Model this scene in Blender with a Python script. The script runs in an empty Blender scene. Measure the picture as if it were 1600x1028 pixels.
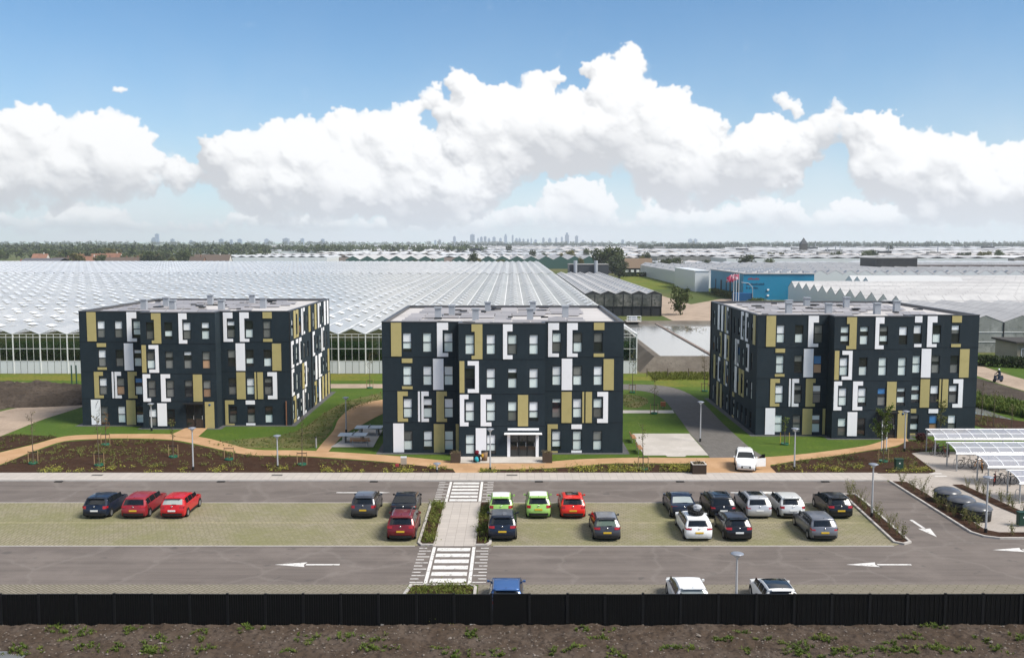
import bpy, bmesh, math, random
from mathutils import Vector, Matrix, noise
import numpy as np

scene = bpy.context.scene
col = scene.collection
PI = math.pi

# ------------------------------------------------------------------ camera, sky, sun, exposure
CAM_H = 19.3
FOC = 1500.0                      # focal length for a 1600 wide picture
PITCH = math.atan(135.0 / FOC)
cam_data = bpy.data.cameras.new('camera')
cam_data.sensor_width = 36.0
cam_data.lens = 36.0 * FOC / 1600.0
cam_data.clip_start = 0.5
cam_data.clip_end = 60000.0
cam = bpy.data.objects.new('camera', cam_data)
col.objects.link(cam)
cam.location = (0, 0, CAM_H)
cam.rotation_euler = (PI / 2 - PITCH, 0, 0)
scene.camera = cam

SUN_AZ = math.radians(117.0)      # from the right, a little in front of the facades
SUN_EL = math.radians(49.0)
sun_data = bpy.data.lights.new('sun', 'SUN')
sun_data.energy = 3.4
sun_data.angle = math.radians(24.0)
sun_data.color = (1.0, 0.95, 0.87)
sun = bpy.data.objects.new('sun', sun_data)
col.objects.link(sun)
sun_dir = Vector((math.sin(SUN_AZ) * math.cos(SUN_EL), math.cos(SUN_AZ) * math.cos(SUN_EL), math.sin(SUN_EL)))
sun.rotation_euler = (-sun_dir).to_track_quat('-Z', 'Y').to_euler()

vs = scene.view_settings
vs.view_transform = 'Standard'
vs.look = 'None'
vs.gamma = 1.0
vs.use_curve_mapping = False
vs.exposure = 0.80

cyc = scene.cycles
cyc.max_bounces = 6
cyc.diffuse_bounces = 3
cyc.glossy_bounces = 3
cyc.transmission_bounces = 4
cyc.transparent_max_bounces = 8
cyc.volume_bounces = 1
cyc.use_denoising = True
cyc.caustics_reflective = False
cyc.caustics_refractive = False


class NT:
    """small helper to write node graphs"""
    def __init__(self, tree):
        self.t = tree

    def n(self, typ, **kw):
        nd = self.t.nodes.new(typ)
        for k, v in kw.items():
            setattr(nd, k, v)
        return nd

    def put(self, sock, v):
        if v is None:
            return
        if hasattr(v, 'is_output') or isinstance(v, bpy.types.NodeSocket):
            self.t.links.new(v, sock)
        else:
            sock.default_value = v

    def m(self, op, a, b=None, c=None, clamp=False):
        nd = self.n('ShaderNodeMath', operation=op, use_clamp=clamp)
        self.put(nd.inputs[0], a)
        self.put(nd.inputs[1], b)
        self.put(nd.inputs[2], c)
        return nd.outputs[0]

    def smooth(self, x, lo, hi):
        nd = self.n('ShaderNodeMapRange', interpolation_type='SMOOTHSTEP')
        self.put(nd.inputs[0], x)
        nd.inputs[1].default_value = lo
        nd.inputs[2].default_value = hi
        return nd.outputs[0]

    def mix(self, f, a, b):
        nd = self.n('ShaderNodeMix', data_type='RGBA')
        self.put(nd.inputs[0], f)
        self.put(nd.inputs[6], a if not isinstance(a, tuple) else (a + (1,))[:4])
        self.put(nd.inputs[7], b if not isinstance(b, tuple) else (b + (1,))[:4])
        return nd.outputs[2]

    def xyz(self, x, y, z=0.0):
        nd = self.n('ShaderNodeCombineXYZ')
        for i, v in enumerate((x, y, z)):
            self.put(nd.inputs[i], v)
        return nd.outputs[0]

    def noise(self, vec, scale, detail=4, rough=0.55, dim='3D'):
        nd = self.n('ShaderNodeTexNoise', noise_dimensions=dim)
        self.put(nd.inputs['Vector'], vec)
        nd.inputs['Scale'].default_value = scale
        nd.inputs['Detail'].default_value = detail
        nd.inputs['Roughness'].default_value = rough
        return nd

    def curve(self, x, pts, lo, hi):
        """piecewise height curve y(x); x in degrees over lo..hi"""
        nd = self.n('ShaderNodeFloatCurve')
        self.put(nd.inputs['Value'], self.m('DIVIDE', self.m('SUBTRACT', x, lo), hi - lo))
        cv = nd.mapping.curves[0]
        nd.mapping.use_clip = False
        pts = sorted(pts)
        ps = [((a - lo) / (hi - lo), b / 20.0) for a, b in pts]
        cv.points[0].location = ps[0]
        cv.points[1].location = ps[-1]
        for p in ps[1:-1]:
            cv.points.new(*p)
        for p in cv.points:
            p.handle_type = 'VECTOR'
        nd.mapping.update()
        return self.m('MULTIPLY', nd.outputs[0], 20.0)


def sky_angles(px, py):
    dx = (px - 800) / FOC
    dy = (514 - py) / FOC
    c, s = math.cos(PITCH), math.sin(PITCH)
    x, y, z = dx, c + dy * s, -s + dy * c
    return math.degrees(math.atan2(x, y)), math.degrees(math.atan2(z, math.hypot(x, y)))


TOP = [(0, 178), (40, 172), (100, 180), (135, 166), (170, 168), (200, 178), (225, 197), (240, 225), (255, 245), (285, 250), (303, 262),
       (312, 232), (325, 212), (350, 206), (372, 208), (382, 216), (400, 205), (430, 190), (470, 187), (485, 195), (510, 178), (530, 170),
       (572, 176), (590, 180), (605, 170), (640, 158), (660, 146), (690, 120), (715, 108), (740, 122), (765, 135), (795, 142), (815, 133),
       (830, 115), (850, 117), (880, 100), (910, 95), (945, 88), (960, 75), (985, 67), (1002, 78), (1012, 140), (1028, 150), (1045, 140),
       (1065, 136), (1090, 155), (1110, 180), (1140, 190), (1165, 200), (1183, 192), (1195, 175), (1210, 178), (1228, 190), (1245, 193),
       (1270, 182), (1290, 178), (1305, 165), (1318, 182), (1340, 180), (1385, 175), (1410, 195), (1440, 205), (1470, 213), (1500, 212),
       (1530, 222), (1547, 235), (1570, 228), (1600, 232)]
BOT = [(0, 314), (100, 316), (190, 308), (210, 298), (280, 290), (318, 272), (345, 300), (370, 330), (400, 342), (560, 347), (700, 346),
       (760, 330), (800, 288), (840, 272), (900, 265), (940, 258), (970, 264), (1000, 292), (1030, 312), (1100, 318), (1140, 302),
       (1200, 300), (1240, 290), (1258, 268), (1290, 240), (1303, 212), (1314, 212), (1326, 262), (1340, 300), (1400, 312), (1440, 342),
       (1500, 346), (1560, 336), (1600, 346)]
LOW = [(0, 334), (60, 345), (100, 318), (150, 322), (190, 330), (205, 347), (330, 354), (345, 338), (400, 332), (560, 345), (700, 338),
       (760, 332), (790, 330), (835, 322), (852, 290), (880, 280), (920, 278), (945, 285), (957, 302), (966, 345), (990, 352), (1002, 300),
       (1050, 298), (1098, 332), (1140, 322), (1165, 300), (1190, 315), (1245, 312), (1262, 338), (1290, 330), (1312, 312), (1350, 320),
       (1376, 318), (1394, 326), (1412, 300), (1450, 286), (1500, 286), (1560, 292), (1600, 284)]

AZ_L = sky_angles(0, 300)[0]
AZ_R = sky_angles(1600, 300)[0]
# ------------------------------------------------------------------ cumulus clouds: a procedural sky panorama, computed here
PPD = 30                                   # texels per degree
TILE, ELMAX = 120.0, 18.0                  # the panorama repeats every 120 degrees of azimuth


def vnoise(h, w, cell, seed):
    """tileable smooth value noise, cells of `cell` texels"""
    r = np.random.default_rng(seed)
    gw, gh = max(2, int(round(w / cell))), int(h / cell) + 3
    g = r.random((gh, gw)).astype(np.float32)
    y = np.arange(h, dtype=np.float32) / cell
    x = np.arange(w, dtype=np.float32) / w * gw
    y0, x0 = y.astype(int), x.astype(int)
    fy, fx = y - y0, x - x0
    fy, fx = (fy * fy * (3 - 2 * fy))[:, None], (fx * fx * (3 - 2 * fx))[None, :]
    x1 = (x0 + 1) % gw
    a, b = g[y0][:, x0 % gw], g[y0][:, x1]
    c, d = g[y0 + 1][:, x0 % gw], g[y0 + 1][:, x1]
    return (a * (1 - fx) + b * fx) * (1 - fy) + (c * (1 - fx) + d * fx) * fy


def fbm(h, w, cell, octs, seed, gain=0.55):
    s, amp, tot = 0.0, 1.0, 0.0
    for k in range(octs):
        s = s + amp * vnoise(h, w, max(cell / 2 ** k, 1.5), seed + k)
        tot += amp
        amp *= gain
    return s / tot


def blur(a, r):
    """tileable box blur twice (x wraps, y clamps)"""
    r = max(1, int(r))
    for _ in range(2):
        p = np.pad(a, ((r + 1, r), (0, 0)), mode='edge')
        cs = np.cumsum(p, axis=0, dtype=np.float64)
        a = ((cs[2 * r + 1:] - cs[:-2 * r - 1]) / (2 * r + 1)).astype(np.float32)
        p = np.pad(a, ((0, 0), (r + 1, r)), mode='wrap')
        cs = np.cumsum(p, axis=1, dtype=np.float64)
        a = ((cs[:, 2 * r + 1:] - cs[:, :-2 * r - 1]) / (2 * r + 1)).astype(np.float32)
    return a


def sstep(x, a, b):
    t = np.clip((x - a) / (b - a), 0, 1)
    return t * t * (3 - 2 * t)


def mirror(az):
    """outline outside the view repeats the one in view, mirrored at its ends"""
    w = AZ_R - AZ_L
    t = np.mod(az - AZ_L, 2 * w)
    return AZ_L + np.where(t > w, 2 * w - t, t)


def outline(pts):
    a = np.array(sorted(sky_angles(*p) for p in pts))
    return lambda az: np.interp(mirror(az), a[:, 0], a[:, 1])


def puff_height(top, bot, seed, rmin, rmax, n0, extra=()):
    rng = np.random.default_rng(seed)
    w, h = int(TILE * PPD), int(ELMAX * PPD)
    H = np.full((h, w), -9.0, np.float32)
    azs = np.arange(-TILE / 2 - 4, TILE / 2 + 4, 0.08)
    edge = np.concatenate([np.stack([azs, top(azs)], 1), np.stack([azs, bot(azs)], 1)])

    def splat(x, y, z, r):
        cx, cy, cr = (x + TILE / 2) * PPD, y * PPD, r * PPD
        y0, y1 = max(0, int(cy - cr)), min(h, int(cy + cr) + 2)
        if y1 <= y0:
            return
        xi = np.arange(int(cx - cr), int(cx + cr) + 2)
        yy = np.arange(y0, y1)[:, None]
        q = cr * cr - (xi[None, :] - cx) ** 2 - (yy - cy) ** 2
        v = np.where(q > 0, z + np.sqrt(np.maximum(q, 0)) / PPD, -9.0).astype(np.float32)
        xm = xi % w
        H[y0:y1, xm] = np.maximum(H[y0:y1, xm], v)

    lvl = list(extra)
    tries = 0
    while len(lvl) < n0 and tries < n0 * 30:
        tries += 1
        x = rng.uniform(-TILE / 2, TILE / 2)
        t, b = float(top(x)), float(bot(x))
        if t - b < rmin:
            continue
        y = rng.uniform(b, t) if rng.random() < 0.75 else t - rng.uniform(rmin, rmin * 3)
        d2 = (edge[:, 0] - x) ** 2 + (edge[:, 1] - y) ** 2
        r = min(math.sqrt(float(d2.min())) * 0.98, rmax)
        if r < rmin or y < b or y > t:
            continue
        lvl.append((x, y, rng.uniform(-0.4, 0.4) * r, r))
    for p in lvl:
        splat(*p)
    for depth, (k, lo, hi) in enumerate(((9, .30, .52), (7, .28, .5), (4, .3, .5))):
        nxt = []
        for (x, y, z, r) in lvl:
            if r < 0.10:
                continue
            for _ in range(k):
                th = rng.uniform(0, 2 * PI)
                cz = rng.uniform(-0.1, 0.95)
                s = math.sqrt(max(0, 1 - cz * cz))
                rr = r * rng.uniform(lo, hi)
                q = r * 0.80
                c = (x + math.cos(th) * s * q, y + math.sin(th) * s * q, z + cz * q, rr)
                if math.sin(th) < -0.3 and rng.random() < 0.5:
                    continue
                nxt.append(c)
        for p in nxt:
            splat(*p)
        lvl = nxt
    return H


def shade(H, top, bot, seed, grey, soft, contrast):
    h, w = H.shape
    az = (np.arange(w) / PPD - TILE / 2)[None, :]
    ev = (np.arange(h) / PPD)[:, None]
    mask = (H > -5).astype(np.float32)
    # ragged edge: sample the field through a fine turbulence
    n1, n2 = fbm(h, w, 16, 4, seed + 11) - .5, fbm(h, w, 16, 4, seed + 31) - .5
    yy, xx = np.mgrid[0:h, 0:w]
    k1 = PPD * .75
    n1 = n1 + .5 * (fbm(h, w, 5, 2, seed + 91) - .5)
    n2 = n2 + .5 * (fbm(h, w, 5, 2, seed + 95) - .5)
    sx = (xx + n1 * k1).astype(int) % w
    sy = np.clip(yy + n2 * k1, 0, h - 1).astype(int)
    H, mask = H[sy, sx], mask[sy, sx]
    Hs = np.where(mask > 0, H, -0.2)
    a = .5 * blur(mask, 1) + .5 * blur(mask, 4)
    wisp = fbm(h, w, 40, 5, seed + 51)
    a = sstep(a + (wisp - .5) * 0.7 * sstep(a, 1, .3), 0.18, 0.92)
    w2 = fbm(h, w, 26, 5, seed + 151, .65)
    fringe = sstep(blur(mask, 9) + (w2 - .5) * 1.5, .50, 1.05) * .38
    a = np.maximum(a * (1 - .25 * sstep(w2, .5, .68) * sstep(blur(mask, 6), 1.0, .55)), fringe)
    Hb = blur(Hs, 1)
    gx = (np.roll(Hb, -1, 1) - np.roll(Hb, 1, 1)) * PPD / 2
    gy = np.gradient(Hb, axis=0) * PPD
    Hc = blur(Hs, PPD * 0.22)
    gx2 = (np.roll(Hc, -1, 1) - np.roll(Hc, 1, 1)) * PPD / 2
    gy2 = np.gradient(Hc, axis=0) * PPD
    Hd = blur(Hs, PPD * 0.9)
    gx3 = (np.roll(Hd, -1, 1) - np.roll(Hd, 1, 1)) * PPD / 2
    gy3 = np.gradient(Hd, axis=0) * PPD

    def lam(x, y):
        n = np.sqrt(x * x + y * y + 1)
        return (-x * 0.30 - y * 0.78 + 0.55) / n
    l = 0.20 * lam(gx, gy) + 0.44 * lam(gx2, gy2) + 0.36 * lam(gx3, gy3)
    occ = np.clip((Hs - Hd) * 0.22, -0.25, 0.25)
    b, t = bot(az), top(az)
    base = sstep(ev - b + (fbm(h, w, 90, 3, seed + 71) - .5) * 5.0, grey * -0.25, grey)
    v = -0.02 + contrast * 1.25 * (l - .29) + occ * 1.7 + 0.56 * base
    v = np.clip(blur(v.astype(np.float32), 1), 0, 1)
    fade = sstep(ev - b + (wisp - .5) * 2.6 + (w2 - .5) * 1.6 + (n1 + n2) * .4, -1.0, soft + .3)
    return a * fade, v


def bank_of_cloud():
    w, h = int(TILE * PPD), int(ELMAX * PPD)
    rgb = np.zeros((h, w, 3), np.float32)
    alpha = np.zeros((h, w), np.float32)
    top, low = outline(TOP), outline(LOW)
    bot_ = outline(BOT)
    bot = lambda az: np.minimum(bot_(az) - .45, top(az) - .3)
    flat = lambda az: np.full_like(np.asarray(az, float), 0.55)
    frag = []
    for px, py, r in ((180, 141, .18), (187, 142, .22), (193, 142, .15), (1212, 152, .3), (1222, 158, .28), (1232, 166, .3), (1242, 170, .34),
                      (1250, 175, .2), (1305, 172, .4), (1296, 184, .4), (1118, 182, .25), (984, 98, .95), (978, 125, 1.1), (1000, 150, .8), (945, 115, .8), (955, 145, 1.0), (985, 165, 1.2)):
        a, e = sky_angles(px, py)
        frag.append((a, e, 0.0, r))
    # thin pale stratus towards the horizon
    ev = (np.arange(h) / PPD)[:, None]
    st = np.clip(.90 * np.exp(-(ev / 6.2) ** 1.25) * (.75 + .5 * fbm(h, w, 120, 4, 301)), 0, 1)
    rgb = rgb + np.array((.465, .48, .505), np.float32) * st[..., None]
    alpha = st.astype(np.float32)
    # far low cumulus, then the great bank
    for (tp, bt, sd, rmin, rmax, n0, ex, grey, soft, con, op) in (
            (low, flat, 5, .14, 0.6, 1300, (), 1.5, .8, 1.0, .95),
            (top, bot, 9, .20, 1.7, 820, frag, 4.4, .35, 1.05, 1.0)):
        H = puff_height(tp, bt, sd, rmin, rmax, n0, ex)
        a, v = shade(H, tp, bt, sd, grey, soft, con)
        if ex:
            lo_, hi_ = np.array(CLOUD_GREY), np.array(CLOUD_WHITE)
        else:
            lo_, hi_ = np.array(CLOUD_GREY) * 1.12, np.array(CLOUD_WHITE) * .97
        c = lo_ + (hi_ - lo_) * v[..., None]
        a = a * op
        rgb = rgb * (1 - a[..., None]) + c * a[..., None]
        alpha = alpha * (1 - a) + a
    return rgb / np.maximum(alpha, 1e-4)[..., None], alpha


CLOUD_GREY, CLOUD_WHITE = (0.365, 0.373, 0.39), (0.600, 0.600, 0.600)


def sky_image(name, rgb, a):
    h, w = a.shape
    im = bpy.data.images.new(name, w, h, alpha=True, float_buffer=True)
    im.colorspace_settings.name = 'Non-Color'
    im.alpha_mode = 'CHANNEL_PACKED'
    im.pixels.foreach_set(np.concatenate([rgb, a[..., None]], 2).astype(np.float32).ravel())
    im.update()
    return im


world = bpy.data.worlds.new('World')
scene.world = world
world.use_nodes = True
wt = world.node_tree
wt.nodes.clear()
W = NT(wt)
tc = W.n('ShaderNodeTexCoord')
sep = W.n('ShaderNodeSeparateXYZ')
wt.links.new(tc.outputs['Generated'], sep.inputs[0])
az = W.m('MULTIPLY', W.m('ARCTAN2', sep.outputs[0], sep.outputs[1]), 180 / PI)
el = W.m('MULTIPLY', W.m('ARCSINE', sep.outputs[2]), 180 / PI)
sky = W.n('ShaderNodeTexSky', sky_type='NISHITA')
sky.sun_disc = False
sky.sun_elevation = SUN_EL
sky.sun_rotation = SUN_AZ
sky.altitude = 0
sky.air_density = 1.0
sky.dust_density = 0.05
sky.ozone_density = 7.0
SKY_GAIN = 0.079
skyc = W.n('ShaderNodeVectorMath', operation='MULTIPLY')
wt.links.new(sky.outputs[0], skyc.inputs[0])
skyc.inputs[1].default_value = (SKY_GAIN * .62, SKY_GAIN * .88, SKY_GAIN * .93)      # strength and white balance
color = skyc.outputs[0]


def over(color, im, u, v, fac):
    nd = W.n('ShaderNodeTexImage', image=im, extension='REPEAT', interpolation='Linear')
    wt.links.new(W.xyz(u, v), nd.inputs[0])
    return W.mix(W.m('MULTIPLY', nd.outputs['Alpha'], fac), color, nd.outputs['Color'])


# scattered cumulus higher up, all round (plan view of the dome)
hn = fbm(384, 384, 60, 6, 77, .6)
hs = fbm(384, 384, 60, 3, 78)
hi_a = sstep(hn, 0.47, 0.56)
hi_c = np.array(CLOUD_GREY) * 1.25 + (np.array(CLOUD_WHITE) - np.array(CLOUD_GREY) * 1.25) * sstep(hs, .3, .7)[..., None]
rad = W.m('DIVIDE', 0.5, W.m('ADD', W.m('MAXIMUM', sep.outputs[2], 0.0), 0.35))
color = over(color, sky_image('high_clouds', hi_c, hi_a), W.m('MULTIPLY', sep.outputs[0], rad), W.m('MULTIPLY', sep.outputs[1], rad),
             W.smooth(el, 15.5, 21.0))
b_rgb, b_a = bank_of_cloud()
inband = W.m('MULTIPLY', W.m('GREATER_THAN', el, 0.0), W.m('LESS_THAN', el, ELMAX - 0.1))
color = over(color, sky_image('cloud_bank', b_rgb, b_a), W.m('DIVIDE', W.m('ADD', az, TILE / 2), TILE),
             W.m('DIVIDE', W.m('MAXIMUM', el, 0.0), ELMAX), inband)
bg = W.n('ShaderNodeBackground')
wt.links.new(color, bg.inputs[0])
bg.inputs[1].default_value = 1.0
out = W.n('ShaderNodeOutputWorld')
wt.links.new(bg.outputs[0], out.inputs[0])
world.cycles.sampling_method = 'MANUAL'
world.cycles.sample_map_resolution = 512


def G(px, py, z=0.0):
    """point of the place that lies on height z along a line of sight (used to survey positions)"""
    dx = (px - 800) / FOC
    dy = (514 - py) / FOC
    c, s = math.cos(PITCH), math.sin(PITCH)
    t = (z - CAM_H) / (-s + dy * c)
    return Vector((t * dx, t * (c + dy * s), z))


def at(px, d, z=0.0):
    """point at distance d in front, height z, in the direction of picture column px"""
    dep = d * math.cos(PITCH) + (CAM_H - z) * math.sin(PITCH)
    return Vector(((px - 800) / FOC * dep, d, z))

# ------------------------------------------------------------------ helpers
def lin(r, g, b):
    f = lambda c: c / 255 / 12.92 if c / 255 <= .04045 else ((c / 255 + .055) / 1.055) ** 2.4
    return (f(r), f(g), f(b))


MATS = {}


def mat(name, base, rough=0.7, spec=0.4, metal=0.0, var=None, bump=None, rnd=None, coat=0.0, custom=None, transl=0.0, alpha=1.0):
    """procedural material: base colour, var=[(scale, colour2, lo, hi)], bump=[(scale, strength, distance)], rnd=per-object value spread"""
    if name in MATS:
        return MATS[name]
    m = bpy.data.materials.new(name)
    m.use_nodes = True
    t = NT(m.node_tree)
    bs = m.node_tree.nodes['Principled BSDF']
    geo = t.n('ShaderNodeNewGeometry')
    pos = geo.outputs['Position']
    c = base
    for sc, c2, lo, hi in var or ():
        nz = t.noise(pos, sc, 5, 0.6)
        c = t.mix(t.smooth(nz.outputs[0], lo, hi), c, c2)
    if custom:
        c = custom(t, pos, c, bs)
    if rnd:
        oi = t.n('ShaderNodeObjectInfo')
        h = t.n('ShaderNodeHueSaturation')
        t.put(h.inputs['Color'], c if not isinstance(c, tuple) else (c + (1,))[:4])
        t.put(h.inputs['Value'], t.m('ADD', t.m('MULTIPLY', oi.outputs['Random'], rnd * 2), 1 - rnd))
        c = h.outputs[0]
    t.put(bs.inputs['Base Color'], c if not isinstance(c, tuple) else (c + (1,))[:4])
    bs.inputs['Roughness'].default_value = rough
    bs.inputs['Specular IOR Level'].default_value = spec
    bs.inputs['Metallic'].default_value = metal
    bs.inputs['Coat Weight'].default_value = coat
    bs.inputs['Coat Roughness'].default_value = 0.05
    bs.inputs['Alpha'].default_value = alpha
    last = None
    for sc, st, dist in bump or ():
        nz = t.noise(pos, sc, 4, 0.6)
        bp = t.n('ShaderNodeBump')
        bp.inputs['Strength'].default_value = st
        bp.inputs['Distance'].default_value = dist
        t.put(bp.inputs['Height'], nz.outputs[0])
        if last:
            t.put(bp.inputs['Normal'], last)
        last = bp.outputs[0]
    if last and not bs.inputs['Normal'].is_linked:
        t.put(bs.inputs['Normal'], last)
    if transl:
        tr = t.n('ShaderNodeBsdfTranslucent')
        t.put(tr.inputs[0], c if not isinstance(c, tuple) else (c + (1,))[:4])
        mx = t.n('ShaderNodeMixShader')
        mx.inputs[0].default_value = transl
        o = m.node_tree.nodes['Material Output']
        t.put(mx.inputs[1], bs.outputs[0])
        t.put(mx.inputs[2], tr.outputs[0])
        t.put(o.inputs[0], mx.outputs[0])
    MATS[name] = m
    return m


class MB:
    """collects faces; build() links them as one mesh object"""
    def __init__(self):
        self.v, self.f, self.s = [], [], []

    def add(self, vs_, fs, smooth=False):
        o = len(self.v)
        self.v.extend(tuple(p) for p in vs_)
        for f in fs:
            self.f.append(tuple(o + i for i in f))
            self.s.append(smooth)
        return self

    def quad(self, a, b, c, d):
        return self.add((a, b, c, d), ((0, 1, 2, 3),))

    def box(self, x0, x1, y0, y1, z0, z1):
        v = [(x, y, z) for z in (z0, z1) for y in (y0, y1) for x in (x0, x1)]
        return self.add(v, ((0, 2, 3, 1), (4, 5, 7, 6), (0, 1, 5, 4), (2, 6, 7, 3), (0, 4, 6, 2), (1, 3, 7, 5)))

    def prism(self, poly, z0, z1):
        n = len(poly)
        v = [(p[0], p[1], z0) for p in poly] + [(p[0], p[1], z1) for p in poly]
        fs = [tuple(range(n - 1, -1, -1)), tuple(range(n, 2 * n))]
        fs += [(i, (i + 1) % n, n + (i + 1) % n, n + i) for i in range(n)]
        return self.add(v, fs)

    def tube(self, p0, p1, r0, r1=None, n=6, caps=True):
        p0, p1 = Vector(p0), Vector(p1)
        r1 = r0 if r1 is None else r1
        d = (p1 - p0)
        if d.length < 1e-6:
            return self
        a = d.normalized().orthogonal().normalized()
        b = d.normalized().cross(a)
        v = []
        for p, r in ((p0, r0), (p1, r1)):
            for k in range(n):
                t = 2 * PI * k / n
                v.append(p + a * (math.cos(t) * r) + b * (math.sin(t) * r))
        fs = [(k, (k + 1) % n, n + (k + 1) % n, n + k) for k in range(n)]
        self.add(v, fs, n > 5)
        if caps:
            self.add(v[:n][::-1], (tuple(range(n)),))
            self.add(v[n:], (tuple(range(n)),))
        return self

    def path(self, pts, r, n=5):
        for a, b in zip(pts, pts[1:]):
            self.tube(a, b, r, r, n, True)
        return self

    def lathe(self, prof, n=16, cx=0, cy=0, axis='z', caps=True):
        v = []
        for r, z in prof:
            for k in range(n):
                t = 2 * PI * k / n
                if axis == 'z':
                    v.append((cx + r * math.cos(t), cy + r * math.sin(t), z))
                else:                       # axis x, z is along x
                    v.append((z, cx + r * math.cos(t), cy + r * math.sin(t)))
        fs = []
        for i in range(len(prof) - 1):
            for k in range(n):
                a, b = i * n + k, i * n + (k + 1) % n
                fs.append((a, b, b + n, a + n))
        self.add(v, fs, True)
        return self

    def mesh(self, name):
        me = bpy.data.meshes.new(name)
        me.from_pydata(self.v, [], self.f)
        if any(self.s):
            me.polygons.foreach_set('use_smooth', self.s)
        me.update()
        return me

    def build(self, name, m, parent=None, loc=None, rz=0.0):
        me = self.mesh(name)
        me.materials.append(m)
        return link(name, me, parent, loc, rz)


def link(name, me, parent=None, loc=None, rz=0.0, scale=None):
    o = bpy.data.objects.new(name, me)
    col.objects.link(o)
    if parent is not None:
        o.parent = parent
    if loc is not None:
        o.location = loc
    if rz:
        o.rotation_euler = (0, 0, rz)
    if scale is not None:
        o.scale = scale if isinstance(scale, tuple) else (scale,) * 3
    return o


def empty(name, loc=(0, 0, 0), rz=0.0):
    o = bpy.data.objects.new(name, None)
    o.empty_display_size = 0.3
    col.objects.link(o)
    o.location = loc
    o.rotation_euler = (0, 0, rz)
    return o


def tag(o, label=None, cat=None, group=None, kind=None):
    if label:
        o['label'] = label
    if cat:
        o['category'] = cat
    if group:
        o['group'] = group
    if kind:
        o['kind'] = kind
    return o


def copy_tree(o, parent=None):
    c = o.copy()
    col.objects.link(c)
    c.parent = parent
    for ch in o.children:
        copy_tree(ch, c)
    return c


ORD = ('first second third fourth fifth sixth seventh eighth ninth tenth eleventh twelfth thirteenth fourteenth fifteenth sixteenth seventeenth '
       'eighteenth nineteenth').split()
TENS = ('twentieth', 'thirtieth', 'fortieth', 'fiftieth', 'sixtieth', 'seventieth', 'eightieth', 'ninetieth')
TEN = ('twenty', 'thirty', 'forty', 'fifty', 'sixty', 'seventy', 'eighty', 'ninety')


def nth(i):                                  # 0 -> first
    i += 1
    if i < 20:
        return ORD[i - 1]
    t, u = divmod(i, 10)
    return TENS[t - 2] if u == 0 else TEN[t - 2] + '-' + ORD[u - 1]


def sheet(name, poly, z, m, kind='structure', parent=None):
    """flat sheet from a world polygon"""
    b = MB()
    b.add([(p[0], p[1], z) for p in poly], (tuple(range(len(poly))),))
    o = b.build(name, m, parent)
    bm = bmesh.new()
    bm.from_mesh(o.data)
    bmesh.ops.triangulate(bm, faces=bm.faces[:])
    for f in bm.faces:
        if f.normal.z < 0:
            f.normal_flip()
    bm.to_mesh(o.data)
    bm.free()
    if kind and parent is None:
        o['kind'] = kind
    return o


def PX(*pts):
    return [G(x, y) for x, y in pts]


def smooth_poly(pts, n=4):
    """closed Catmull-Rom through the points"""
    out_ = []
    k = len(pts)
    for i in range(k):
        p0, p1, p2, p3 = (Vector(pts[(i + j - 1) % k]) for j in range(4))
        for s in range(n):
            t = s / n
            out_.append(0.5 * ((2 * p1) + (p2 - p0) * t + (2 * p0 - 5 * p1 + 4 * p2 - p3) * t * t + (3 * p1 - p0 - 3 * p2 + p3) * t ** 3))
    return out_


def band(a, b, n=5):
    """polygon between two open px polylines, both smoothed"""
    def sm(pts):
        pts = [G(*p) for p in pts]
        pts = [pts[0] * 2 - pts[1]] + pts + [pts[-1] * 2 - pts[-2]]
        r = []
        for i in range(1, len(pts) - 2):
            p0, p1, p2, p3 = pts[i - 1:i + 3]
            for s in range(n):
                t = s / n
                r.append(0.5 * ((2 * p1) + (p2 - p0) * t + (2 * p0 - 5 * p1 + 4 * p2 - p3) * t * t + (3 * p1 - p0 - 3 * p2 + p3) * t ** 3))
        r.append(pts[-2])
        return r
    return sm(a) + sm(b)[::-1]


def inside(p, poly):
    x, y = p[0], p[1]
    r = False
    j = len(poly) - 1
    for i in range(len(poly)):
        xi, yi, xj, yj = poly[i][0], poly[i][1], poly[j][0], poly[j][1]
        if (yi > y) != (yj > y) and x < (xj - xi) * (y - yi) / (yj - yi) + xi:
            r = not r
        j = i
    return r


def scatter(poly, n, rng):
    xs, ys = [p[0] for p in poly], [p[1] for p in poly]
    out_ = []
    k = 0
    while len(out_) < n and k < n * 20:
        k += 1
        p = (rng.uniform(min(xs), max(xs)), rng.uniform(min(ys), max(ys)))
        if inside(p, poly):
            out_.append(p)
    return out_


def leaf(b, p, s, rng, up=0.3, asp=0.6):
    """one leaf-sized face at p"""
    d = Vector((rng.gauss(0, 1), rng.gauss(0, 1), rng.gauss(0, 1) + up))
    d.normalize()
    e = d.orthogonal().normalized()
    e.rotate(Matrix.Rotation(rng.uniform(0, 6.28), 3, d))
    f = d.cross(e)
    p = Vector(p)
    e *= s
    f *= s * asp
    b.add((p - e, p - f * 0.9, p + e, p + f), ((0, 1, 2, 3),))


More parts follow.
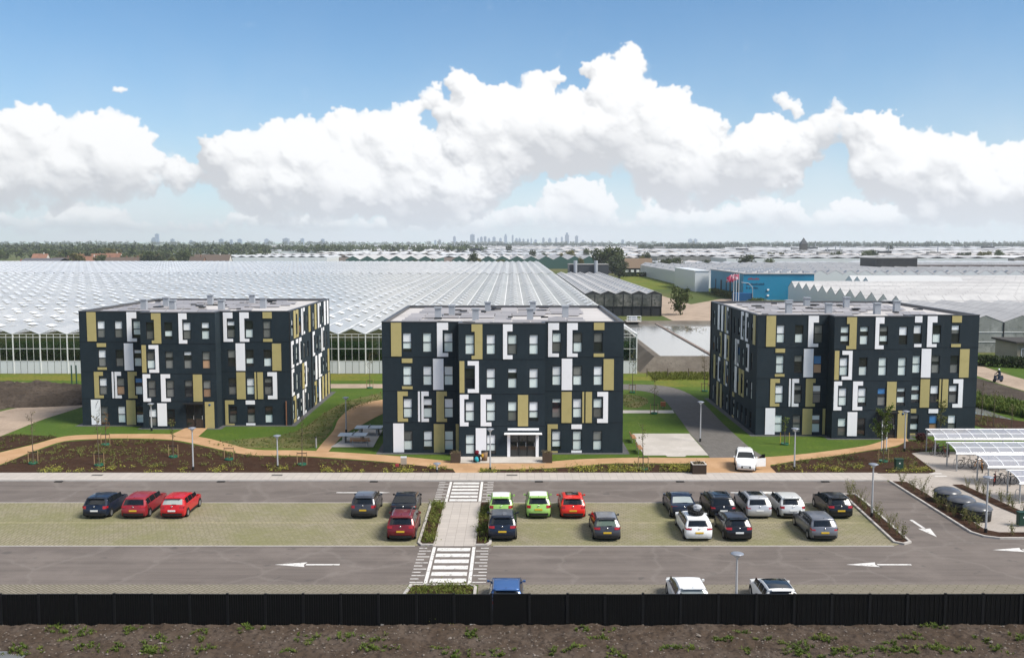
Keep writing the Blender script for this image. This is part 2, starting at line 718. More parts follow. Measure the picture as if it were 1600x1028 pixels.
# ------------------------------------------------------------------ materials of the ground
def paver_grass(t, pos, c, bs):
    mp = t.n('ShaderNodeMapping')
    mp.inputs['Rotation'].default_value = (0, 0, math.radians(38))
    t.put(mp.inputs[0], pos)
    br = t.n('ShaderNodeTexBrick')
    t.put(br.inputs['Vector'], mp.outputs[0])
    br.inputs['Scale'].default_value = 1.0
    br.inputs['Brick Width'].default_value = 0.60
    br.inputs['Row Height'].default_value = 0.17
    br.inputs['Mortar Size'].default_value = 0.035
    br.inputs['Mortar Smooth'].default_value = 0.4
    br.inputs['Color1'].default_value = (0.30, 0.262, 0.19, 1)
    br.inputs['Color2'].default_value = (0.245, 0.215, 0.155, 1)
    br.inputs['Mortar'].default_value = (0.15, 0.14, 0.075, 1)
    n1 = t.noise(pos, 0.22, 5, .65)
    n2 = t.noise(pos, 2.2, 4, .6)
    c = t.mix(t.m('MULTIPLY', t.smooth(n1.outputs[0], .36, .66), .75), br.outputs[0], (0.185, 0.18, 0.085))
    n5 = t.noise(pos, 0.75, 5, .7)
    c = t.mix(t.m('MULTIPLY', t.smooth(n5.outputs[0], .52, .72), .5), c, (0.29, 0.255, 0.20))
    c = t.mix(t.m('MULTIPLY', t.smooth(n2.outputs[0], .45, .8), .40), c, (0.34, 0.30, 0.195))
    bp = t.n('ShaderNodeBump')
    bp.inputs['Strength'].default_value = 0.8
    bp.inputs['Distance'].default_value = 0.04
    bp.invert = True
    t.put(bp.inputs['Height'], br.outputs['Fac'])
    t.put(bs.inputs['Normal'], bp.outputs[0])
    return c


def slab_joint(w, h, rot, c1, c2, mortar, msize=0.012, off=0.5):
    def f(t, pos, c, bs):
        mp = t.n('ShaderNodeMapping')
        mp.inputs['Rotation'].default_value = (0, 0, math.radians(rot))
        t.put(mp.inputs[0], pos)
        br = t.n('ShaderNodeTexBrick')
        br.offset = off
        t.put(br.inputs['Vector'], mp.outputs[0])
        br.inputs['Scale'].default_value = 1.0
        br.inputs['Brick Width'].default_value = w
        br.inputs['Row Height'].default_value = h
        br.inputs['Mortar Size'].default_value = msize
        br.inputs['Color1'].default_value = c1 + (1,)
        br.inputs['Color2'].default_value = c2 + (1,)
        br.inputs['Mortar'].default_value = mortar + (1,)
        n1 = t.noise(pos, 0.7, 5, .6)
        return t.mix(t.m('MULTIPLY', t.smooth(n1.outputs[0], .35, .75), .35), br.outputs[0], tuple(x * .72 for x in c1))
    return f


def asphalt_wear(t, pos, c, bs):
    mp = t.n('ShaderNodeMapping')
    mp.inputs['Scale'].default_value = (0.05, 1.1, 1)
    t.put(mp.inputs[0], pos)
    n1 = t.noise(mp.outputs[0], 1.0, 6, .65)           # tyre streaks along the driving direction
    n2 = t.noise(pos, 0.30, 6, .65)
    n3 = t.noise(pos, 24.0, 3, .7)
    n4 = t.noise(pos, 0.9, 2, .5)
    c = t.mix(t.smooth(n1.outputs[0], .35, .65), (0.105, 0.087, 0.077), (0.142, 0.119, 0.105))
    c = t.mix(t.m('MULTIPLY', t.smooth(n2.outputs[0], .42, .72), .65), c, (0.175, 0.147, 0.130))
    c = t.mix(t.m('MULTIPLY', t.smooth(n4.outputs[0], .66, .74), .55), c, (0.066, 0.060, 0.056))   # oil and damp spots
    vo = t.n('ShaderNodeTexVoronoi', feature='DISTANCE_TO_EDGE')
    wv = t.n('ShaderNodeVectorMath', operation='MULTIPLY_ADD')
    t.put(wv.inputs[0], n2.outputs['Color'])
    wv.inputs[1].default_value = (3, 3, 0)
    t.put(wv.inputs[2], pos)
    t.put(vo.inputs['Vector'], wv.outputs[0])
    vo.inputs['Scale'].default_value = .16
    c = t.mix(t.m('MULTIPLY', t.smooth(vo.outputs['Distance'], .035, .0), .28), c, (0.21, 0.185, 0.165))   # dusty scuff lines
    return t.mix(t.m('MULTIPLY', t.smooth(n3.outputs[0], .4, .75), .35), c, (0.20, 0.18, 0.165))


def worn(t, pos, c, bs):
    n1 = t.noise(pos, 3.0, 6, .75)
    n2 = t.noise(pos, 40.0, 3, .7)
    k = t.m('ADD', t.m('MULTIPLY', n1.outputs[0], .7), t.m('MULTIPLY', n2.outputs[0], .3))
    return t.mix(t.smooth(k, .53, .60), c, (.22, .20, .185))


M_GROUND = mat('rough_grassland', (0.075, 0.095, 0.028), .95, .1, var=[(0.02, (0.14, 0.12, 0.055), .4, .7), (0.3, (0.05, 0.08, 0.02), .45, .75)])
M_LAWN = mat('lawn_grass', (0.058, 0.104, 0.012), .9, .15,
             var=[(0.25, (0.088, 0.13, 0.017), .42, .7), (3.0, (0.045, 0.08, 0.012), .45, .7), (14., (0.085, 0.11, 0.03), .5, .75)],
             bump=[(30, .6, .05)])
M_ROUGH = mat('swale_grass', (0.085, 0.10, 0.03), .95, .1, var=[(0.5, (0.17, 0.14, 0.065), .4, .65), (4.0, (0.05, 0.07, 0.018), .45, .7)], bump=[(6, .7, .12)])
M_VERGE = mat('verge_grass', (0.10, 0.135, 0.02), .95, .1, var=[(0.12, (0.16, 0.15, 0.03), .4, .65), (2.0, (0.06, 0.09, 0.015), .45, .75)], bump=[(6, .6, .1)])
M_ASPHALT = mat('worn_asphalt', (0.13, 0.12, 0.11), .9, .25, custom=asphalt_wear, bump=[(60, .25, .01)])
M_PAVER2 = mat('strip_paver', (.3, .27, .22), .95, .1, custom=slab_joint(.9, .17, 38, (.25, .22, .178), (.205, .18, .145), (.115, .105, .07), .035))
M_DARKROAD = mat('grey_brick_road', (0.13, 0.12, 0.11), .9, .2, custom=slab_joint(.42, .21, 45, (.155, .143, .132), (.12, .11, .10), (.075, .07, .06)))
M_PAVER = mat('grass_paver', (0.3, 0.28, 0.18), .95, .1, custom=paver_grass)
M_PAVE = mat('concrete_paving', (0.4, 0.38, 0.35), .85, .25, custom=slab_joint(.62, .62, 0, (.44, .395, .355), (.395, .355, .32), (.26, .235, .21), .014, .0))
M_SLAB = mat('concrete_slab', (0.42, 0.385, 0.345), .85, .25, var=[(.5, (.50, .46, .42), .4, .7), (6, (.35, .32, .28), .5, .8)])
M_YARD = mat('yard_paving', (0.36, 0.32, 0.28), .85, .25, custom=slab_joint(.44, .22, 0, (.40, .355, .315), (.35, .31, .275), (.25, .22, .195)))
M_PATH = mat('tan_gravel_path', (0.385, 0.235, 0.125), .95, .15, var=[(.6, (.45, .285, .165), .4, .7), (10, (.33, .20, .105), .5, .8)], bump=[(40, .3, .02)])
M_PINK = mat('pale_dirt_road', (0.35, 0.27, 0.205), .95, .15, var=[(.25, (.26, .20, .15), .42, .7), (2.5, (.42, .33, .26), .5, .75)], bump=[(3, .5, .08)])
M_MULCH = mat('dark_mulch', (0.046, 0.021, 0.011), .95, .15, var=[(1.2, (.062, .034, .020), .4, .7), (9, (.026, .014, .009), .45, .7), (30, (.10, .062, .038), .6, .8)],
              bump=[(14, .9, .1)])
M_SOIL = mat('rough_soil', (0.064, 0.045, 0.032), .95, .15, var=[(.5, (.088, .067, .053), .4, .65), (5, (.034, .025, .020), .45, .7), (22, (.15, .12, .10), .60, .8)],
             bump=[(18, .8, .06)])
M_MOUND = mat('dug_earth', (0.060, 0.047, 0.037), .95, .12, var=[(.3, (.088, .070, .056), .4, .65), (3, (.040, .031, .025), .45, .7)], bump=[(5, .8, .15)])
M_KERB = mat('kerb_concrete', (0.43, 0.40, 0.37), .85, .25, var=[(1.5, (.35, .32, .29), .45, .75)])
M_PAINT = mat('white_road_paint', (0.62, 0.60, 0.57), .7, .3, var=[(5, (.50, .48, .455), .52, .75)], custom=worn)
M_WATER = mat('pond_water', (0.20, 0.205, 0.20), .05, .8, bump=[(1.2, .25, .03), (7, .15, .01)])
M_BANK = mat('basin_liner_bank', (0.115, 0.098, 0.08), .9, .2, var=[(.3, (.16, .14, .115), .4, .7), (3, (.085, .072, .06), .5, .75)], bump=[(4, .5, .1)])
M_LEAF = mat('leaf_green', (0.07, 0.10, 0.028), .7, .25, rnd=.25, transl=.25, var=[(1.5, (.11, .14, .035), .45, .7)])
M_LEAF2 = mat('leaf_olive', (0.125, 0.135, 0.038), .7, .25, rnd=.25, transl=.25, var=[(2.5, (.19, .18, .05), .45, .7)])
M_WEED = mat('weed_green', (0.085, 0.125, 0.022), .7, .2, transl=.25, var=[(1.5, (.14, .16, .03), .45, .7)])
M_DRY = mat('dry_stem', (0.16, 0.125, 0.07), .85, .15)
M_YELLOW = mat('yellow_bloom', (0.36, 0.33, 0.06), .8, .2, transl=.2, var=[(3, (.22, .24, .05), .45, .7)])
M_BARK = mat('bark', (0.115, 0.09, 0.068), .9, .2)
M_STAKE = mat('stake_wood', (0.30, 0.205, 0.11), .85, .2)

# ------------------------------------------------------------------ ground and roads
Y_FENCE, Y_R2N, Y_R2F, Y_R1N, Y_PAVN, Y_PAVF = 47.0, 52.9, 59.85, 70.1, 76.5, 79.1
g = MB()
g.add([(-16000, -9000, 0), (16000, -9000, 0), (16000, 22000, 0), (-16000, 22000, 0)], ((0, 1, 2, 3),))
g.build('ground', M_GROUND)['kind'] = 'structure'
sheet('lawn', [(-60, 79.2), (75, 79.2), (75, 140.4), (-75, 140.4)], .004, M_LAWN)
sheet('asphalt_road', [(-90, Y_R2N), (110, Y_R2N), (110, Y_PAVN), (-90, Y_PAVN)], .004, M_ASPHALT)
sheet('grass_paver_parking', [(-80, Y_R2F), (-6.05, Y_R2F), (-6.05, Y_R1N), (-80, Y_R1N)], .012, M_PAVER)
sheet('grass_paver_parking', [(-1.35, Y_R2F), (24.4, Y_R2F), (24.9, 60.2), (25.4, Y_R1N), (-1.35, Y_R1N)], .012, M_PAVER)
sheet('fence_side_parking', [(-80, Y_FENCE - .4), (-5.9, Y_FENCE - .4), (-5.9, Y_R2N), (-80, Y_R2N)], .012, M_PAVER2)
sheet('fence_side_parking', [(-1.9, Y_FENCE - .4), (70, Y_FENCE - .4), (70, Y_R2N), (-1.9, Y_R2N)], .012, M_PAVER2)
# pavement slab along the far side of the access road, with a kerb
pv = MB()
pv.box(-90, 30.6, Y_PAVN + .16, Y_PAVF, -.05, .10)
pv.build('pavement', M_PAVE)['kind'] = 'structure'


def kerb(name, pts, w=.16, h=.12, closed=False):
    b = MB()
    pts = [Vector((p[0], p[1], 0)) for p in pts]
    if closed:
        pts = pts + [pts[0]]
    for a, c in zip(pts, pts[1:]):
        d = (c - a).normalized()
        n = Vector((-d.y, d.x, 0)) * w / 2
        e = d * (w * .25)
        q = [a - e + n, a - e - n, c + e - n, c + e + n]
        if (q[1] - q[0]).cross(q[2] - q[0]).z < 0:
            q.reverse()
        b.prism(q, -.05, h)
        h += .0007
    o = b.build(name, M_KERB)
    o['kind'] = 'structure'
    return o


kerb('kerb', [(-90, Y_PAVN + .08), (30.4, Y_PAVN + .08)], .16, .115)
sheet('paved_yard', [(30.7, 76.2), (30.7, 79.2), (35.3, 79.2), (33.2, 86.5), (38, 87.5), (70, 87.5), (70, 62), (32, 62)], .016, M_YARD)
# drains at the kerb
for i, px in enumerate((94, 347, 585, 842, 1062, 1288)):
    p = G(px, 751.5)
    b = MB()
    b.box(-.32, .32, -.14, .14, .0, .045)
    for k in range(5):
        b.box(-.26 + k * .115, -.21 + k * .115, -.10, .10, .046, .056)
    o = b.build('gully_grate', mat('cast_iron', (.03, .028, .026), .6, .4, .6), None, (p.x, Y_PAVN - .16, .006))
    tag(o, 'dark cast iron gully grate at the pavement kerb, %s from the left' % nth(i), 'drain', 'gully grates along the kerb')
for i, px in enumerate((152, 433, 800)):
    p = G(px, 744)
    o = MB().box(-.45, .45, -.2, .2, 0, .012).build('manhole_cover', mat('dull_iron', (.12, .11, .10), .7, .3, .3), None, (p.x, p.y, .101))
    tag(o, 'flat grey manhole cover set in the pavement, %s from the left' % nth(i), 'manhole cover', 'manhole covers in the pavement')

# tan footpaths
P_WEST = band([(-60, 722), (0, 707), (50, 695), (100, 682), (150, 679), (200, 678), (270, 678.5), (320, 684), (360, 694), (400, 702.6), (480, 704), (600, 711), (700, 720), (735, 722)],
              [(-60, 742), (0, 726), (50, 706), (100, 689.5), (150, 686), (200, 685), (270, 687.5), (320, 697), (360, 706), (400, 711.5), (480, 713), (600, 721.5), (700, 732), (735, 733)])
P_EAST = band([(730, 721), (800, 724), (850, 722), (900, 718), (950, 716), (1000, 715), (1080, 715.5), (1150, 715), (1200, 714), (1250, 710), (1300, 704), (1350, 697), (1376, 690), (1392, 684)],
              [(730, 733), (800, 733.5), (850, 732), (900, 729), (950, 724.5), (1000, 724), (1080, 724.5), (1150, 728), (1200, 727), (1250, 719), (1300, 713), (1350, 705), (1400, 697), (1418, 688)])
sheet('footpath', P_WEST, .020, M_PATH)
sheet('footpath', P_EAST, .026, M_PATH)
sheet('footpath', PX((706, 731), (713, 740.5), (748, 740.5), (752, 731)), .032, M_PATH)
sheet('footpath', PX((1094, 722), (1103, 740.5), (1214, 740.5), (1201, 724)), .032, M_PATH)
sheet('footpath', band([(493, 706), (506, 690), (521, 673), (531, 653), (557, 634), (600, 624), (640, 618)],
                       [(513, 706), (527, 690), (541, 677), (567, 663), (600, 646), (640, 632), (680, 626)]), .038, M_PATH)
sheet('footpath', PX((264, 681), (300, 664.5), (330, 664.5), (306, 686)), .044, M_PATH)
sheet('footpath', PX((1384, 690), (1392, 682), (1414, 682), (1420, 690)), .044, M_PATH)
sheet('entrance_slab', PX((718, 724), (719, 710), (855, 710), (853, 724)), .050, M_SLAB)
sheet('back_path', PX((505, 600), (600, 600), (600, 606.5), (505, 606.5)), .012, M_PINK)
sheet('back_path', PX((0, 596), (132, 601), (132, 606), (0, 604)), .012, M_PINK)
sheet('small_path', PX((972, 641), (1051, 641), (1054, 645.5), (972, 645.5)), .012, M_SLAB)
sheet('dirt_road', band([(-80, 670), (0, 643), (60, 632), (100, 622), (140, 618)], [(-80, 710), (0, 682), (60, 658), (100, 645), (140, 632)]), .016, M_PINK)
sheet('brick_road', band([(960, 600), (1027, 602), (1065, 610), (1096, 628), (1129, 661), (1154, 684), (1174, 701), (1198, 716)],
                         [(960, 608), (1010, 612), (1035, 623), (1053, 643), (1066, 660), (1078, 677), (1093, 694), (1110, 716)]), .016, M_DARKROAD)
sheet('concrete_court', PX((988, 677.5), (1077, 677.5), (1107, 711.5), (1073, 711.5), (1070, 713.5), (1043, 713.5), (1040, 711.5), (1006, 711.5)), .020, M_SLAB)
sheet('table_court', PX((516, 699), (583, 699), (598, 672), (566, 670), (541, 684)), .044, M_SLAB)
# building skirts of grey gravel
SK = mat('gravel_skirt', (.085, .085, .088), .9, .2, var=[(8, (.13, .13, .13), .45, .7)])
# rough swale beside the path
SW1 = band([(318, 690), (360, 688), (420, 682), (470, 671), (500, 650), (540, 628), (597, 613)], [(340, 697), (380, 699), (440, 700), (490, 699), (517, 672), (530, 651), (597, 622)])
sheet('swale', SW1, .012, M_ROUGH)
SW2 = smooth_poly(PX((975, 618), (995, 618), (1012, 624), (1010, 632), (994, 637), (975, 634)))
sheet('swale', SW2, .012, M_ROUGH)
sheet('verge', [(-110, 133.5), (20, 133.5), (20, 140.5), (-110, 140.5)], .010, M_VERGE)
sheet('verge', [(20, 133.5), (19, 128), (42, 126), (60, 133), (60, 141.5), (20, 141.5)], .010, M_VERGE)

# planting beds of dark mulch
B_WEST = [Vector((-50, 79.15, 0)), Vector((-50, 80.0, 0))] + PX((-20, 733), (0, 728), (50, 707.5), (100, 691), (150, 687.5), (200, 686.5), (270, 689), (320, 699), (360, 708), (400, 713),
                                                           (480, 714.5), (600, 723), (690, 731.5), (708, 735)) + [Vector((-4.75, 79.15, 0))]
B_MID = PX((750, 739.5), (754, 735), (800, 735), (850, 733.5), (900, 730.5), (950, 726), (1000, 725.5), (1085, 726), (1096, 730), (1102, 739.5))
B_EAST = PX((1214, 739.5), (1203, 729), (1250, 720.5), (1300, 714.5), (1350, 706.5), (1402, 699), (1418, 690), (1450, 686), (1462, 692), (1470, 701), (1424, 708.5), (1462, 737), (1455, 739.5))
B_NW = PX((-40, 700), (0, 683), (20, 679), (60, 681), (90, 683), (50, 694), (0, 706), (-40, 717))
for bp_, z_ in ((B_WEST, .05), (B_MID, .05), (B_EAST, .05), (B_NW, .05)):
    sheet('planting_bed', bp_, z_, M_MULCH)
# long bed east of the right building, beside the ditch
B_DITCH = [(50, 96), (70, 82), (74, 84), (55, 103), (49, 112), (48.2, 104)]
sheet('planting_bed', B_DITCH, .05, M_MULCH)

# beds beside the pedestrian path that crosses the parking
X_A, X_B, X_C, X_D = -6.0, -5.05, -2.3, -1.4
sheet('crossing_walk', [(X_B, Y_R2F - .1), (X_C, Y_R2F - .1), (X_C, Y_R1N + .1), (X_B, Y_R1N + .1)], .030, M_PAVE)
B_W1 = [(X_A + .1, Y_R2F + .5), (X_A + .3, Y_R2F + .15), (X_B, Y_R2F + .15), (X_B, Y_R1N - .2), (X_A + .1, Y_R1N - .2)]
B_W2 = [(X_C, Y_R2F + .15), (X_D - .3, Y_R2F + .15), (X_D - .1, Y_R2F + .5), (X_D - .1, Y_R1N - .2), (X_C, Y_R1N - .2)]
B_FRONT = [(-6.4, Y_FENCE), (-2.2, Y_FENCE), (-2.2, Y_R2N - .3), (-5.6, Y_R2N - .3)]
for bp_ in (B_W1, B_W2, B_FRONT):
    sheet('planting_bed', bp_, .07, M_MULCH)
kerb('bed_kerb', [(X_A, Y_R1N - .1), (X_A, Y_R2F + .5), (X_A + .22, Y_R2F + .08), (X_B, Y_R2F + .06)])
kerb('bed_kerb', [(X_C, Y_R2F + .06), (X_D - .22, Y_R2F + .08), (X_D, Y_R2F + .5), (X_D, Y_R1N - .1)])
kerb('bed_kerb', [(-6.55, Y_FENCE), (-5.7, Y_R2N - .22), (-2.3, Y_R2N - .22), (-2.05, Y_R2N - .6), (-2.05, Y_FENCE)])
# bed at the east end of the parking and the bed across the lane
B_END = [(24.75, 60.6), (25.2, 60.3), (25.6, 60.6), (26.2, Y_R1N), (26.25, 72.2), (25.5, 72.2), (25.35, Y_R1N)]
sheet('planting_bed', B_END, .07, M_MULCH)
kerb('bed_kerb', [(25.45, 72.3), (25.28, Y_R1N), (24.7, 60.5), (25.15, 60.15), (25.7, 60.5), (26.3, Y_R1N), (26.35, 72.3)], closed=True)
B_LANE = [(30.75, 76.4), (30.75, 62.6), (31.2, 61.75), (32.0, 61.4), (60, 61.4), (60, 62.6), (32.5, 62.6), (31.9, 63.2), (31.9, 76.2)]
sheet('planting_bed', B_LANE, .07, M_MULCH)
kerb('bed_kerb', [(30.65, 76.4), (30.65, 62.6), (31.1, 61.7), (31.9, 61.3), (60, 61.3)])
B_BIN = [(36.3, 64.8), (37.0, 64.8), (36.6, 69), (36.0, 75.3), (35.2, 75.3), (35.6, 69)]
sheet('planting_bed', B_BIN, .07, M_MULCH)


# ------------------------------------------------------------------ painted markings
for ya_, yb_, nm_ in ((Y_R2F - .06, Y_R2F + .06, 'edging_strip'), (Y_R1N - .06, Y_R1N + .04, 'edging_strip'), (64.9, 65.0, 'bay_line')):
    for xa_, xb_ in ((-80, -6.2), (-1.2, 24.4)):
        o = MB().box(xa_, xb_, ya_, yb_, 0, .0165 if nm_ == 'bay_line' else .02).build(nm_, M_KERB if nm_ != 'bay_line' else mat('buff_line', (.33, .29, .17), .9, .2))
        o['kind'] = 'structure'
def zebra(y0, y1, n, where):
    r = empty('zebra_crossing', ((X_B + X_C) / 2, (y0 + y1) / 2, .008))
    hw = (X_C - X_B) / 2
    b = MB()
    dy = (y1 - y0) / n
    me = MB().box(-hw + .33, hw - .33, -dy * .29, dy * .29, 0, .005).mesh('stripe')
    me.materials.append(M_PAINT)
    for k in range(n):
        link('stripe', me, r, (0, -(y1 - y0) / 2 + dy * (k + .5), 0))
    me = MB().box(-.1, .1, -(y1 - y0) / 2 + .05, (y1 - y0) / 2 - .05, 0, .005).mesh('edge_line')
    me.materials.append(M_PAINT)
    for s in (-1, 1):
        link('edge_line', me, r, (s * (hw - .12), 0, 0))
    m1 = MB().box(-.38, .38, -.055, .055, 0, .005).mesh('dash')
    m1.materials.append(M_PAINT)
    for s in (-1, 1):
        for k in range(12):
            yy = -(y1 - y0) / 2 + (k + .5) * (y1 - y0) / 12
            link('dash', m1, r, (s * (hw + .42 + (k % 2) * .16), yy, 0), scale=(1 - .35 * (k % 2), 1, 1))
    tag(r, 'white striped zebra crossing over the road %s' % where, 'zebra crossing', 'zebra crossings')


zebra(Y_R2N + .1, Y_R2F - .15, 6, 'nearer the black fence')
zebra(Y_R1N + .2, Y_PAVN - .1, 6, 'beside the pavement')


def arrow(p, rz, L, label):
    b = MB()
    w = .11
    h = L * .48
    b.add([(-L / 2 + h, -w, 0), (L / 2, -w, 0), (L / 2, w, 0), (-L / 2 + h, w, 0)], ((0, 1, 2, 3),))
    b.add([(-L / 2, 0, 0), (-L / 2 + h, -.42, 0), (-L / 2 + h * .93, 0, 0), (-L / 2 + h, .42, 0)], ((0, 1, 2), (0, 2, 3)))
    b.v = [(x, y, z + .006 * s) for s in (0, 1) for x, y, z in b.v]
    n = 8
    b.f += [tuple(i + n for i in f) for f in b.f]
    b.s += b.s
    o = b.build('road_arrow', M_PAINT, None, (p.x, p.y, .0085), rz)
    tag(o, label, 'road marking', 'painted direction arrows')


arrow(G(480, 882), 0, 3.9, 'long white arrow pointing left on the near road, left of the zebra crossing')
arrow(G(1373, 882), 0, 3.9, 'long white arrow pointing left on the near road, right of the lamp')
arrow(G(568, 769.5), PI, 4.2, 'white arrow on the far road behind the dark grey hatchback')
arrow(G(1184, 769.5), PI, 4.2, 'white arrow on the far road behind the silver estate car')
arrow(G(1443, 825), math.radians(90) + .02, 3.9, 'white arrow in the lane between the two shrub beds')
arrow(G(1600, 859), 0, 3.9, 'white arrow cut off at the right edge of the near road')
for k, px in enumerate((1462, 1470)):
    q = G(px, 740 + 4 * k)
    o = MB().box(-.5, .5, -.12, .12, .0, .006).build('yard_marking', M_PAINT, None, (q.x, q.y, .018))
    tag(o, 'short white dash painted on the yard paving, the %s one' % ('nearer' if k else 'farther'), 'road marking')

# ------------------------------------------------------------------ soil in front of the fence
rng = random.Random(4)


def terrain(name, x0, x1, y0, y1, nx, ny, hf, m):
    vs_ = []
    for j in range(ny + 1):
        for i in range(nx + 1):
            x = x0 + (x1 - x0) * i / nx
            y = y0 + (y1 - y0) * j / ny
            vs_.append((x, y, hf(x, y)))
    fs = [(j * (nx + 1) + i, j * (nx + 1) + i + 1, (j + 1) * (nx + 1) + i + 1, (j + 1) * (nx + 1) + i) for j in range(ny) for i in range(nx)]
    b = MB()
    b.add(vs_, fs, True)
    o = b.build(name, m)
    o['kind'] = 'structure'
    return o


def soil_h(x, y):
    p = Vector((x, y, 0))
    h = .14 * noise.fractal(p * .45, 1, 2, 3) + .12 * noise.turbulence(p * 2.2, 4, False) + .07 * noise.turbulence(p * 6, 2, True)
    e = min(1, max(0, (y - 43.15) / .5)) * min(1, max(.35, (47.3 - y) / .5))
    return .02 + max(0, h + .07) * e


terrain('soil_bank', -32, 32, 43.1, 47.4, 760, 56, soil_h, M_SOIL)
sheet('brick_path', [(-40, 36), (40, 36), (40, 43.25), (-40, 43.25)], .012,
      mat('pink_brick', (.3, .2, .16), .9, .2, custom=slab_joint(.21, .11, 0, (.33, .24, .20), (.27, .19, .155), (.16, .13, .11))))
# stones and weeds on it
b = MB()
for _ in range(1500):
    x, y = rng.uniform(-30, 30), rng.uniform(43.3, 47)
    r = rng.uniform(.02, .06) * (2.0 if rng.random() < .07 else 1)
    z = soil_h(x, y)
    q = [(x + rng.gauss(0, r * .2) + r * a, y + rng.gauss(0, r * .2) + r * c, z + r * d * .7 + r * .2) for a, c, d in
         ((1, 0, 0), (-1, 0, 0), (0, 1, 0), (0, -1, 0), (0, 0, 1), (0, 0, -1))]
    b.add(q, ((0, 2, 4), (2, 1, 4), (1, 3, 4), (3, 0, 4), (2, 0, 5), (1, 2, 5), (3, 1, 5), (0, 3, 5)))
tag(b.build('loose_stones', mat('pale_stone', (.17, .145, .125), .9, .2, var=[(3, (.15, .125, .10), .45, .7)])), 'small pale stones and clods lying on the brown soil', 'stones', kind='stuff')


def tuft(b, x, y, z, r, h, n, rng, w=.03):
    for _ in range(n):
        t = rng.uniform(0, 6.28)
        o = rng.uniform(0, r * .5)
        bx, by = x + math.cos(t) * o, y + math.sin(t) * o
        l = rng.uniform(.45, 1)
        tx, ty, tz = bx + math.cos(t) * r * l, by + math.sin(t) * r * l, z + h * l * rng.uniform(.6, 1)
        mx, my, mz = (bx * .6 + tx * .4), (by * .6 + ty * .4), z + (tz - z) * .75
        sx, sy = -math.sin(t) * w, math.cos(t) * w
        b.add(((bx - sx, by - sy, z - .02), (bx + sx, by + sy, z - .02), (mx + sx, my + sy, mz), (tx, ty, tz), (mx - sx, my - sy, mz)), ((0, 1, 2, 4), (4, 2, 3)))


b = MB()
for _ in range(70):
    cx, cy = rng.uniform(-26, 26), rng.triangular(43.3, 46.9, 43.7)
    if -9 < cx < -3 and rng.random() < .7:
        continue
    big_ = rng.uniform(.5, 1.5)
    for _ in range(int(9 * big_)):
        x, y = cx + rng.gauss(0, .28 * big_), min(46.8, max(43.2, cy + rng.gauss(0, .2 * big_)))
        tuft(b, x, y, soil_h(x, y), rng.uniform(.08, .2), rng.uniform(.08, .28), 11, rng, .022)
        for _ in range(4):
            leaf(b, (x + rng.gauss(0, .1), y + rng.gauss(0, .1), soil_h(x, y) + rng.uniform(.02, .12)), rng.uniform(.03, .07), rng, 1.2)
tag(b.build('weeds', M_WEED), 'patchy green weeds and grass growing on the brown soil', 'weeds', kind='stuff')

# iron grate at the lower left corner
gr = empty('drain_grate', tuple(G(14, 1027)[:2]) + (.02,))
MB().box(-.75, .75, -.42, -.36, 0, .1).box(-.75, .75, .36, .42, 0, .1).build('frame', mat('galvanised', (.42, .43, .43), .45, .5, .7), gr)
me = MB().box(-.02, .02, -.36, .36, .01, .09).mesh('bar')
me.materials.append(MATS['galvanised'])
for k in range(14):
    link('bar', me, gr, (-.68 + k * .105, 0, 0))
tag(gr, 'galvanised grate at the lower left edge of the soil', 'grate')

# earth heap at the left
def mound_h(x, y):
    p = Vector((x, y, 0))
    e = 0
    for cx, cy, rx, ry, hh in ((-62, 118, 15, 7, 1.9), (-72, 111, 13, 6, 1.9), (-50, 124, 9, 4, 1.1), (-82, 120, 15, 7, 2.2)):
        q = ((x - cx) / rx) ** 2 + ((y - cy) / ry) ** 2
        e = max(e, hh * max(0, 1 - q) ** .8)
    n_ = noise.fractal(p * .3, 1, 2, 4) * .35 + noise.turbulence(p * 1.3, 3, False) * .25
    return e * (1 + n_ * .5) + min(e, .3) * n_ - .02


terrain('earth_mound', -98, -40, 103, 130, 190, 90, mound_h, M_MOUND)

# ------------------------------------------------------------------ apartment buildings
def wall_streaks(t, pos, c, bs):
    mp = t.n('ShaderNodeMapping')
    mp.inputs['Scale'].default_value = (1.6, 1.6, .12)
    t.put(mp.inputs[0], pos)
    n1 = t.noise(mp.outputs[0], 1.0, 5, .65)
    return t.mix(t.m('MULTIPLY', t.smooth(n1.outputs[0], .48, .75), .5), c, (.021, .031, .039))


M_WALL = mat('navy_render', (0.0125, 0.0225, 0.0300), .75, .3, var=[(.35, (.017, .029, .038), .4, .7), (3.0, (.0100, .0180, .0245), .5, .8)], custom=wall_streaks, bump=[(25, .3, .02)])
M_WALLSEAM = mat('dark_seam', (0.008, 0.011, 0.015), .8, .2)
M_WHITE = mat('white_panel', (0.88, 0.87, 0.885), .45, .45, var=[(1.2, (.82, .81, .82), .5, .8)])
M_GOLD = mat('gold_panel', (0.46, 0.385, 0.165), .5, .4, .05, var=[(1.5, (.42, .35, .145), .45, .75)])
M_FRAME = mat('black_frame', (0.012, 0.013, 0.015), .5, .4)
M_DARKGLASS = mat('dark_glass', (0.018, 0.022, 0.025), .04, .7)
M_MIDGLASS = mat('grey_curtain_glass', (0.17, 0.175, 0.165), .06, .6, rnd=.35)
M_PALEGLASS = mat('pale_curtain_glass', (0.70, 0.78, 0.75), .08, .6, rnd=.12)
M_WHITEGLASS = mat('white_blind_glass', (0.84, 0.86, 0.87), .08, .6, rnd=.1)
M_BLUEREFL = mat('blue_reflection_glass', (0.07, 0.24, 0.52), .06, .6, rnd=.2)  # blue sky reflection put into the pane colour
M_WARMGLASS = mat('warm_curtain_glass', (0.42, 0.26, 0.16), .08, .5, rnd=.25)
M_ROOF = mat('pale_roofing', (0.47, 0.445, 0.43), .8, .3, var=[(.25, (.40, .375, .36), .4, .7), (4, (.52, .495, .48), .5, .8)])
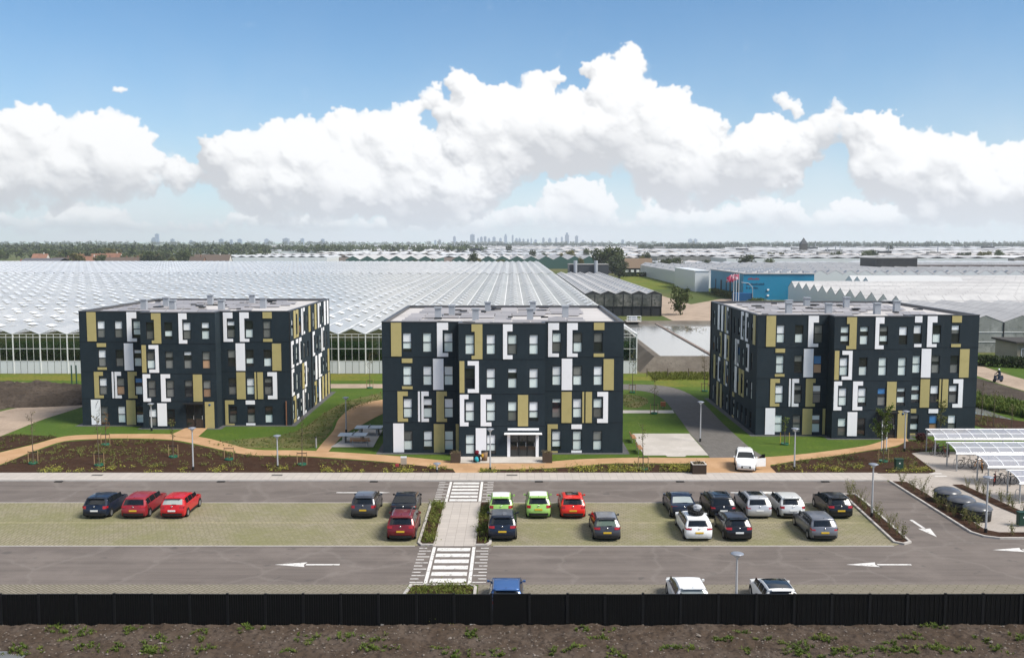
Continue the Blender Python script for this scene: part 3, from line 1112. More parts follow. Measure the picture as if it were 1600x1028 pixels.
M_PARAPET = mat('parapet_metal', (0.10, 0.10, 0.105), .45, .5, .5)
M_PV = mat('solar_cells', (0.29, 0.27, 0.265), .35, .4, rnd=.2)  # base lightened to carry the bright sky the panels mirror
M_VENT = mat('grey_vent', (0.34, 0.36, 0.39), .5, .4, .2)
M_STEELW = mat('white_steel', (0.80, 0.80, 0.80), .4, .5)
M_BLACKP = mat('black_plastic', (0.012, 0.012, 0.012), .5, .4)

KW, KM = .015235, .01494
FLOORS = ((.27, 2.05), (3.28, 5.07), (6.28, 8.05), (9.33, 11.08))
COLS = (2.30, 4.13, 6.06, 8.08, 9.98, 11.90, 13.81, 15.95, 17.86, 19.73)
B_W, B_D, B_H, M0, M1, MP = 22.06, 22.4, 12.1, 7.08, 14.83, 1.72
W_, G_ = 'w', 'g'
# facade panels in drawing units: (section, shape, u0, u1, v0, v1, colour, bar width, top arm, bottom arm)
FRONT = [
    (0, 'R', 115, 177, 160, 360, G_), (0, '[', 390, 457, 160, 362, W_, 33, 43, 22),
    (1, ']', 597, 662, 168, 378, G_, 46, 44, 21), (1, '[', 785, 842, 170, 378, W_, 25, 42, 24),
    (2, '[', 1055, 1120, 162, 363, W_, 24, 41, 20), (2, '[', 1168, 1232, 162, 363, W_, 32, 41, 20), (2, 'C', 1328, 1391, 160, 363, G_, 0, 43, 20),
    (0, 'C', 178, 241, 373, 556, G_, 0, 26, 17), (0, 'R', 365, 428, 374, 560, W_), (1, 'R', 524, 553, 389, 579, G_), (1, ']', 573, 640, 389, 579, W_, 23, 26, 22),
    (2, 'R', 1137, 1200, 374, 562, W_), (2, 'R', 1388, 1450, 376, 562, G_),
    (0, '[', 150, 212, 570, 752, G_, 32, 27, 19), (0, 'R', 273, 285, 570, 752, W_), (0, '[', 293, 338, 570, 753, W_, 14, 27, 20), (0, '[', 384, 447, 570, 753, G_, 46, 27, 20),
    (1, '[', 525, 577, 590, 780, W_, 26, 27, 23), (1, '[', 650, 715, 590, 780, W_, 32, 27, 23), (1, 'R', 874, 936, 592, 780, G_),
    (2, 'R', 1137, 1198, 573, 759, G_), (2, 'R', 1262, 1273, 573, 759, G_), (2, 'R', 1282, 1320, 573, 759, G_), (2, ']', 1352, 1417, 573, 759, W_, 29, 27, 24),
    (0, 'R', 122, 186, 763, 937, W_), (0, 'R', 367, 431, 766, 938, G_), (0, 'R', 500, 517, 766, 935, G_), (1, 'R', 620, 684, 792, 950, W_),
    (2, '[', 1053, 1115, 768, 941, G_, 21, 27, 10), (2, 'C', 1197, 1260, 769, 943, W_, 0, 27, 13)]


def panel(b, shape, x0, x1, z0, z1, y, bar=0, ta=0, ba=0, th=.05, part=None):
    """bracket, cap or plain cladding panel as one outline, th thick, outer face towards -y"""
    if shape == 'R':
        polys = [[(x0, z0), (x1, z0), (x1, z1), (x0, z1)]]
    elif shape == '[':
        polys = [[(x0, z0), (x1, z0), (x1, z0 + ba), (x0 + bar, z0 + ba), (x0 + bar, z1 - ta), (x1, z1 - ta), (x1, z1), (x0, z1)]]
    elif shape == ']':
        polys = [[(x0, z0), (x1, z0), (x1, z1), (x0, z1), (x0, z1 - ta), (x1 - bar, z1 - ta), (x1 - bar, z0 + ba), (x0, z0 + ba)]]
    else:
        polys = [[(x0, z0), (x1, z0), (x1, z0 + ba), (x0, z0 + ba)], [(x0, z1 - ta), (x1, z1 - ta), (x1, z1), (x0, z1)]]
    for p in polys if part is None else polys[part:part + 1]:
        n = len(p)
        v = [(x, y - th, z) for x, z in p] + [(x, y, z) for x, z in p]
        fs = [tuple(range(n)), tuple(range(2 * n - 1, n - 1, -1))] + [((i + 1) % n, i, n + i, n + (i + 1) % n) for i in range(n)]
        b.add(v, fs)


def facade(b, x0, x1, y, z0, z1, holes, depth=.24):
    """wall face at y (outside towards -y) with real openings"""
    xs = sorted({x0, x1} | {h[0] for h in holes} | {h[1] for h in holes})
    zs = sorted({z0, z1} | {h[2] for h in holes} | {h[3] for h in holes})
    for xa, xb in zip(xs, xs[1:]):
        for za, zb in zip(zs, zs[1:]):
            mx, mz = (xa + xb) / 2, (za + zb) / 2
            if any(h[0] < mx < h[1] and h[2] < mz < h[3] for h in holes):
                continue
            b.quad((xa, y, za), (xb, y, za), (xb, y, zb), (xa, y, zb))
    for a, c, d, e in holes:
        b.quad((a, y, d), (a, y + depth, d), (c, y + depth, d), (c, y, d))
        b.quad((a, y, e), (c, y, e), (c, y + depth, e), (a, y + depth, e))
        b.quad((a, y, d), (a, y, e), (a, y + depth, e), (a, y + depth, d))
        b.quad((c, y, d), (c, y + depth, d), (c, y + depth, e), (c, y, e))
        b.quad((a, y + depth + .02, d), (c, y + depth + .02, d), (c, y + depth + .02, e), (a, y + depth + .02, e))


WW, FR = .82, .05


def wframe(h):
    b = MB()
    b.box(-WW / 2, -WW / 2 + FR, -.05, .05, 0, h).box(WW / 2 - FR, WW / 2, -.05, .05, 0, h)
    b.box(-WW / 2 + FR, WW / 2 - FR, -.05, .05, 0, FR).box(-WW / 2 + FR, WW / 2 - FR, -.05, .05, h - FR, h)
    b.box(-WW / 2 + FR, WW / 2 - FR, -.05, .05, h * .49, h * .49 + .07)
    me = b.mesh('window')
    me.materials.append(M_FRAME)
    return me


WH = 1.78
WIN_ME = wframe(WH)
PANE_ME = {}


def pane_mesh(z0, z1, m):
    k = (round(z0, 3), round(z1, 3), m.name)
    if k not in PANE_ME:
        me = MB().box(-WW / 2 + FR, WW / 2 - FR, -.012, .012, z0, z1).mesh('pane')
        me.materials.append(m)
        PANE_ME[k] = me
    return PANE_ME[k]


def window(parent, loc, rz, style, rng):
    w = link('window', WIN_ME, parent, loc, rz)
    lo0, lo1, up0, up1 = FR, WH * .49, WH * .49 + .07, WH - FR
    pale, dark = style
    r = rng.random()
    if r < pale:
        lower = M_PALEGLASS if rng.random() < .85 else M_MIDGLASS
        upper = rng.choice((M_WHITEGLASS, M_WHITEGLASS, M_WHITEGLASS, M_PALEGLASS, M_PALEGLASS, M_MIDGLASS))
    elif r < pale + dark:
        lower = rng.choice((M_DARKGLASS, M_MIDGLASS, M_MIDGLASS, M_PALEGLASS))
        upper = rng.choice((M_DARKGLASS, M_MIDGLASS, M_WHITEGLASS))
    else:
        lower = rng.choice((M_MIDGLASS, M_WARMGLASS, M_PALEGLASS))
        upper = rng.choice((M_BLUEREFL, M_WHITEGLASS, M_MIDGLASS, M_DARKGLASS))
    if upper is not M_DARKGLASS and rng.random() < (.22 if pale > .8 else .5):          # blind part way down
        s = up0 + (up1 - up0) * rng.choice((.3, .45, .6))
        link('pane', pane_mesh(up0, s, M_DARKGLASS if rng.random() < .6 else M_MIDGLASS), w, (0, 0, 0))
        link('pane', pane_mesh(s, up1, upper), w, (0, 0, 0))
    else:
        link('pane', pane_mesh(up0, up1, upper), w, (0, 0, 0))
    if lower is M_PALEGLASS and rng.random() < .2:
        s = lo0 + (lo1 - lo0) * .35
        link('pane', pane_mesh(lo0, s, M_DARKGLASS), w, (0, 0, 0))
        link('pane', pane_mesh(s, lo1, lower), w, (0, 0, 0))
    else:
        link('pane', pane_mesh(lo0, lo1, lower), w, (0, 0, 0))


SIDE_RNG = random.Random(21)
SIDE_COLS = [1.6, 3.5, 5.4, 7.3, 9.2, 12.6, 14.5, 16.4, 18.3, 20.2]
SIDE_SPLIT = 10.9


def side_panels(rng):
    out_ = []
    for f, (z0, z1) in enumerate(FLOORS):
        a, b_ = z0 - .3, z0 + 2.55
        if f == 3:
            b_ = 12.0
        i = 0
        while i < len(SIDE_COLS):
            c = SIDE_COLS[i]
            k = rng.random()
            cl = W_ if rng.random() < .5 else G_
            if k < .25:
                out_.append(('R', c + .48, c + 1.38, a, b_, cl))
            elif k < .42:
                out_.append(('[', c - .85, c + .25, a, b_, W_, .42, .4, .3))
            elif k < .58:
                out_.append((']', c - .25, c + .85, a, b_, cl, .42, .4, .3))
            elif k < .68:
                out_.append(('C', c - .45, c + .45, a, b_, cl, 0, .45, .2))
            i += 1
    return out_


def apartment(x0, y0, kind, label, style, seed, sides):
    rng = random.Random(seed)
    R = empty('apartment_building', (x0, y0, 0))
    tag(R, label, 'apartment block', 'dark apartment blocks')
    hw = WW / 2
    # wall with openings
    wall = MB()
    ent = (828, 982) if kind == 'canopy' else None
    door = ((828 - 837.5) * KM + 11.85, (982 - 837.5) * KM + 11.85, .02, 2.12) if ent else (11.55, 13.35, .02, 2.5)
    holes = {0: [], 1: [], 2: []}
    wins = []
    for ci, cx in enumerate(COLS):
        sec = 0 if ci < 3 else 1 if ci < 7 else 2
        for fi, (z0, z1) in enumerate(FLOORS):
            if sec == 1 and fi == 0 and ci >= 5:
                continue
            holes[sec].append((cx - hw, cx + hw, z0, z0 + WH))
            wins.append((cx, sec, z0))
    holes[1].append(door)
    facade(wall, 0, M0, 0, 0, B_H, holes[0])
    facade(wall, M0, M1, -MP, 0, B_H, holes[1])
    facade(wall, M1, B_W, 0, 0, B_H, holes[2])
    wall.quad((M0, -MP, 0), (M0, -MP, B_H), (M0, 0, B_H), (M0, 0, 0))
    wall.quad((M1, -MP, 0), (M1, 0, 0), (M1, 0, B_H), (M1, -MP, B_H))
    wall.quad((0, B_D, 0), (0, B_D, B_H), (B_W, B_D, B_H), (B_W, B_D, 0))
    # sides: left side x=0 faces -x, right side x=B_W faces +x; built in facade space and turned
    for s in ('l', 'r'):
        if s in sides:
            hs = [(c - hw, c + hw, z0, z0 + WH) for c in SIDE_COLS for z0, _ in FLOORS]
        else:
            hs = []
        t = MB()
        facade(t, 0, B_D, 0, 0, B_H, hs)
        # local (u, d, z): u runs to the right when looking at the face
        if s == 'r':
            wall.add([(B_W - d, u, z) for u, d, z in t.v], t.f)
        else:
            wall.add([(d, B_D - u, z) for u, d, z in t.v], t.f)
    wall.build('wall', M_WALL, R)
    # storey seams and corner trims
    for z in (2.85, 5.75, 8.88):
        for xa, xb, y in ((0, M0 - .002, 0), (M0, M1, -MP), (M1 + .002, B_W, 0)):
            MB().box(xa + .004, xb - .004, y - .012, y + .01, z - .018, z + .018).build('seam', M_WALLSEAM, R)
    # roof: deck, parapet coping, equipment
    zr = B_H - .25
    rf = MB()
    rf.quad((.02, .02, zr), (B_W - .02, .02, zr), (B_W - .02, B_D - .02, zr), (.02, B_D - .02, zr))
    rf.quad((M0 + .02, -MP + .02, zr + .001), (M1 - .02, -MP + .02, zr + .001), (M1 - .02, .02, zr + .001), (M0 + .02, .02, zr + .001))
    ro = rf.build('roof', M_ROOF, R)
    pc = MB()
    w = .28
    o = .03
    pts = [(-o, -o), (M0 - o, -o), (M0 - o, -MP - o), (M1 + o, -MP - o), (M1 + o, -o), (B_W + o, -o), (B_W + o, B_D + o), (-o, B_D + o)]
    ins = [(w, w), (M0 + w, w), (M0 + w, -MP + w), (M1 - w, -MP + w), (M1 - w, w), (B_W - w, w), (B_W - w, B_D - w), (w, B_D - w)]
    n = 8
    v = [(x, y, z) for pl, z in ((pts, B_H + .05), (ins, B_H + .05), (pts, B_H - .04), (ins, zr - .01)) for x, y in pl]
    fs = []
    for i in range(n):
        j = (i + 1) % n
        fs += [(i, j, n + j, n + i), (2 * n + i, 2 * n + j, j, i), (n + i, n + j, 3 * n + j, 3 * n + i)]
    pc.add(v, fs)
    pc.build('parapet', M_PARAPET if kind != 'x' else M_ROOF, ro)
    # solar panels in low rows
    pm = MB()
    pm.add([(-.82, -.52, .10), (.82, -.52, .10), (.82, .52, .27), (-.82, .52, .27), (-.82, -.52, .065), (.82, -.52, .065), (.82, .52, .235), (-.82, .52, .235)],
           ((0, 1, 2, 3), (7, 6, 5, 4), (0, 4, 5, 1), (1, 5, 6, 2), (2, 6, 7, 3), (3, 7, 4, 0)))
    pme = pm.mesh('solar_panel')
    pme.materials.append(M_PV)
    vents = [(4.7, 5.8), (5.8, 9.6), (8.4, 4.3), (9.3, 14.6), (13.6, 4.7), (14.1, 15.4), (17.2, 8.6)]
    for r_ in range(7):
        for c_ in range(10):
            px_, py_ = 2.4 + c_ * 1.72 + (.6 if r_ > 3 else 0), 2.0 + r_ * 2.75
            if any(abs(px_ - a) < 1.6 and abs(py_ - b_) < 1.2 for a, b_ in vents) or rng.random() < .10:
                continue
            link('solar_panel', pme, ro, (px_, py_, zr))
    for a, b_ in vents:
        vb = MB().box(-.30, .30, -.30, .30, 0, 1.05).box(-.38, .38, -.38, .38, 1.08, 1.2)
        vb.box(-.25, .25, -.25, .25, 1.05, 1.08)
        v_ = vb.build('roof_vent', M_VENT, ro, (a, b_, zr))
    cb = MB()
    for k in range(4):
        x, y = rng.uniform(2, 5), rng.uniform(3, 18)
        pts_ = [(x, y, zr + .06)]
        for _ in range(6):
            x += rng.uniform(.5, 2.6)
            y += rng.uniform(-.8, .8)
            pts_.append((x, y, zr + .06))
        cb.path(pts_, .06, 5)
    for _ in range(10):
        x, y = rng.uniform(2, 19), rng.uniform(2, 20)
        cb.box(x, x + rng.uniform(.4, 1.3), y, y + rng.uniform(.3, .8), zr + .3, zr + .42)
    cb.build('cable_run', M_BLACKP, ro)['kind'] = 'stuff'
    # windows
    for cx, sec, z0 in wins:
        window(R, (cx, (-MP if sec == 1 else 0) + .12, z0), 0, style, rng)
    # panels
    for it in FRONT:
        sec, sh, u0, u1, v0, v1, cl = it[:7]
        bar, ta, ba = (it[7:] + (0, 0, 0))[:3]
        if kind == 'gold' and sec == 2 and sh == '[' and u0 == 1055:
            if seed == 3:
                sh, ta, ba = 'C', 41, 20
                u0, u1 = 1085, 1133
        if sec == 1:
            k, zb, zk, y = KM, 968, 66.3, -MP
        else:
            k, zb, zk, y = KW, 942, 65.0, 0
        x_0, x_1 = (u0 - 837.5) * k + 11.85, (u1 - 837.5) * k + 11.85
        z_0, z_1 = max(.03, (zb - v1) / zk), min((zb - v0) / zk, B_H - .06)
        for part in ((0, 1) if sh == 'C' else (0,)):
            b = MB()
            panel(b, sh, x_0, x_1, z_0, z_1, y - .001, bar * k, ta / zk, ba / zk, part=part)
            b.build('facade_panel', M_WHITE if cl == W_ else M_GOLD, R)
    # entrance
    y = -MP
    d0, d1, dz0, dz1 = door
    dr = MB()
    nleaf = 3 if kind == 'canopy' else 2
    lw = (d1 - d0) / nleaf
    dm = MB()
    for k in range(nleaf):
        a, c = d0 + k * lw, d0 + (k + 1) * lw
        dm.box(a + .003, a + .07, y + .06, y + .12, dz0 + .003, dz1 - .003).box(c - .07, c - .003, y + .06, y + .12, dz0 + .003, dz1 - .003)
        dm.box(a + .07, c - .07, y + .06, y + .12, dz0 + .003, dz0 + .1).box(a + .07, c - .07, y + .06, y + .12, dz1 - .09, dz1 - .003)
        dm.box(a + .07, c - .07, y + .06, y + .12, 1.0, 1.05)
    do = dm.build('entrance_door', M_FRAME, R)
    for k in range(nleaf):
        a, c = d0 + k * lw, d0 + (k + 1) * lw
        MB().box(a + .07, c - .07, y + .085, y + .10, dz0 + .1, 1.0).build('pane', M_DARKGLASS, do)
        MB().box(a + .07, c - .07, y + .085, y + .10, 1.05, dz1 - .09).build('pane', M_DARKGLASS, do)
        MB().tube((c - .12, y + .03, .95), (c - .12, y + .03, 1.35), .015).build('handle', M_STEELW, do)
    if kind == 'canopy':
        for a, c in ((810, 828), (982, 1000)):
            xa, xc = (a - 837.5) * KM + 11.85, (c - 837.5) * KM + 11.85
            MB().box(xa, xc, y - .10, y - .001, .02, 2.14).build('door_surround', M_WHITE, R)
        xa, xc = (793 - 837.5) * KM + 11.85, (1018 - 837.5) * KM + 11.85
        cn = MB().box(xa, xc, y - .55, y - .002, 2.16, 2.24)
        cn.tube((xa - .02, y - .56, 2.20), (xc + .02, y - .56, 2.20), .07, .07, 8)
        co = cn.build('canopy', M_STEELW, R)
        MB().box(xa + .3, xc - .25, y - .05, y - .003, 2.45, 2.66).build('fascia_strip', M_WHITE, R)
    else:
        b = MB()
        b.box(13.55, 14.5, y - .06, y - .001, .03, 2.8)
        gp = b.build('facade_panel', M_GOLD, R)
        # round blue house-number plate
        bb = MB()
        bb.lathe([(0.001, 0), (.12, 0), (.12, .02), (.001, .02)], 12)
        bb.v = [(14.05 + p[0], y - .061 - p[2], 2.5 + p[1]) for p in bb.v]
        bb.build('number_plate', mat('plate_blue', (.02, .07, .16), .4, .5), gp)
        MB().box(d0 - .1, d1 + .1, y - .6, y - .004, 2.62, 2.72).build('canopy', M_FRAME, R)
    # sides
    for s in sides:
        sp = side_panels(random.Random(seed * 7 + 5))
        rz = PI / 2 if s == 'r' else -PI / 2

        def tr(u, d, z):
            return (B_W - d, u, z) if s == 'r' else (d, B_D - u, z)
        for c in SIDE_COLS:
            for z0, _ in FLOORS:
                window(R, tr(c, .12, z0), rz, (.45, .35), rng)
        for it in sp:
            for part in ((0, 1) if it[0] == 'C' else (0,)):
                b = MB()
                bar, ta, ba = (it[6:] + (0, 0, 0))[:3]
                panel(b, it[0], it[1], it[2], max(.03, it[3]), it[4], -.001, bar, ta, ba, part=part)
                b.v = [tr(*p) for p in b.v]
                b.build('facade_panel', M_WHITE if it[5] == W_ else M_GOLD, R)
        for ua, ub in ((SIDE_SPLIT - .09, SIDE_SPLIT + .09), (.02, .14)):
            b = MB()
            b.box(ua, ub, -.10, -.001, .01, B_H - .06)
            b.v = [tr(*p) for p in b.v]
            b.build('downpipe', M_FRAME, R)
    # gravel skirt around the foot
    sk = [(-.6, -.6), (M0 - .5, -.6), (M0 - .5, -MP - .5), (M1 + .5, -MP - .5), (M1 + .5, -.6), (B_W + .6, -.6), (B_W + .6, B_D + .6), (-.6, B_D + .6)]
    b = MB()
    b.add([(x, yy, .012) for x, yy in sk], (tuple(range(8)),))
    b.build('gravel_skirt', SK, R)
    return R


b1 = apartment(-45.5, 100.5, 'gold', 'dark navy apartment block with white and gold panels, left of the footpath and ping-pong tables', (.15, .6), 1, 'r')
b2 = apartment(-11.87, 87.1, 'canopy', 'dark navy apartment block with a white canopy over its entrance, in the middle', (.90, .08), 2, '')
b3 = apartment(24.5, 95.3, 'gold', 'dark navy apartment block with white and gold panels, beside the bicycle shelters', (.42, .38), 3, 'l')
# details that differ: copper downpipe on the left block, branch print on its first ground-floor panel
MB().tube((21.6, -.10, .02), (21.6, -.10, 2.6), .07, .07, 8).build('copper_downpipe', mat('copper_brown', (.26, .12, .07), .5, .5, .3), b1)
rngp = random.Random(8)
for k in range(7):
    pr = MB()
    x, z = 1.35 + rngp.uniform(.0, .5), .2 + k * .33
    pts = [(x, -.058, z)]
    for _ in range(5):
        x = min(1.83, max(1.0, x + rngp.uniform(-.04, .16)))
        z = min(2.6, z + rngp.uniform(.05, .16))
        pts.append((x, -.058, z))
    pr.path(pts, .014, 4)
    pr.build('branch_print', M_FRAME, b1)

# ------------------------------------------------------------------ greenhouses
def glass_roof(t, pos, c, bs):
    sp = t.n('ShaderNodeSeparateXYZ')
    t.put(sp.inputs[0], pos)
    bars = t.m('LESS_THAN', t.m('FRACT', t.m('MULTIPLY', sp.outputs[1], 1 / 1.12)), .06)
    n1 = t.noise(pos, .05, 4, .6)
    n2 = t.noise(pos, .6, 3, .6)
    c = t.mix(t.smooth(n1.outputs[0], .35, .65), (.72, .73, .74), (.86, .86, .86))
    c = t.mix(t.m('MULTIPLY', t.smooth(n2.outputs[0], .4, .75), .4), c, (.55, .57, .61))  # bluish patches put sky glints into the roof colour
    return t.mix(t.m('MULTIPLY', bars, .5), c, (.82, .82, .82))


M_GROOF = mat('greenhouse_roof_glass', (.6, .62, .64), .14, .55, custom=glass_roof, transl=.45)
def white_roof(t, pos, c, bs):
    sp = t.n('ShaderNodeSeparateXYZ')
    t.put(sp.inputs[0], pos)
    bars = t.m('MAXIMUM', t.m('LESS_THAN', t.m('FRACT', t.m('MULTIPLY', sp.outputs[1], 1 / 3.2)), .10), t.m('LESS_THAN', t.m('FRACT', t.m('MULTIPLY', sp.outputs[0], 1 / 4.1)), .05))
    n1 = t.noise(pos, .05, 4, .6)
    n2 = t.noise(pos, .5, 4, .65)
    c = t.mix(t.smooth(n1.outputs[0], .35, .65), (.38, .37, .365), (.47, .46, .45))
    c = t.mix(t.m('MULTIPLY', t.smooth(n2.outputs[0], .4, .75), .45), c, (.31, .305, .31))
    return t.mix(t.m('MULTIPLY', bars, .6), c, (.22, .215, .215))


M_GROOF2 = mat('white_greenhouse_roof', (.45, .44, .43), .6, .25, custom=white_roof)
M_VFLAP = mat('vent_glass', (.74, .745, .75), .3, .5, rnd=.15)
M_GWHITE = mat('frosted_panel', (.62, .64, .65), .3, .5, rnd=.06)
M_GBAR = mat('white_glazing_bar', (.72, .72, .70), .5, .4)
gl = bpy.data.materials.new('clear_glass')
gl.use_nodes = True
_t = NT(gl.node_tree)
gl.node_tree.nodes.remove(gl.node_tree.nodes['Principled BSDF'])
_tr = _t.n('ShaderNodeBsdfTransparent')
_tr.inputs[0].default_value = (.80, .86, .84, 1)
_gs = _t.n('ShaderNodeBsdfGlossy')
_gs.inputs['Roughness'].default_value = .03
_fr = _t.n('ShaderNodeFresnel')
_fr.inputs[0].default_value = 1.5
_mx = _t.n('ShaderNodeMixShader')
_t.put(_mx.inputs[0], _fr.outputs[0])
_t.put(_mx.inputs[1], _tr.outputs[0])
_t.put(_mx.inputs[2], _gs.outputs[0])
_t.put(gl.node_tree.nodes['Material Output'].inputs[0], _mx.outputs[0])
M_CLEAR = gl


def in_view(x, y, z, mx=30):
    c, s = math.cos(PITCH), math.sin(PITCH)
    dep = y * c - (z - CAM_H) * s
    return dep > 1 and -mx < 800 + FOC * x / dep < 1600 + mx


def gable_mesh(span, rise, length, name, m, th=.06, single=False):
    """one roof span, ridge along y, gutter edge at z=0"""
    b = MB()
    h = span / 2
    v = []
    for y in (0, length):
        v += [(-h, y, 0), (0, y, rise), (h, y, 0), (-h, y, -th), (0, y, rise - th), (h, y, -th)]
    b.add(v, ((0, 1, 7, 6), (1, 2, 8, 7), (3, 9, 10, 4), (4, 10, 11, 5), (0, 3, 4, 1), (1, 4, 5, 2), (6, 7, 10, 9), (7, 8, 11, 10)))
    if single:                               # one pane of glass thick
        b.f, b.s = b.f[:2], b.s[:2]
    me = b.mesh(name)
    me.materials.append(m)
    return me


GX1, GY0, GYM, GY1, EAVE, RISE, SPAN = 18.4, 140.7, 402.0, 655.0, 5.9, .78, 4.0
gh = empty('glass_greenhouse', (0, GY0, 0))
tag(gh, 'vast white glass greenhouse behind the left and middle apartment blocks', 'greenhouse')
ma = gable_mesh(SPAN, RISE, GYM - GY0 - 1.2, 'roof_span', M_GROOF, single=True)
mb_ = gable_mesh(SPAN, RISE, GY1 - GYM, 'roof_span', M_GROOF)
nsp = 98
for k in range(nsp):
    cx = GX1 - SPAN * (k + .5)
    if in_view(cx, GYM, EAVE, 60):
        link('roof_span', ma, gh, (cx, 0, EAVE))
    link('roof_span', mb_, gh, (cx, GYM - GY0, EAVE + .15))
# gutters between the spans
gme = MB().box(-.09, .09, 0, GYM - GY0 - 1.2, -.12, .05).mesh('gutter')
gme.materials.append(M_GBAR)
for k in range(nsp + 1):
    cx = GX1 - SPAN * k
    if in_view(cx, GYM, EAVE, 60):
        link('gutter', gme, gh, (cx, 0, EAVE))
# cross wall between the two halves
MB().box(GX1 - SPAN * nsp, GX1, GYM - GY0 - 1.0, GYM - GY0 - .3, EAVE - .5, EAVE - .02).build('cross_gutter', M_GBAR, gh)
# opened roof vents, staggered on both slopes
sl = math.atan2(RISE, SPAN / 2)
vb = MB()
L2 = math.hypot(RISE, SPAN / 2)


def vent_pts(cx, y, side, ang):
    """flap hinged at the ridge, lifted by ang"""
    a = sl - ang
    w = .95
    dx, dz = math.cos(a) * w, -math.sin(a) * w
    q = []
    for t_ in (0, .03):
        for (f, yy) in ((0, -1.1), (1, -1.1), (1, 1.1), (0, 1.1)):
            q.append((cx + side * (.04 + dx * f), y + yy, EAVE + RISE + .05 + dz * f + t_))
    return q


VF = ((3, 2, 1, 0), (4, 5, 6, 7), (0, 1, 5, 4), (1, 2, 6, 5), (2, 3, 7, 6), (3, 0, 4, 7))
rng = random.Random(11)
spots = []
for k in range(nsp):
    cx = GX1 - SPAN * (k + .5)
    y = GY0 + 2.5 + (k % 2) * 2.2
    i = 0
    while y < 640:
        if not (GYM - 3 < y < GYM + 2) and in_view(cx, y, EAVE):
            spots.append((y, cx, 1 if i % 2 else -1))
        y += 4.48
        i += 1
spots.sort()
rest = MB()
for n_, (y, cx, sd) in enumerate(spots):
    ang = rng.uniform(.07, .17)
    zz = .15 if y > GYM else 0
    pts = [(p[0], p[1] - GY0, p[2] + zz) for p in vent_pts(cx, y, sd, ang)]
    if n_ < 300:
        c = Vector(pts[0])
        MB().add([Vector(p) - c for p in pts], VF).build('roof_vent', M_VFLAP, gh, c)
    else:
        rest.add(pts, VF)
rest.build('far_roof_vents', M_VFLAP, gh)['kind'] = 'stuff'


def glass_wall(parent, length, tr, bays, pane_ok, eave, low=1.9, bars=4, rise=RISE, wall_low=True):
    """glazed wall in local (u, d, z) mapped by tr; posts every bay, bars, panes in three rows, gable above each bay"""
    w = length / bays
    for k in range(bays + 1):
        b = MB().box(k * w - .08, k * w + .08, -.06, .10, 0, eave + .05)
        b.v = [tr(*p) for p in b.v]
        b.build('post', M_GBAR, parent)
    for k in range(bays):
        u0 = k * w
        b = MB()
        for i in range(1, bars):
            x = u0 + w * i / bars
            b.box(x - .022, x + .022, -.02, .04, low, eave)
        for z in (low, (low + eave) / 2 - .2, eave - .02, eave - .5):
            b.box(u0 + .08, u0 + w - .08, -.03, .05, z - .03, z + .03)
        if rise:
            for s in (0, 1):
                x0_, x1_ = u0 + .08 + s * (w / 2 - .08), u0 + w / 2 + s * (w / 2 - .08)
                za, zb = (eave, eave + rise) if s == 0 else (eave + rise, eave)
                b.add([(x0_, -.04, za - .07), (x1_, -.04, zb - .07), (x1_, -.04, zb - .01), (x0_, -.04, za - .01),
                       (x0_, .06, za - .07), (x1_, .06, zb - .07), (x1_, .06, zb - .01), (x0_, .06, za - .01)],
                      ((0, 1, 2, 3), (7, 6, 5, 4), (0, 4, 5, 1), (3, 2, 6, 7)))
        b.v = [tr(*p) for p in b.v]
        b.build('glazing_bars', M_GBAR, parent)['kind'] = 'stuff'
        mz = (low + eave) / 2 - .2
        for i in range(bars):
            xa, xb = u0 + w * i / bars + .03, u0 + w * (i + 1) / bars - .03
            rows = [(.03, low - .03, M_GWHITE), (low + .03, mz - .03, M_CLEAR), (mz + .03, eave - .53, M_CLEAR)]
            for za, zb, m_ in rows:
                p = MB().box(xa, xb, 0, .012, za, zb)
                p.v = [tr(*q) for q in p.v]
                p.build('pane', m_, parent)


nb = 24
glass_wall(gh, nb * SPAN, lambda u, d, z: (GX1 - nb * SPAN + u, d + .1, z), nb, None, EAVE)
glass_wall(gh, 60, lambda u, d, z: (GX1 - d - .05, u + .2, z), 12, None, EAVE, rise=0, bars=3)
MB().box(GX1 - .1, GX1 + .05, 60.2, GYM - GY0 - 1.3, 0, EAVE).build('side_wall', M_GWHITE, gh)
MB().box(GX1 - nsp * SPAN, GX1, GY1 - GY0 - .2, GY1 - GY0, 0, EAVE).build('back_wall', M_GWHITE, gh)
# crop seen through the front glass
b = MB()
for _ in range(15000):
    x = rng.uniform(GX1 - nb * SPAN, GX1 - .5)
    row = rng.choice((0, 0, 0, 1, 2))
    leaf(b, (x, GY0 + 1.8 + row * 1.6 + rng.gauss(0, .15), rng.triangular(.9, 4.6, 2.9)), rng.uniform(.14, .30), rng, .3)
for k in range(120):
    x = GX1 - nb * SPAN + k * .8
    b.tube((x, GY0 + 2, 0), (x, GY0 + 2, 4.6), .02, .02, 4, False)
b.add([(GX1 - nb * SPAN, GY0 + 6, 0), (GX1 - .5, GY0 + 6, 0), (GX1 - .5, GY0 + 6, 4.2), (GX1 - nb * SPAN, GY0 + 6, 4.2)], ((0, 1, 2, 3),))
tag(b.build('crop_plants', mat('crop_leaf', (.15, .23, .09), .7, .2, transl=.3, var=[(1.0, (.09, .15, .06), .4, .7)])),
    'dense green crop growing inside the glass greenhouse', 'crop', kind='stuff')


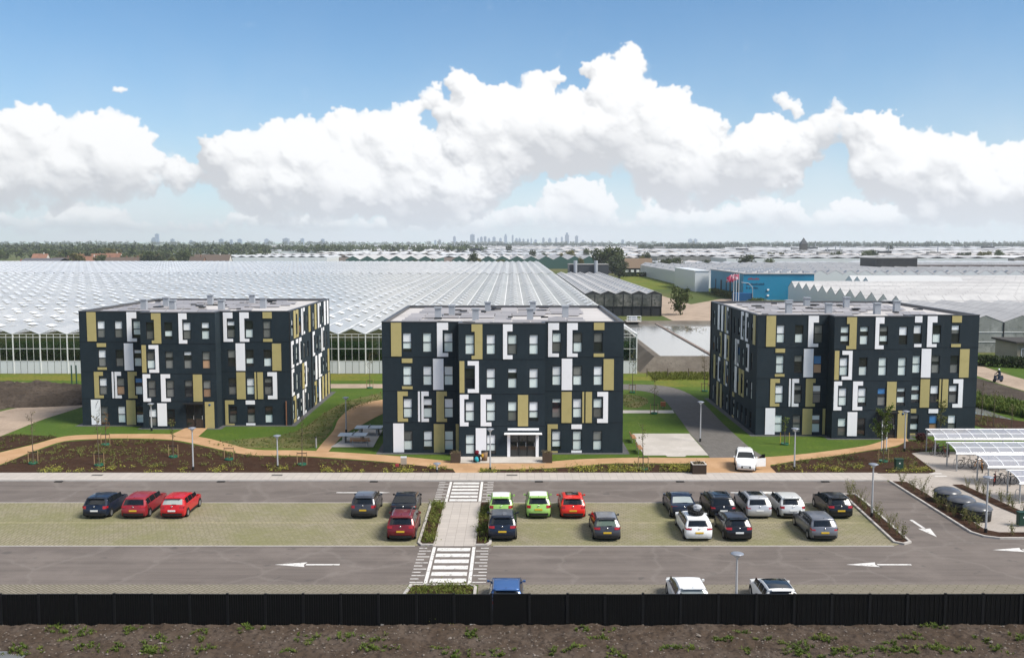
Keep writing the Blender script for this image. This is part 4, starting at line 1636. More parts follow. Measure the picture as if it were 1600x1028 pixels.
def long_greenhouse(name, label, x0, x1, y0, y1, eave, span, rise, m_roof, m_wall, group=None, ridge='y', vents=0, seed=0, loc=None):
    """plain multi-span greenhouse; ridge along y or x; each span of roof a part"""
    R = empty(name, (x0, y0, 0))
    tag(R, label, 'greenhouse', group)
    w, d = x1 - x0, y1 - y0
    rs = random.Random(seed)
    if ridge == 'y':
        n = max(1, round(w / span))
        sp = w / n
        me = gable_mesh(sp, rise, d, 'roof_span', m_roof)
        for k in range(n):
            link('roof_span', me, R, (sp * (k + .5), 0, eave))
    else:
        n = max(1, round(d / span))
        sp = d / n
        me = gable_mesh(sp, rise, w, 'roof_span', m_roof)
        for k in range(n):
            link('roof_span', me, R, (0, sp * (k + .5), eave), -PI / 2)
    wl = MB()
    wl.box(0.05, w - .05, .05, .25, 0, eave - .07).box(.05, w - .05, d - .25, d - .05, 0, eave - .07)
    wl.box(.05, .25, .26, d - .26, 0, eave - .07).box(w - .25, w - .05, .26, d - .26, 0, eave - .07)
    for k in range(n):                       # gable triangles at the open ends
        if ridge == 'y':
            for yy in (.05, d - .05):
                wl.add([(sp * k + .03, yy, eave - .07), (sp * (k + 1) - .03, yy, eave - .07), (sp * (k + .5), yy, eave + rise - .08)], ((0, 1, 2),))
        else:
            for xx in (.05, w - .05):
                wl.add([(xx, sp * k + .03, eave - .07), (xx, sp * (k + 1) - .03, eave - .07), (xx, sp * (k + .5), eave + rise - .08)], ((0, 1, 2),))
    wl.build('wall', m_wall, R)
    if vents:
        vm = MB().box(-.5, .5, -1.0, 1.0, -.03, .03).mesh('roof_vent')
        vm.materials.append(mat('grey_vent_glass', (.22, .24, .26), .2, .5))
        cnt = 0
        for k in range(n):
            L = d if ridge == 'y' else w
            u = 2.5 + (k % 2) * 3
            while u < L - 2 and cnt < 280:
                o = link('roof_vent', vm, R)
                if ridge == 'y':
                    o.location = (sp * (k + .5) - sp * .22, u, eave + rise * .66)
                    o.rotation_euler = (0, -math.atan2(rise, sp / 2) - .12, 0)
                else:
                    o.location = (u, sp * (k + .5) - sp * .22, eave + rise * .66)
                    o.rotation_euler = (math.atan2(rise, sp / 2) + .12, 0, PI / 2 if False else 0)
                    o.scale = (1.4, .5, 1)
                cnt += 1
                u += vents
    return R

# ------------------------------------------------------------------ middle distance
M_DARKWALL = mat('black_cladding', (.022, .023, .025), .6, .35, var=[(.5, (.035, .036, .038), .45, .7)])
M_GREYWALL = mat('grey_cladding', (.20, .195, .185), .7, .3, var=[(.3, (.26, .25, .24), .4, .7)])
M_DIMGLASS = mat('dim_glass', (.07, .075, .07), .08, .6, var=[(.25, (.17, .165, .15), .42, .62), (1.2, (.03, .035, .03), .5, .7)])
M_TEAL = mat('teal_cladding', (.014, .20, .34), .45, .4, var=[(.12, (.012, .17, .30), .4, .7)])

# processing hall beside the big greenhouse
hall = long_greenhouse('processing_hall', 'low hall with wavy white roof, glass band and black walls beside the water basin', 19.2, 39.4, 252, 415, 5.9, 4.04, .8, M_GROOF2, M_DARKWALL, vents=7.5)
hall['category'] = 'hall'
hb = MB()
me = MB().box(.06, 2.40, -.10, -.0, 2.6, 5.75).mesh('glass_panel')
me.materials.append(M_DIMGLASS)
for k in range(8):
    link('glass_panel', me, hall, (k * 2.5 + .1, 0, 0))
for k in range(9):
    MB().box(k * 2.5 - .04, k * 2.5 + .12, -.16, -.0, 0, 5.8).build('mullion', M_FRAME, hall)
MB().box(.02, 20.2, -.13, .02, 2.42, 2.58).build('sill_beam', M_FRAME, hall)
me = MB().box(20.16, 20.26, .3, 7.6, 2.6, 5.75).mesh('glass_panel')
me.materials.append(M_DIMGLASS)
for k in range(20):
    link('glass_panel', me, hall, (0, k * 8, 0))

p = at(922, 418)
tb = empty('plant_room', (p.x, p.y, 0))
MB().box(-9, 8, 0, 14, 0, 9.6).build('wall', mat('dark_grey_metal', (.045, .05, .058), .5, .4), tb)
MB().box(-9.2, 8.2, -.2, 14.2, 9.62, 9.9).build('roof', M_GREYWALL, tb)
for x in (-6.5, 2.4):
    MB().tube((x, -1, 0), (x, -1, 11.5), .8, .8, 12).build('silo', M_VENT, tb)
tag(tb, 'dark grey plant room with pale silos beyond the wavy hall roof', 'building')

# green house gables far behind, teal coloured shade walls
M_SHADE = mat('green_shade_wall', (.045, .10, .085), .6, .3)
for x0, x1, lab in ((-122, -58, 'left'), (-44, 62, 'right')):
    long_greenhouse('gable_greenhouse', 'white greenhouse with dark green gable ends behind the vast greenhouse, the %s one' % lab, x0, x1, 705, 820, 6.8, 10.6, 2.7, M_GROOF2, M_SHADE, 'green gable greenhouses')

# water basin between the middle and right blocks
WZ = 1.5
bas = MB()
x0, x1, y0, y1 = 19.0, 64.0, 142.0, 214.0
bw, tw = 3.4, 1.0
rect = lambda i, z: [(x0 + i, y0 + i, z), (x1 - i, y0 + i, z), (x1 - i, y1 - i, z), (x0 + i, y1 - i, z)]
rings = [rect(0, 0), rect(2.6, 2.1), rect(3.4, 2.1), rect(5.4, .9)]
for a, c in zip(rings, rings[1:]):
    for i in range(4):
        j = (i + 1) % 4
        bas.quad(a[i], a[j], c[j], c[i])
bas.build('basin_bank', M_BANK)['kind'] = 'structure'
sheet('basin_water', [(x0 + 4, y0 + 4), (x1 - 4, y0 + 4), (x1 - 4, y1 - 4), (x0 + 4, y1 - 4)], WZ, M_WATER)
o = MB().box(31.4, 31.9, y0 + 4.2, y1 - 4.2, WZ - .4, WZ + .14).build('basin_divider', mat('rusty_divider', (.20, .155, .13), .8, .2))
tag(o, 'thin brown divider running across the water basin', 'divider')
rng = random.Random(31)
b = MB()
for _ in range(70):
    x, y = 36 + rng.gauss(0, 2.0), 197 + rng.gauss(0, 3.5)
    a = rng.uniform(0, 6.28)
    l = rng.uniform(.4, 1.4)
    b.tube((x, y, WZ - .05), (x + math.cos(a) * l, y + math.sin(a) * l, WZ + rng.uniform(.05, .5)), .05, .02, 4)
tag(b.build('brush_pile', M_DRY), 'tangle of dry brush lying in the water basin', 'brushwood', kind='stuff')
pj = empty('pump_jetty', (26.5, 209, 2.1))
MB().box(-1.6, 1.6, -1.2, 2.5, 0, .15).build('deck', M_SLAB, pj)
for x in (-1.5, -.5, .5, 1.5):
    MB().tube((x, -1.1, .15), (x, -1.1, 1.3), .05).build('rail_post', M_STEELW, pj)
for z in (.7, 1.3):
    MB().tube((-1.5, -1.1, z), (1.5, -1.1, z), .05).build('rail', M_STEELW, pj)
MB().box(-.9, .9, .2, 1.6, .15, 1.0).build('pump_housing', M_VENT, pj)
tag(pj, 'white railed pump platform at the back edge of the water basin', 'pump platform')
# wire fence in front of the basin
wf = empty('wire_fence', (0, 137.5, 0))
me = MB().tube((0, 0, 0), (0, 0, 1.25), .06, .06, 6).mesh('post')
me.materials.append(M_BARK)
for k in range(13):
    link('post', me, wf, (19.5 + k * 3, 0, 0))
for z in (.35, .75, 1.15):
    MB().tube((19.5, 0, z), (55.5, 0, z), .012, .012, 4).build('wire', M_DRY, wf)
tag(wf, 'low post and wire fence on the verge before the water basin', 'fence')

# grounds to the right of the basin
sheet('yard_road', [(39.8, 216), (52, 216), (62, 280), (76, 318), (110, 330), (110, 338), (72, 330), (56, 300), (46, 262), (39.8, 262)], .02, M_PINK)
sheet('yard_road', [(39.8, 262), (46, 262), (56, 300), (52, 420), (44, 420), (41, 300)], .026, M_PINK)
sheet('meadow', PX((958, 455), (1100, 450), (1100, 426), (975, 424)), .02, M_VERGE)
sheet('meadow', [(52, 216), (75, 216), (85, 300), (76, 316), (63, 280)], .02, M_VERGE)
hm = MB()
rng = random.Random(5)
for k in range(420):
    t_ = rng.random()
    x, y = 55 + 22 * t_ + rng.gauss(0, 1.0), 222 + 78 * t_ + rng.gauss(0, 1.2)
    for _ in range(16):
        leaf(hm, (x + rng.gauss(0, .7), y + rng.gauss(0, .7), rng.uniform(.1, 2.0)), rng.uniform(.2, .45), rng)
tag(hm.build('ditch_growth', M_LEAF), 'line of rough green growth along the ditch beside the yard road', 'bushes', kind='stuff')

# teal packing shed with sign
tl = empty('teal_shed', (0, 0, 0))
tx0, tx1, ty0, ty1, tz = 77.8, 101.6, 323, 376, 8.7
wl = MB().box(tx0, tx1, ty0, ty1, 0, tz)
wl.build('wall', M_TEAL, tl)
MB().box(tx0 - .3, tx1 + .3, ty0 - .3, ty1 + .3, tz + .005, tz + .35).build('roof', M_GROOF2, tl)
me = MB().box(-1.0, 1.0, -.6, .6, 0, .5).mesh('rooflight')
me.materials.append(M_VENT)
for i in range(6):
    for j in range(9):
        link('rooflight', me, tl, (tx0 + 2.5 + i * 3.9 + (j % 2) * 1.5, ty0 + 3 + j * 5.6, tz + .35))
for k, yy in enumerate((329, 336, 341, 348, 356, 366)):
    MB().box(tx0 - .12, tx0 - .01, yy, yy + (1.0 if k % 2 else 2.0), .3, 5.5).build('strip_window', M_FRAME, tl)


# lettering too blurred to read: rows of letter-sized strokes, one red row and two dark rows
M_REDSIGN = mat('red_lettering', (.36, .045, .055), .5, .4)
M_NAVY = mat('dark_lettering', (.008, .03, .07), .5, .4)
rl = random.Random(3)
for x0_, z0_, hh_, ws_, m_ in ((1.6, 6.75, .85, (.45, .42, .5, .55, .42, .5, .45), M_REDSIGN),
                               (1.1, 5.0, .8, (.6, .3, .4, .4, .4, .3, .42, .4, .35, .4, .3, .4, .4), M_NAVY), (1.1, 3.75, .8, (.6, 0, .6, 0, .55, .3, .4, .4), M_NAVY)):
    x_ = tx0 + x0_
    for w_ in ws_:
        if w_:
            h_ = hh_ * rl.choice((.7, .75, 1.0))
            b = MB().box(x_, x_ + w_ * .3, ty0 - .06, ty0 - .003, z0_, z0_ + h_).box(x_ + w_ * .301, x_ + w_ * .9, ty0 - .06, ty0 - .003, z0_ + h_ * .35, z0_ + h_ * .62)
            b.build('letter', m_, tl)
        x_ += (w_ or .25) + .08
for z in (3.2, 1.3):
    MB().box(tx0 + 8.0, tx0 + 8.7, ty0 - .3, ty0 - .003, z, z + .55).build('wall_lamp', M_STEELW, tl)
MB().box(tx0 - 4.2, tx0 + 1.6, ty0 - 6.5, ty0 - 2, 0, 2.6).build('entrance_block', mat('deep_blue_panel', (.01, .075, .20), .5, .4), tl)
b = MB()
pts = [(tx0 - 2.2, ty0 - 6.6, 6.2), (tx0 + .2, ty0 - 6.6, 5.9), (tx0 + 1.5, ty0 - 6.6, 4.6), (tx0 + 1.6, ty0 - 6.6, 0)]
b.path(pts, .12, 6)
b.build('entrance_arch', M_VENT, tl)
tag(tl, 'teal blue shed with blurred red and dark lettering behind three flags', 'shed')
o = MB().box(72.0, 77.5, 378, 425, 0, 8.0).box(71.8, 77.6, 377.8, 425.2, 8.005, 8.3).build('wall', M_GWHITE)
o.name = 'wall'
ws = empty('pale_shed', (0, 0, 0))
o.parent = ws
tag(ws, 'pale shed adjoining the back of the teal shed', 'shed')
MFLAG = mat('flag_red', (.42, .05, .11), .7, .2, var=[(.9, (.6, .45, .5), .5, .56)])
for k, px in enumerate((1146, 1150, 1154)):
    q = at(px, 312)
    fp = empty('flagpole', (q.x, q.y, 0))
    MB().tube((0, 0, 0), (0, 0, 9.2), .09, .06, 8).build('pole', M_STEELW, fp)
    b = MB()
    for i in range(8):
        for j in range(2):
            pass
    vs_, fs = [], []
    for i in range(9):
        for j in range(5):
            u = i / 8
            vs_.append((-.05 - 2.3 * u, .25 * math.sin(u * 7 + k), 9.1 - 1.7 * (1 - j / 4) - .9 * u + .12 * math.sin(u * 5)))
    for i in range(8):
        for j in range(4):
            a = i * 5 + j
            fs.append((a, a + 1, a + 6, a + 5))
    b.add(vs_, fs, True)
    b.build('flag', MFLAG, fp)
    tag(fp, 'white flagpole with red flag before the teal shed, %s from the left' % nth(k), 'flagpole', 'red flags')

# greenhouses on the right
long_greenhouse('sawtooth_greenhouse', 'long greenhouse with a zigzag front roof behind the teal shed', 76, 330, 405, 570, 6.0, 6.4, 1.7, M_GROOF2, M_GWHITE, vents=22)
long_greenhouse('sawtooth_greenhouse', 'white greenhouse with zigzag west gables behind the right apartment block', 88, 250, 216, 306, 5.2, 7.5, 2.0, M_GROOF2, M_GWHITE, ridge='x')
g2 = long_greenhouse('glass_greenhouse', 'glass greenhouse behind the beige house at the right edge', 80, 220, 168, 214, 5.4, 6.4, 1.2, M_GROOF2, mat('dull_glass', (.24, .25, .235), .15, .55, var=[(.3, (.36, .37, .35), .45, .65), (1.3, (.17, .18, .165), .5, .7)]), seed=3)
for k in range(22):
    MB().box(k * 6.4 - .1, k * 6.4 + .1, -.05, .04, 0, 5.3).build('post', M_FRAME, g2)
for k in range(12):
    for z in (1.9, 3.6):
        MB().box(k * 6.4 + .1, k * 6.4 + 6.3, -.03, .04, z - .05, z + .05).build('rail', M_GBAR, g2)
o = long_greenhouse('tunnel_greenhouse', 'bright white tunnel roof in front of the zigzag greenhouse', 120, 152, 322, 346, 5.6, 8, 2.0, mat('bright_white_film', (.46, .46, .455), .5, .3), M_GWHITE, ridge='x')
long_greenhouse('low_greenhouse', 'low white greenhouse with brown gutters right of the tunnel roof', 156, 330, 318, 395, 4.4, 8, 1.6, M_GROOF2, mat('brownish_wall', (.30, .24, .21), .8, .2), ridge='x')
q = at(1405, 520)
db = empty('dark_warehouse', (0, 0, 0))
MB().box(178, 198, 470, 492, 0, 11.5).build('wall', M_DARKWALL, db)
MB().box(198.01, 270, 474, 492, 0, 8).build('annex', mat('taupe_wall', (.10, .085, .08), .8, .2), db)
MB().box(177.8, 198.2, 469.8, 492.2, 11.505, 11.8).build('roof', M_GREYWALL, db)
tag(db, 'dark box warehouse rising behind the zigzag greenhouse', 'warehouse')

# beige house, hedge, road, scooter side of the picture
bh = empty('beige_house', (80.5, 152, 0))
MB().box(0, 13, 0, 7, 0, 3.3).build('wall', mat('beige_render', (.30, .27, .21), .85, .2, var=[(.6, (.25, .225, .175), .45, .7)]), bh)
MB().box(-.5, 13.5, -.6, 7.5, 3.31, 3.6).build('roof', mat('dark_flat_roof', (.06, .055, .05), .8, .2), bh)
for x, w, z0, z1 in ((.6, 1.3, 1.1, 2.5), (2.9, 1.0, .2, 2.4), (9.0, 1.6, .3, 2.5)):
    w_ = MB().box(x, x + w, -.06, -.003, z0, z1).build('window', M_STEELW, bh)
    MB().box(x + .1, x + w - .1, -.08, -.062, z0 + .1, z1 - .1).build('pane', M_MIDGLASS, w_)
tag(bh, 'low beige flat-roofed house before the glass greenhouse', 'house')
rng = random.Random(12)
b = MB()
for _ in range(6000):
    u = rng.random()
    x, y = 72 + 26 * u, 150.5 - 12.0 * u
    leaf(b, (x + rng.gauss(0, .5), y + rng.gauss(0, .5), rng.uniform(0, 1.7)), rng.uniform(.12, .28), rng)
tag(b.build('hedge', mat('hedge_leaf', (.035, .052, .018), .8, .2, transl=.2)), 'dark clipped hedge in front of the beige house', 'hedge')
sheet('side_road', band([(1500, 560), (1540, 574), (1570, 584), (1640, 604)], [(1500, 578), (1540, 592), (1570, 602), (1640, 622)]), .020, M_PINK)
sheet('side_lawn', PX((1500, 545), (1600, 572), (1680, 592), (1680, 612), (1600, 590), (1540, 573), (1500, 562)), .014, M_LAWN)
sheet('dirt_patch', PX((1518, 588), (1600, 612), (1660, 628), (1660, 640), (1600, 626), (1560, 622), (1520, 615)), .024, M_MOUND)
b = MB()
for _ in range(900):
    u = rng.random()
    q = G(1515 + 130 * u, 622 + 28 * u + rng.uniform(-5, 13))
    tuft(b, q.x, q.y, 0, rng.uniform(.2, .5), rng.uniform(.4, 1.4), 9, rng, .05)
tag(b.build('reeds', M_WEED), 'bright green reeds growing along the ditch at the right', 'reeds', kind='stuff')
dw = PX((1512, 630), (1560, 648), (1600, 662), (1660, 682), (1660, 700), (1600, 680), (1560, 664), (1512, 648))
sheet('ditch_water', dw, .020, M_WATER)

# ------------------------------------------------------------------ trees
def crown(b, rng, c, rx, rz, n, s):
    """leaf faces grouped in uneven clumps through the crown volume"""
    cl = []
    for _ in range(max(4, n // 38)):
        while True:
            p = Vector((rng.uniform(-1, 1), rng.uniform(-1, 1), rng.uniform(-1, 1)))
            if .25 < p.length < 1:
                break
        cl.append((p, rng.uniform(.18, .36)))
    for _ in range(n):
        p, r = rng.choice(cl)
        q = p + Vector((rng.gauss(0, r * .6), rng.gauss(0, r * .6), rng.gauss(0, r * .5)))
        leaf(b, (c[0] + q.x * rx, c[1] + q.y * rx, c[2] + q.z * rz), s * rng.uniform(.6, 1.3), rng, .3, .7)


def limbs(b, rng, h0, h1, rx, n, r):
    for k in range(n):
        a = 6.28 * k / n + rng.uniform(-.4, .4)
        z = h0 + (h1 - h0) * rng.uniform(.0, .45)
        b.tube((0, 0, z), (math.cos(a) * rx * .6, math.sin(a) * rx * .6, z + (h1 - z) * rng.uniform(.4, .8)), r, r * .3, 5)


def tree_mesh(seed, h, rx, n, s, base=.25):
    rng = random.Random(seed)
    t = MB()
    t.tube((0, 0, -.1), (0, 0, h * .55), h * .024, h * .012, 7)
    limbs(t, rng, h * base, h * .9, rx, 6, h * .010)
    c = MB()
    crown(c, rng, (0, 0, h * (base + 1) / 2), rx, h * (1 - base) / 2, n, s)
    return t, c


TREE_V = []
M_FARLEAF = [mat('far_leaf_%s' % w, c, .8, .2, transl=.2, rnd=.2, var=[(.3, c2, .45, .7)]) for w, c, c2 in (
    ('dark', (.056, .070, .036), (.085, .098, .045)), ('mid', (.068, .088, .030), (.095, .11, .038)), ('yellowish', (.11, .105, .028), (.15, .13, .04)))]  # some haze of distance is mixed into these leaf colours
for i, (h, rx, n, s, base) in enumerate(((10, 4.2, 1500, .42, .1), (12, 3.4, 1400, .42, .12), (8, 4.5, 1400, .42, .05), (14, 4.0, 1600, .48, .1), (7, 3.0, 1000, .36, .08))):
    t, c = tree_mesh(100 + i, h, rx, n, s, base)
    tm = t.mesh('trunk')
    tm.materials.append(M_BARK)
    cms = []
    for m_ in M_FARLEAF:
        cm = c.mesh('crown')
        cm.materials.append(m_)
        cms.append(cm)
    TREE_V.append((h, tm, cms))


def far_tree(px, d, h, v, leafk, label, group, wide=1.0, z=0, cat='tree'):
    q = at(px, d, 0)
    hh, tm, cms = TREE_V[v % len(TREE_V)]
    s = h / hh
    R = empty('tree', (q.x, q.y, z), (px * 7.3) % 6.28)
    R.scale = (s * wide, s * wide, s)
    link('trunk', tm, R)
    link('crown', cms[leafk], R)
    tag(R, label, cat, group)


far_tree(1063, 256, 8.0, 4, 1, 'slender green tree standing beside the yard road near the basin', None, .75)
for k, (px, d, h, v, lk, w) in enumerate(((937, 640, 15, 1, 1, 1.3), (948, 645, 17, 3, 1, 1.2), (958, 630, 16, 0, 1, 1.1), (962, 560, 11, 2, 0, 1.0), (968, 520, 9, 4, 0, 1.2))):
    far_tree(px, d, h, v, lk, 'tall green tree in the clump beyond the plant room, %s from the left' % nth(k), 'clump of trees beyond the plant room', w)
mids = [(487, 690, 6, 4, 1), (648, 688, 7, 0, 1), (677, 688, 8, 1, 0), (703, 690, 6, 4, 2), (739, 690, 13, 3, 1), (747, 695, 8, 0, 2), (783, 690, 7, 2, 1), (832, 980, 12, 1, 0),
        (849, 960, 9, 0, 0), (877, 940, 9, 1, 2), (893, 960, 11, 2, 2), (908, 690, 9, 3, 2), (917, 1050, 13, 1, 1), (926, 1080, 11, 3, 0), (1010, 760, 12, 1, 1), (1003, 720, 9, 0, 2),
        (1037, 560, 9, 2, 0), (1047, 560, 10, 0, 0), (1058, 555, 10, 2, 0), (1026, 570, 8, 0, 0), (1070, 560, 8, 4, 0), (1104, 570, 9, 0, 0), (1170, 620, 11, 2, 0), (1202, 620, 9, 0, 1),
        (1355, 950, 11, 2, 1), (1363, 960, 12, 0, 0), (1300, 1000, 9, 1, 1), (1310, 1040, 10, 0, 1), (1500, 980, 9, 0, 1), (1514, 980, 9, 2, 0), (1533, 970, 10, 0, 2), (1545, 960, 10, 2, 2),
        (1560, 960, 12, 0, 1), (1575, 950, 8, 4, 0), (1205, 1050, 9, 4, 2), (1222, 1050, 9, 4, 2), (1390, 1700, 15, 0, 0), (795, 1500, 16, 1, 0), (1455, 1150, 9, 4, 1), (1256, 1250, 8, 2, 1)]
for k, (px, d, h, v, lk) in enumerate(sorted(mids)):
    far_tree(px, d, h, v, lk, 'scattered tree among the distant greenhouses, %s from the left' % nth(k), 'trees among the distant greenhouses')
rng = random.Random(77)
hs = [(x + rng.uniform(-4, 4), rng.uniform(690, 1050), rng.uniform(8, 13), rng.randrange(5), rng.choice((0, 0, 1, 1, 2))) for x in
      (92, 98, 104, 112, 118, 126, 134, 141, 150, 168, 186, 196, 204, 214, 228, 238, 246, 256, 264, 272, 280, 288, 298, 306, 3, 12, 60, 74, 160, 178)]
for k, (px, d, h, v, lk) in enumerate(sorted(hs)):
    far_tree(px, d, h, v, lk, 'rounded tree among the houses at the far left, %s from the left' % nth(k), 'trees among the far left houses', 1.1)
sp = empty('church_tower', tuple(at(1255, 1500)))
MB().box(-5, 5, -5, 5, 0, 17).build('tower', mat('dark_stone', (.055, .05, .045), .9, .1), sp)
b = MB()
b.add([(-5.2, -5.2, 17), (5.2, -5.2, 17), (5.2, 5.2, 17), (-5.2, 5.2, 17), (0, 0, 27)], ((0, 1, 4), (1, 2, 4), (2, 3, 4), (3, 0, 4)))
b.build('spire', mat('slate', (.04, .042, .045), .7, .3), sp)
tag(sp, 'dark pointed tower standing alone on the right horizon', 'tower')

# ------------------------------------------------------------------ houses and barns at the far left and middle
def house(px, d, w, dep, eave, ridge, mw, mr, label, group=None, rz=0.0):
    q = at(px, d)
    R = empty('house', (q.x, q.y, 0), rz)
    b = MB().box(-w / 2, w / 2, 0, dep, 0, eave)
    for x in (-w / 2, w / 2):
        b.add([(x, 0, eave), (x, dep, eave), (x, dep / 2, ridge - .05)], ((0, 1, 2),))
    b.build('wall', mw, R)
    r = MB()
    o = .4
    v = []
    for x in (-w / 2 - o, w / 2 + o):
        v += [(x, -o, eave - .2), (x, dep / 2, ridge), (x, dep + o, eave - .2), (x, -o, eave - .4), (x, dep / 2, ridge - .2), (x, dep + o, eave - .4)]
    r.add(v, ((0, 6, 7, 1), (1, 7, 8, 2), (3, 4, 10, 9), (4, 5, 11, 10), (0, 1, 4, 3), (1, 2, 5, 4), (6, 9, 10, 7), (7, 10, 11, 8), (0, 3, 9, 6), (2, 8, 11, 5)))
    ro = r.build('roof', mr, R)
    MB().box(w * .2, w * .2 + .8, dep * .45, dep * .45 + .8, ridge - 1.2, ridge + 1.2).build('chimney', mw, ro)
    k = int(w / 3)
    for i in range(k):
        x = -w / 2 + (i + .5) * w / k
        MB().box(x - .6, x + .6, -.05, -.003, .9, 2.3).build('window', M_DARKGLASS, R)
    tag(R, label, 'house', group)


M_BRICKW = mat('far_brick', (.22, .13, .09), .9, .1)
M_PALEW = mat('far_pale_wall', (.52, .49, .45), .9, .1)
M_TILE = mat('orange_tiles', (.23, .115, .075), .85, .2, rnd=.15, var=[(.4, (.18, .09, .06), .45, .7)])
M_TILED = mat('brown_tiles', (.10, .075, .06), .85, .2, rnd=.2)
hl = [(95, 735, 26, M_TILED), (138, 790, 22, M_TILE), (162, 770, 24, M_TILE), (185, 730, 34, M_TILED), (205, 745, 24, M_TILED), (222, 720, 20, M_TILED), (148, 900, 24, M_TILE), (117, 880, 20, M_TILE),
      (175, 950, 24, M_TILE), (330, 840, 50, M_TILED), (306, 780, 18, M_TILED), (60, 900, 22, M_TILE), (240, 820, 18, M_TILE)]
for k, (px, d, w, mr) in enumerate(sorted(hl, key=lambda t_: t_[0])):
    house(px, d, w * .62, 10, 3.4, 8.0 if d < 800 else 8.8, M_BRICKW if k % 3 else M_PALEW, mr, '%s-roofed house beyond the vast greenhouse, %s house from the left' % ('orange' if mr is M_TILE else 'brown', nth(k)),
          'houses at the far left')
bn = empty('grey_barn', tuple(at(62, 676)))
MB().box(-14, 13, 0, 20, 0, 6.0).build('wall', mat('barn_grey', (.17, .155, .145), .85, .2), bn)
b = MB()
b.add([(-14.4, -.5, 6.0), (13.4, -.5, 6.0), (13.4, 10, 8.2), (-14.4, 10, 8.2), (13.4, 20.5, 6.0), (-14.4, 20.5, 6.0)], ((0, 1, 2, 3), (3, 2, 4, 5)))
b.build('roof', mat('barn_roof', (.10, .095, .10), .6, .3), bn)
tag(bn, 'long grey barn at the left edge behind the vast greenhouse', 'barn')
cr = empty('red_crane_truck', tuple(at(29, 670)))
MB().box(-2.0, 2.0, 0, 3, 1.0, 3.4).build('body', mat('signal_red', (.45, .03, .025), .5, .4), cr)
MB().tube((-1.0, 1.5, 3.4), (1.6, 1.5, 7.6), .35, .25, 6).build('boom', MATS['signal_red'], cr)
for x in (-1.4, 1.4):
    w_ = MB().lathe([(.001, -.4), (.6, -.4), (.6, .4), (.001, .4)], 12)
    w_.v = [(p[1] + x, p[0] + .2, p[2] + .6) for p in w_.v]
    w_.build('wheel', M_BLACKP, cr)
tag(cr, 'small red vehicle with a raised arm beside the grey barn', 'truck')
fh = empty('farmhouse', tuple(at(1000, 590)))
MB().box(-11, 13, 0, 12, 0, 3.6).build('wall', M_DARKWALL, fh)
b = MB()
b.add([(-11.5, -.5, 3.6), (8, -.5, 3.6), (8, 6, 9.6), (-9.5, 6, 9.6), (8, 12.5, 3.6), (-11.5, 12.5, 3.6)], ((0, 1, 2, 3), (3, 2, 4, 5), (0, 3, 5), (1, 4, 2)))
b.build('roof', mat('thatch_brown', (.17, .125, .09), .95, .1), fh)
b = MB()
b.add([(8.02, -.4, 3.6), (13.5, -.4, 3.6), (13.5, 6, 8.0), (8.02, 6, 8.0), (13.5, 12.4, 3.6), (8.02, 12.4, 3.6)], ((0, 1, 2, 3), (3, 2, 4, 5)))
b.build('metal_roof', M_VENT, fh)
for k in range(5):
    MB().box(-9 + k * 3.4, -7.2 + k * 3.4, -.05, -.003, 1.2, 2.6).build('window', M_STEELW, fh)
tag(fh, 'brown-roofed farmhouse with white windows beyond the wavy hall', 'farmhouse')
b = MB()
for _ in range(2500):
    x = rng.uniform(60, 103)
    leaf(b, (x, 545 + rng.gauss(0, .6), rng.uniform(0, 2.4)), rng.uniform(.3, .6), rng)
tag(b.build('hedge', MATS['hedge_leaf']), 'long dark hedge right of the brown-roofed farmhouse', 'hedge')
b = MB()
for _ in range(1500):
    u = rng.random()
    leaf(b, (tx0 - 2 + rng.gauss(0, .7), 328 + 34 * u + rng.gauss(0, .8), rng.uniform(0, 2.2)), rng.uniform(.2, .5), rng)
tag(b.build('shrub_row', M_LEAF2), 'row of yellow-green shrubs along the side of the teal shed', 'shrubs')

# ------------------------------------------------------------------ far plain of greenhouses
FARM = [M_GROOF2, mat('far_roof_warm', (.54, .495, .46), .6, .3), mat('far_roof_grey', (.46, .465, .47), .5, .3), mat('far_roof_bright', (.64, .625, .61), .6, .3)]
rng = random.Random(2024)
far_blocks, far_lab, far_row = [], [], 0
y_ = 845.0
while y_ < 4600:
    dep = y_ * rng.uniform(.06, .10)
    half = 830 / FOC * y_
    x = -half - rng.uniform(0, .3) * y_
    while x < half:
        w = y_ * rng.uniform(.10, .30)
        px_ = 800 + FOC * (x + w / 2) / y_
        gap = y_ * rng.uniform(.002, .016)
        left_woods = px_ < 410 and y_ > 1150
        houses_ = px_ < 320 and y_ < 1150
        if not left_woods and not houses_ and not (y_ < 900 and px_ < 1000) and rng.random() < .92:
            far_blocks.append((x, x + w, y_, y_ + dep, rng.uniform(4.5, 6.3)))
            far_lab.append((far_row, sum(1 for t_ in far_lab if t_[0] == far_row)))
        x += w + gap
    y_ += dep + y_ * rng.uniform(.006, .022)
    far_row += 1
far_blocks += [(110, 210, 600, 640, 5.5), (240, 420, 600, 690, 5.0), (60, 130, 640, 680, 5.5), (62, 100, 600, 630, 5.0)]
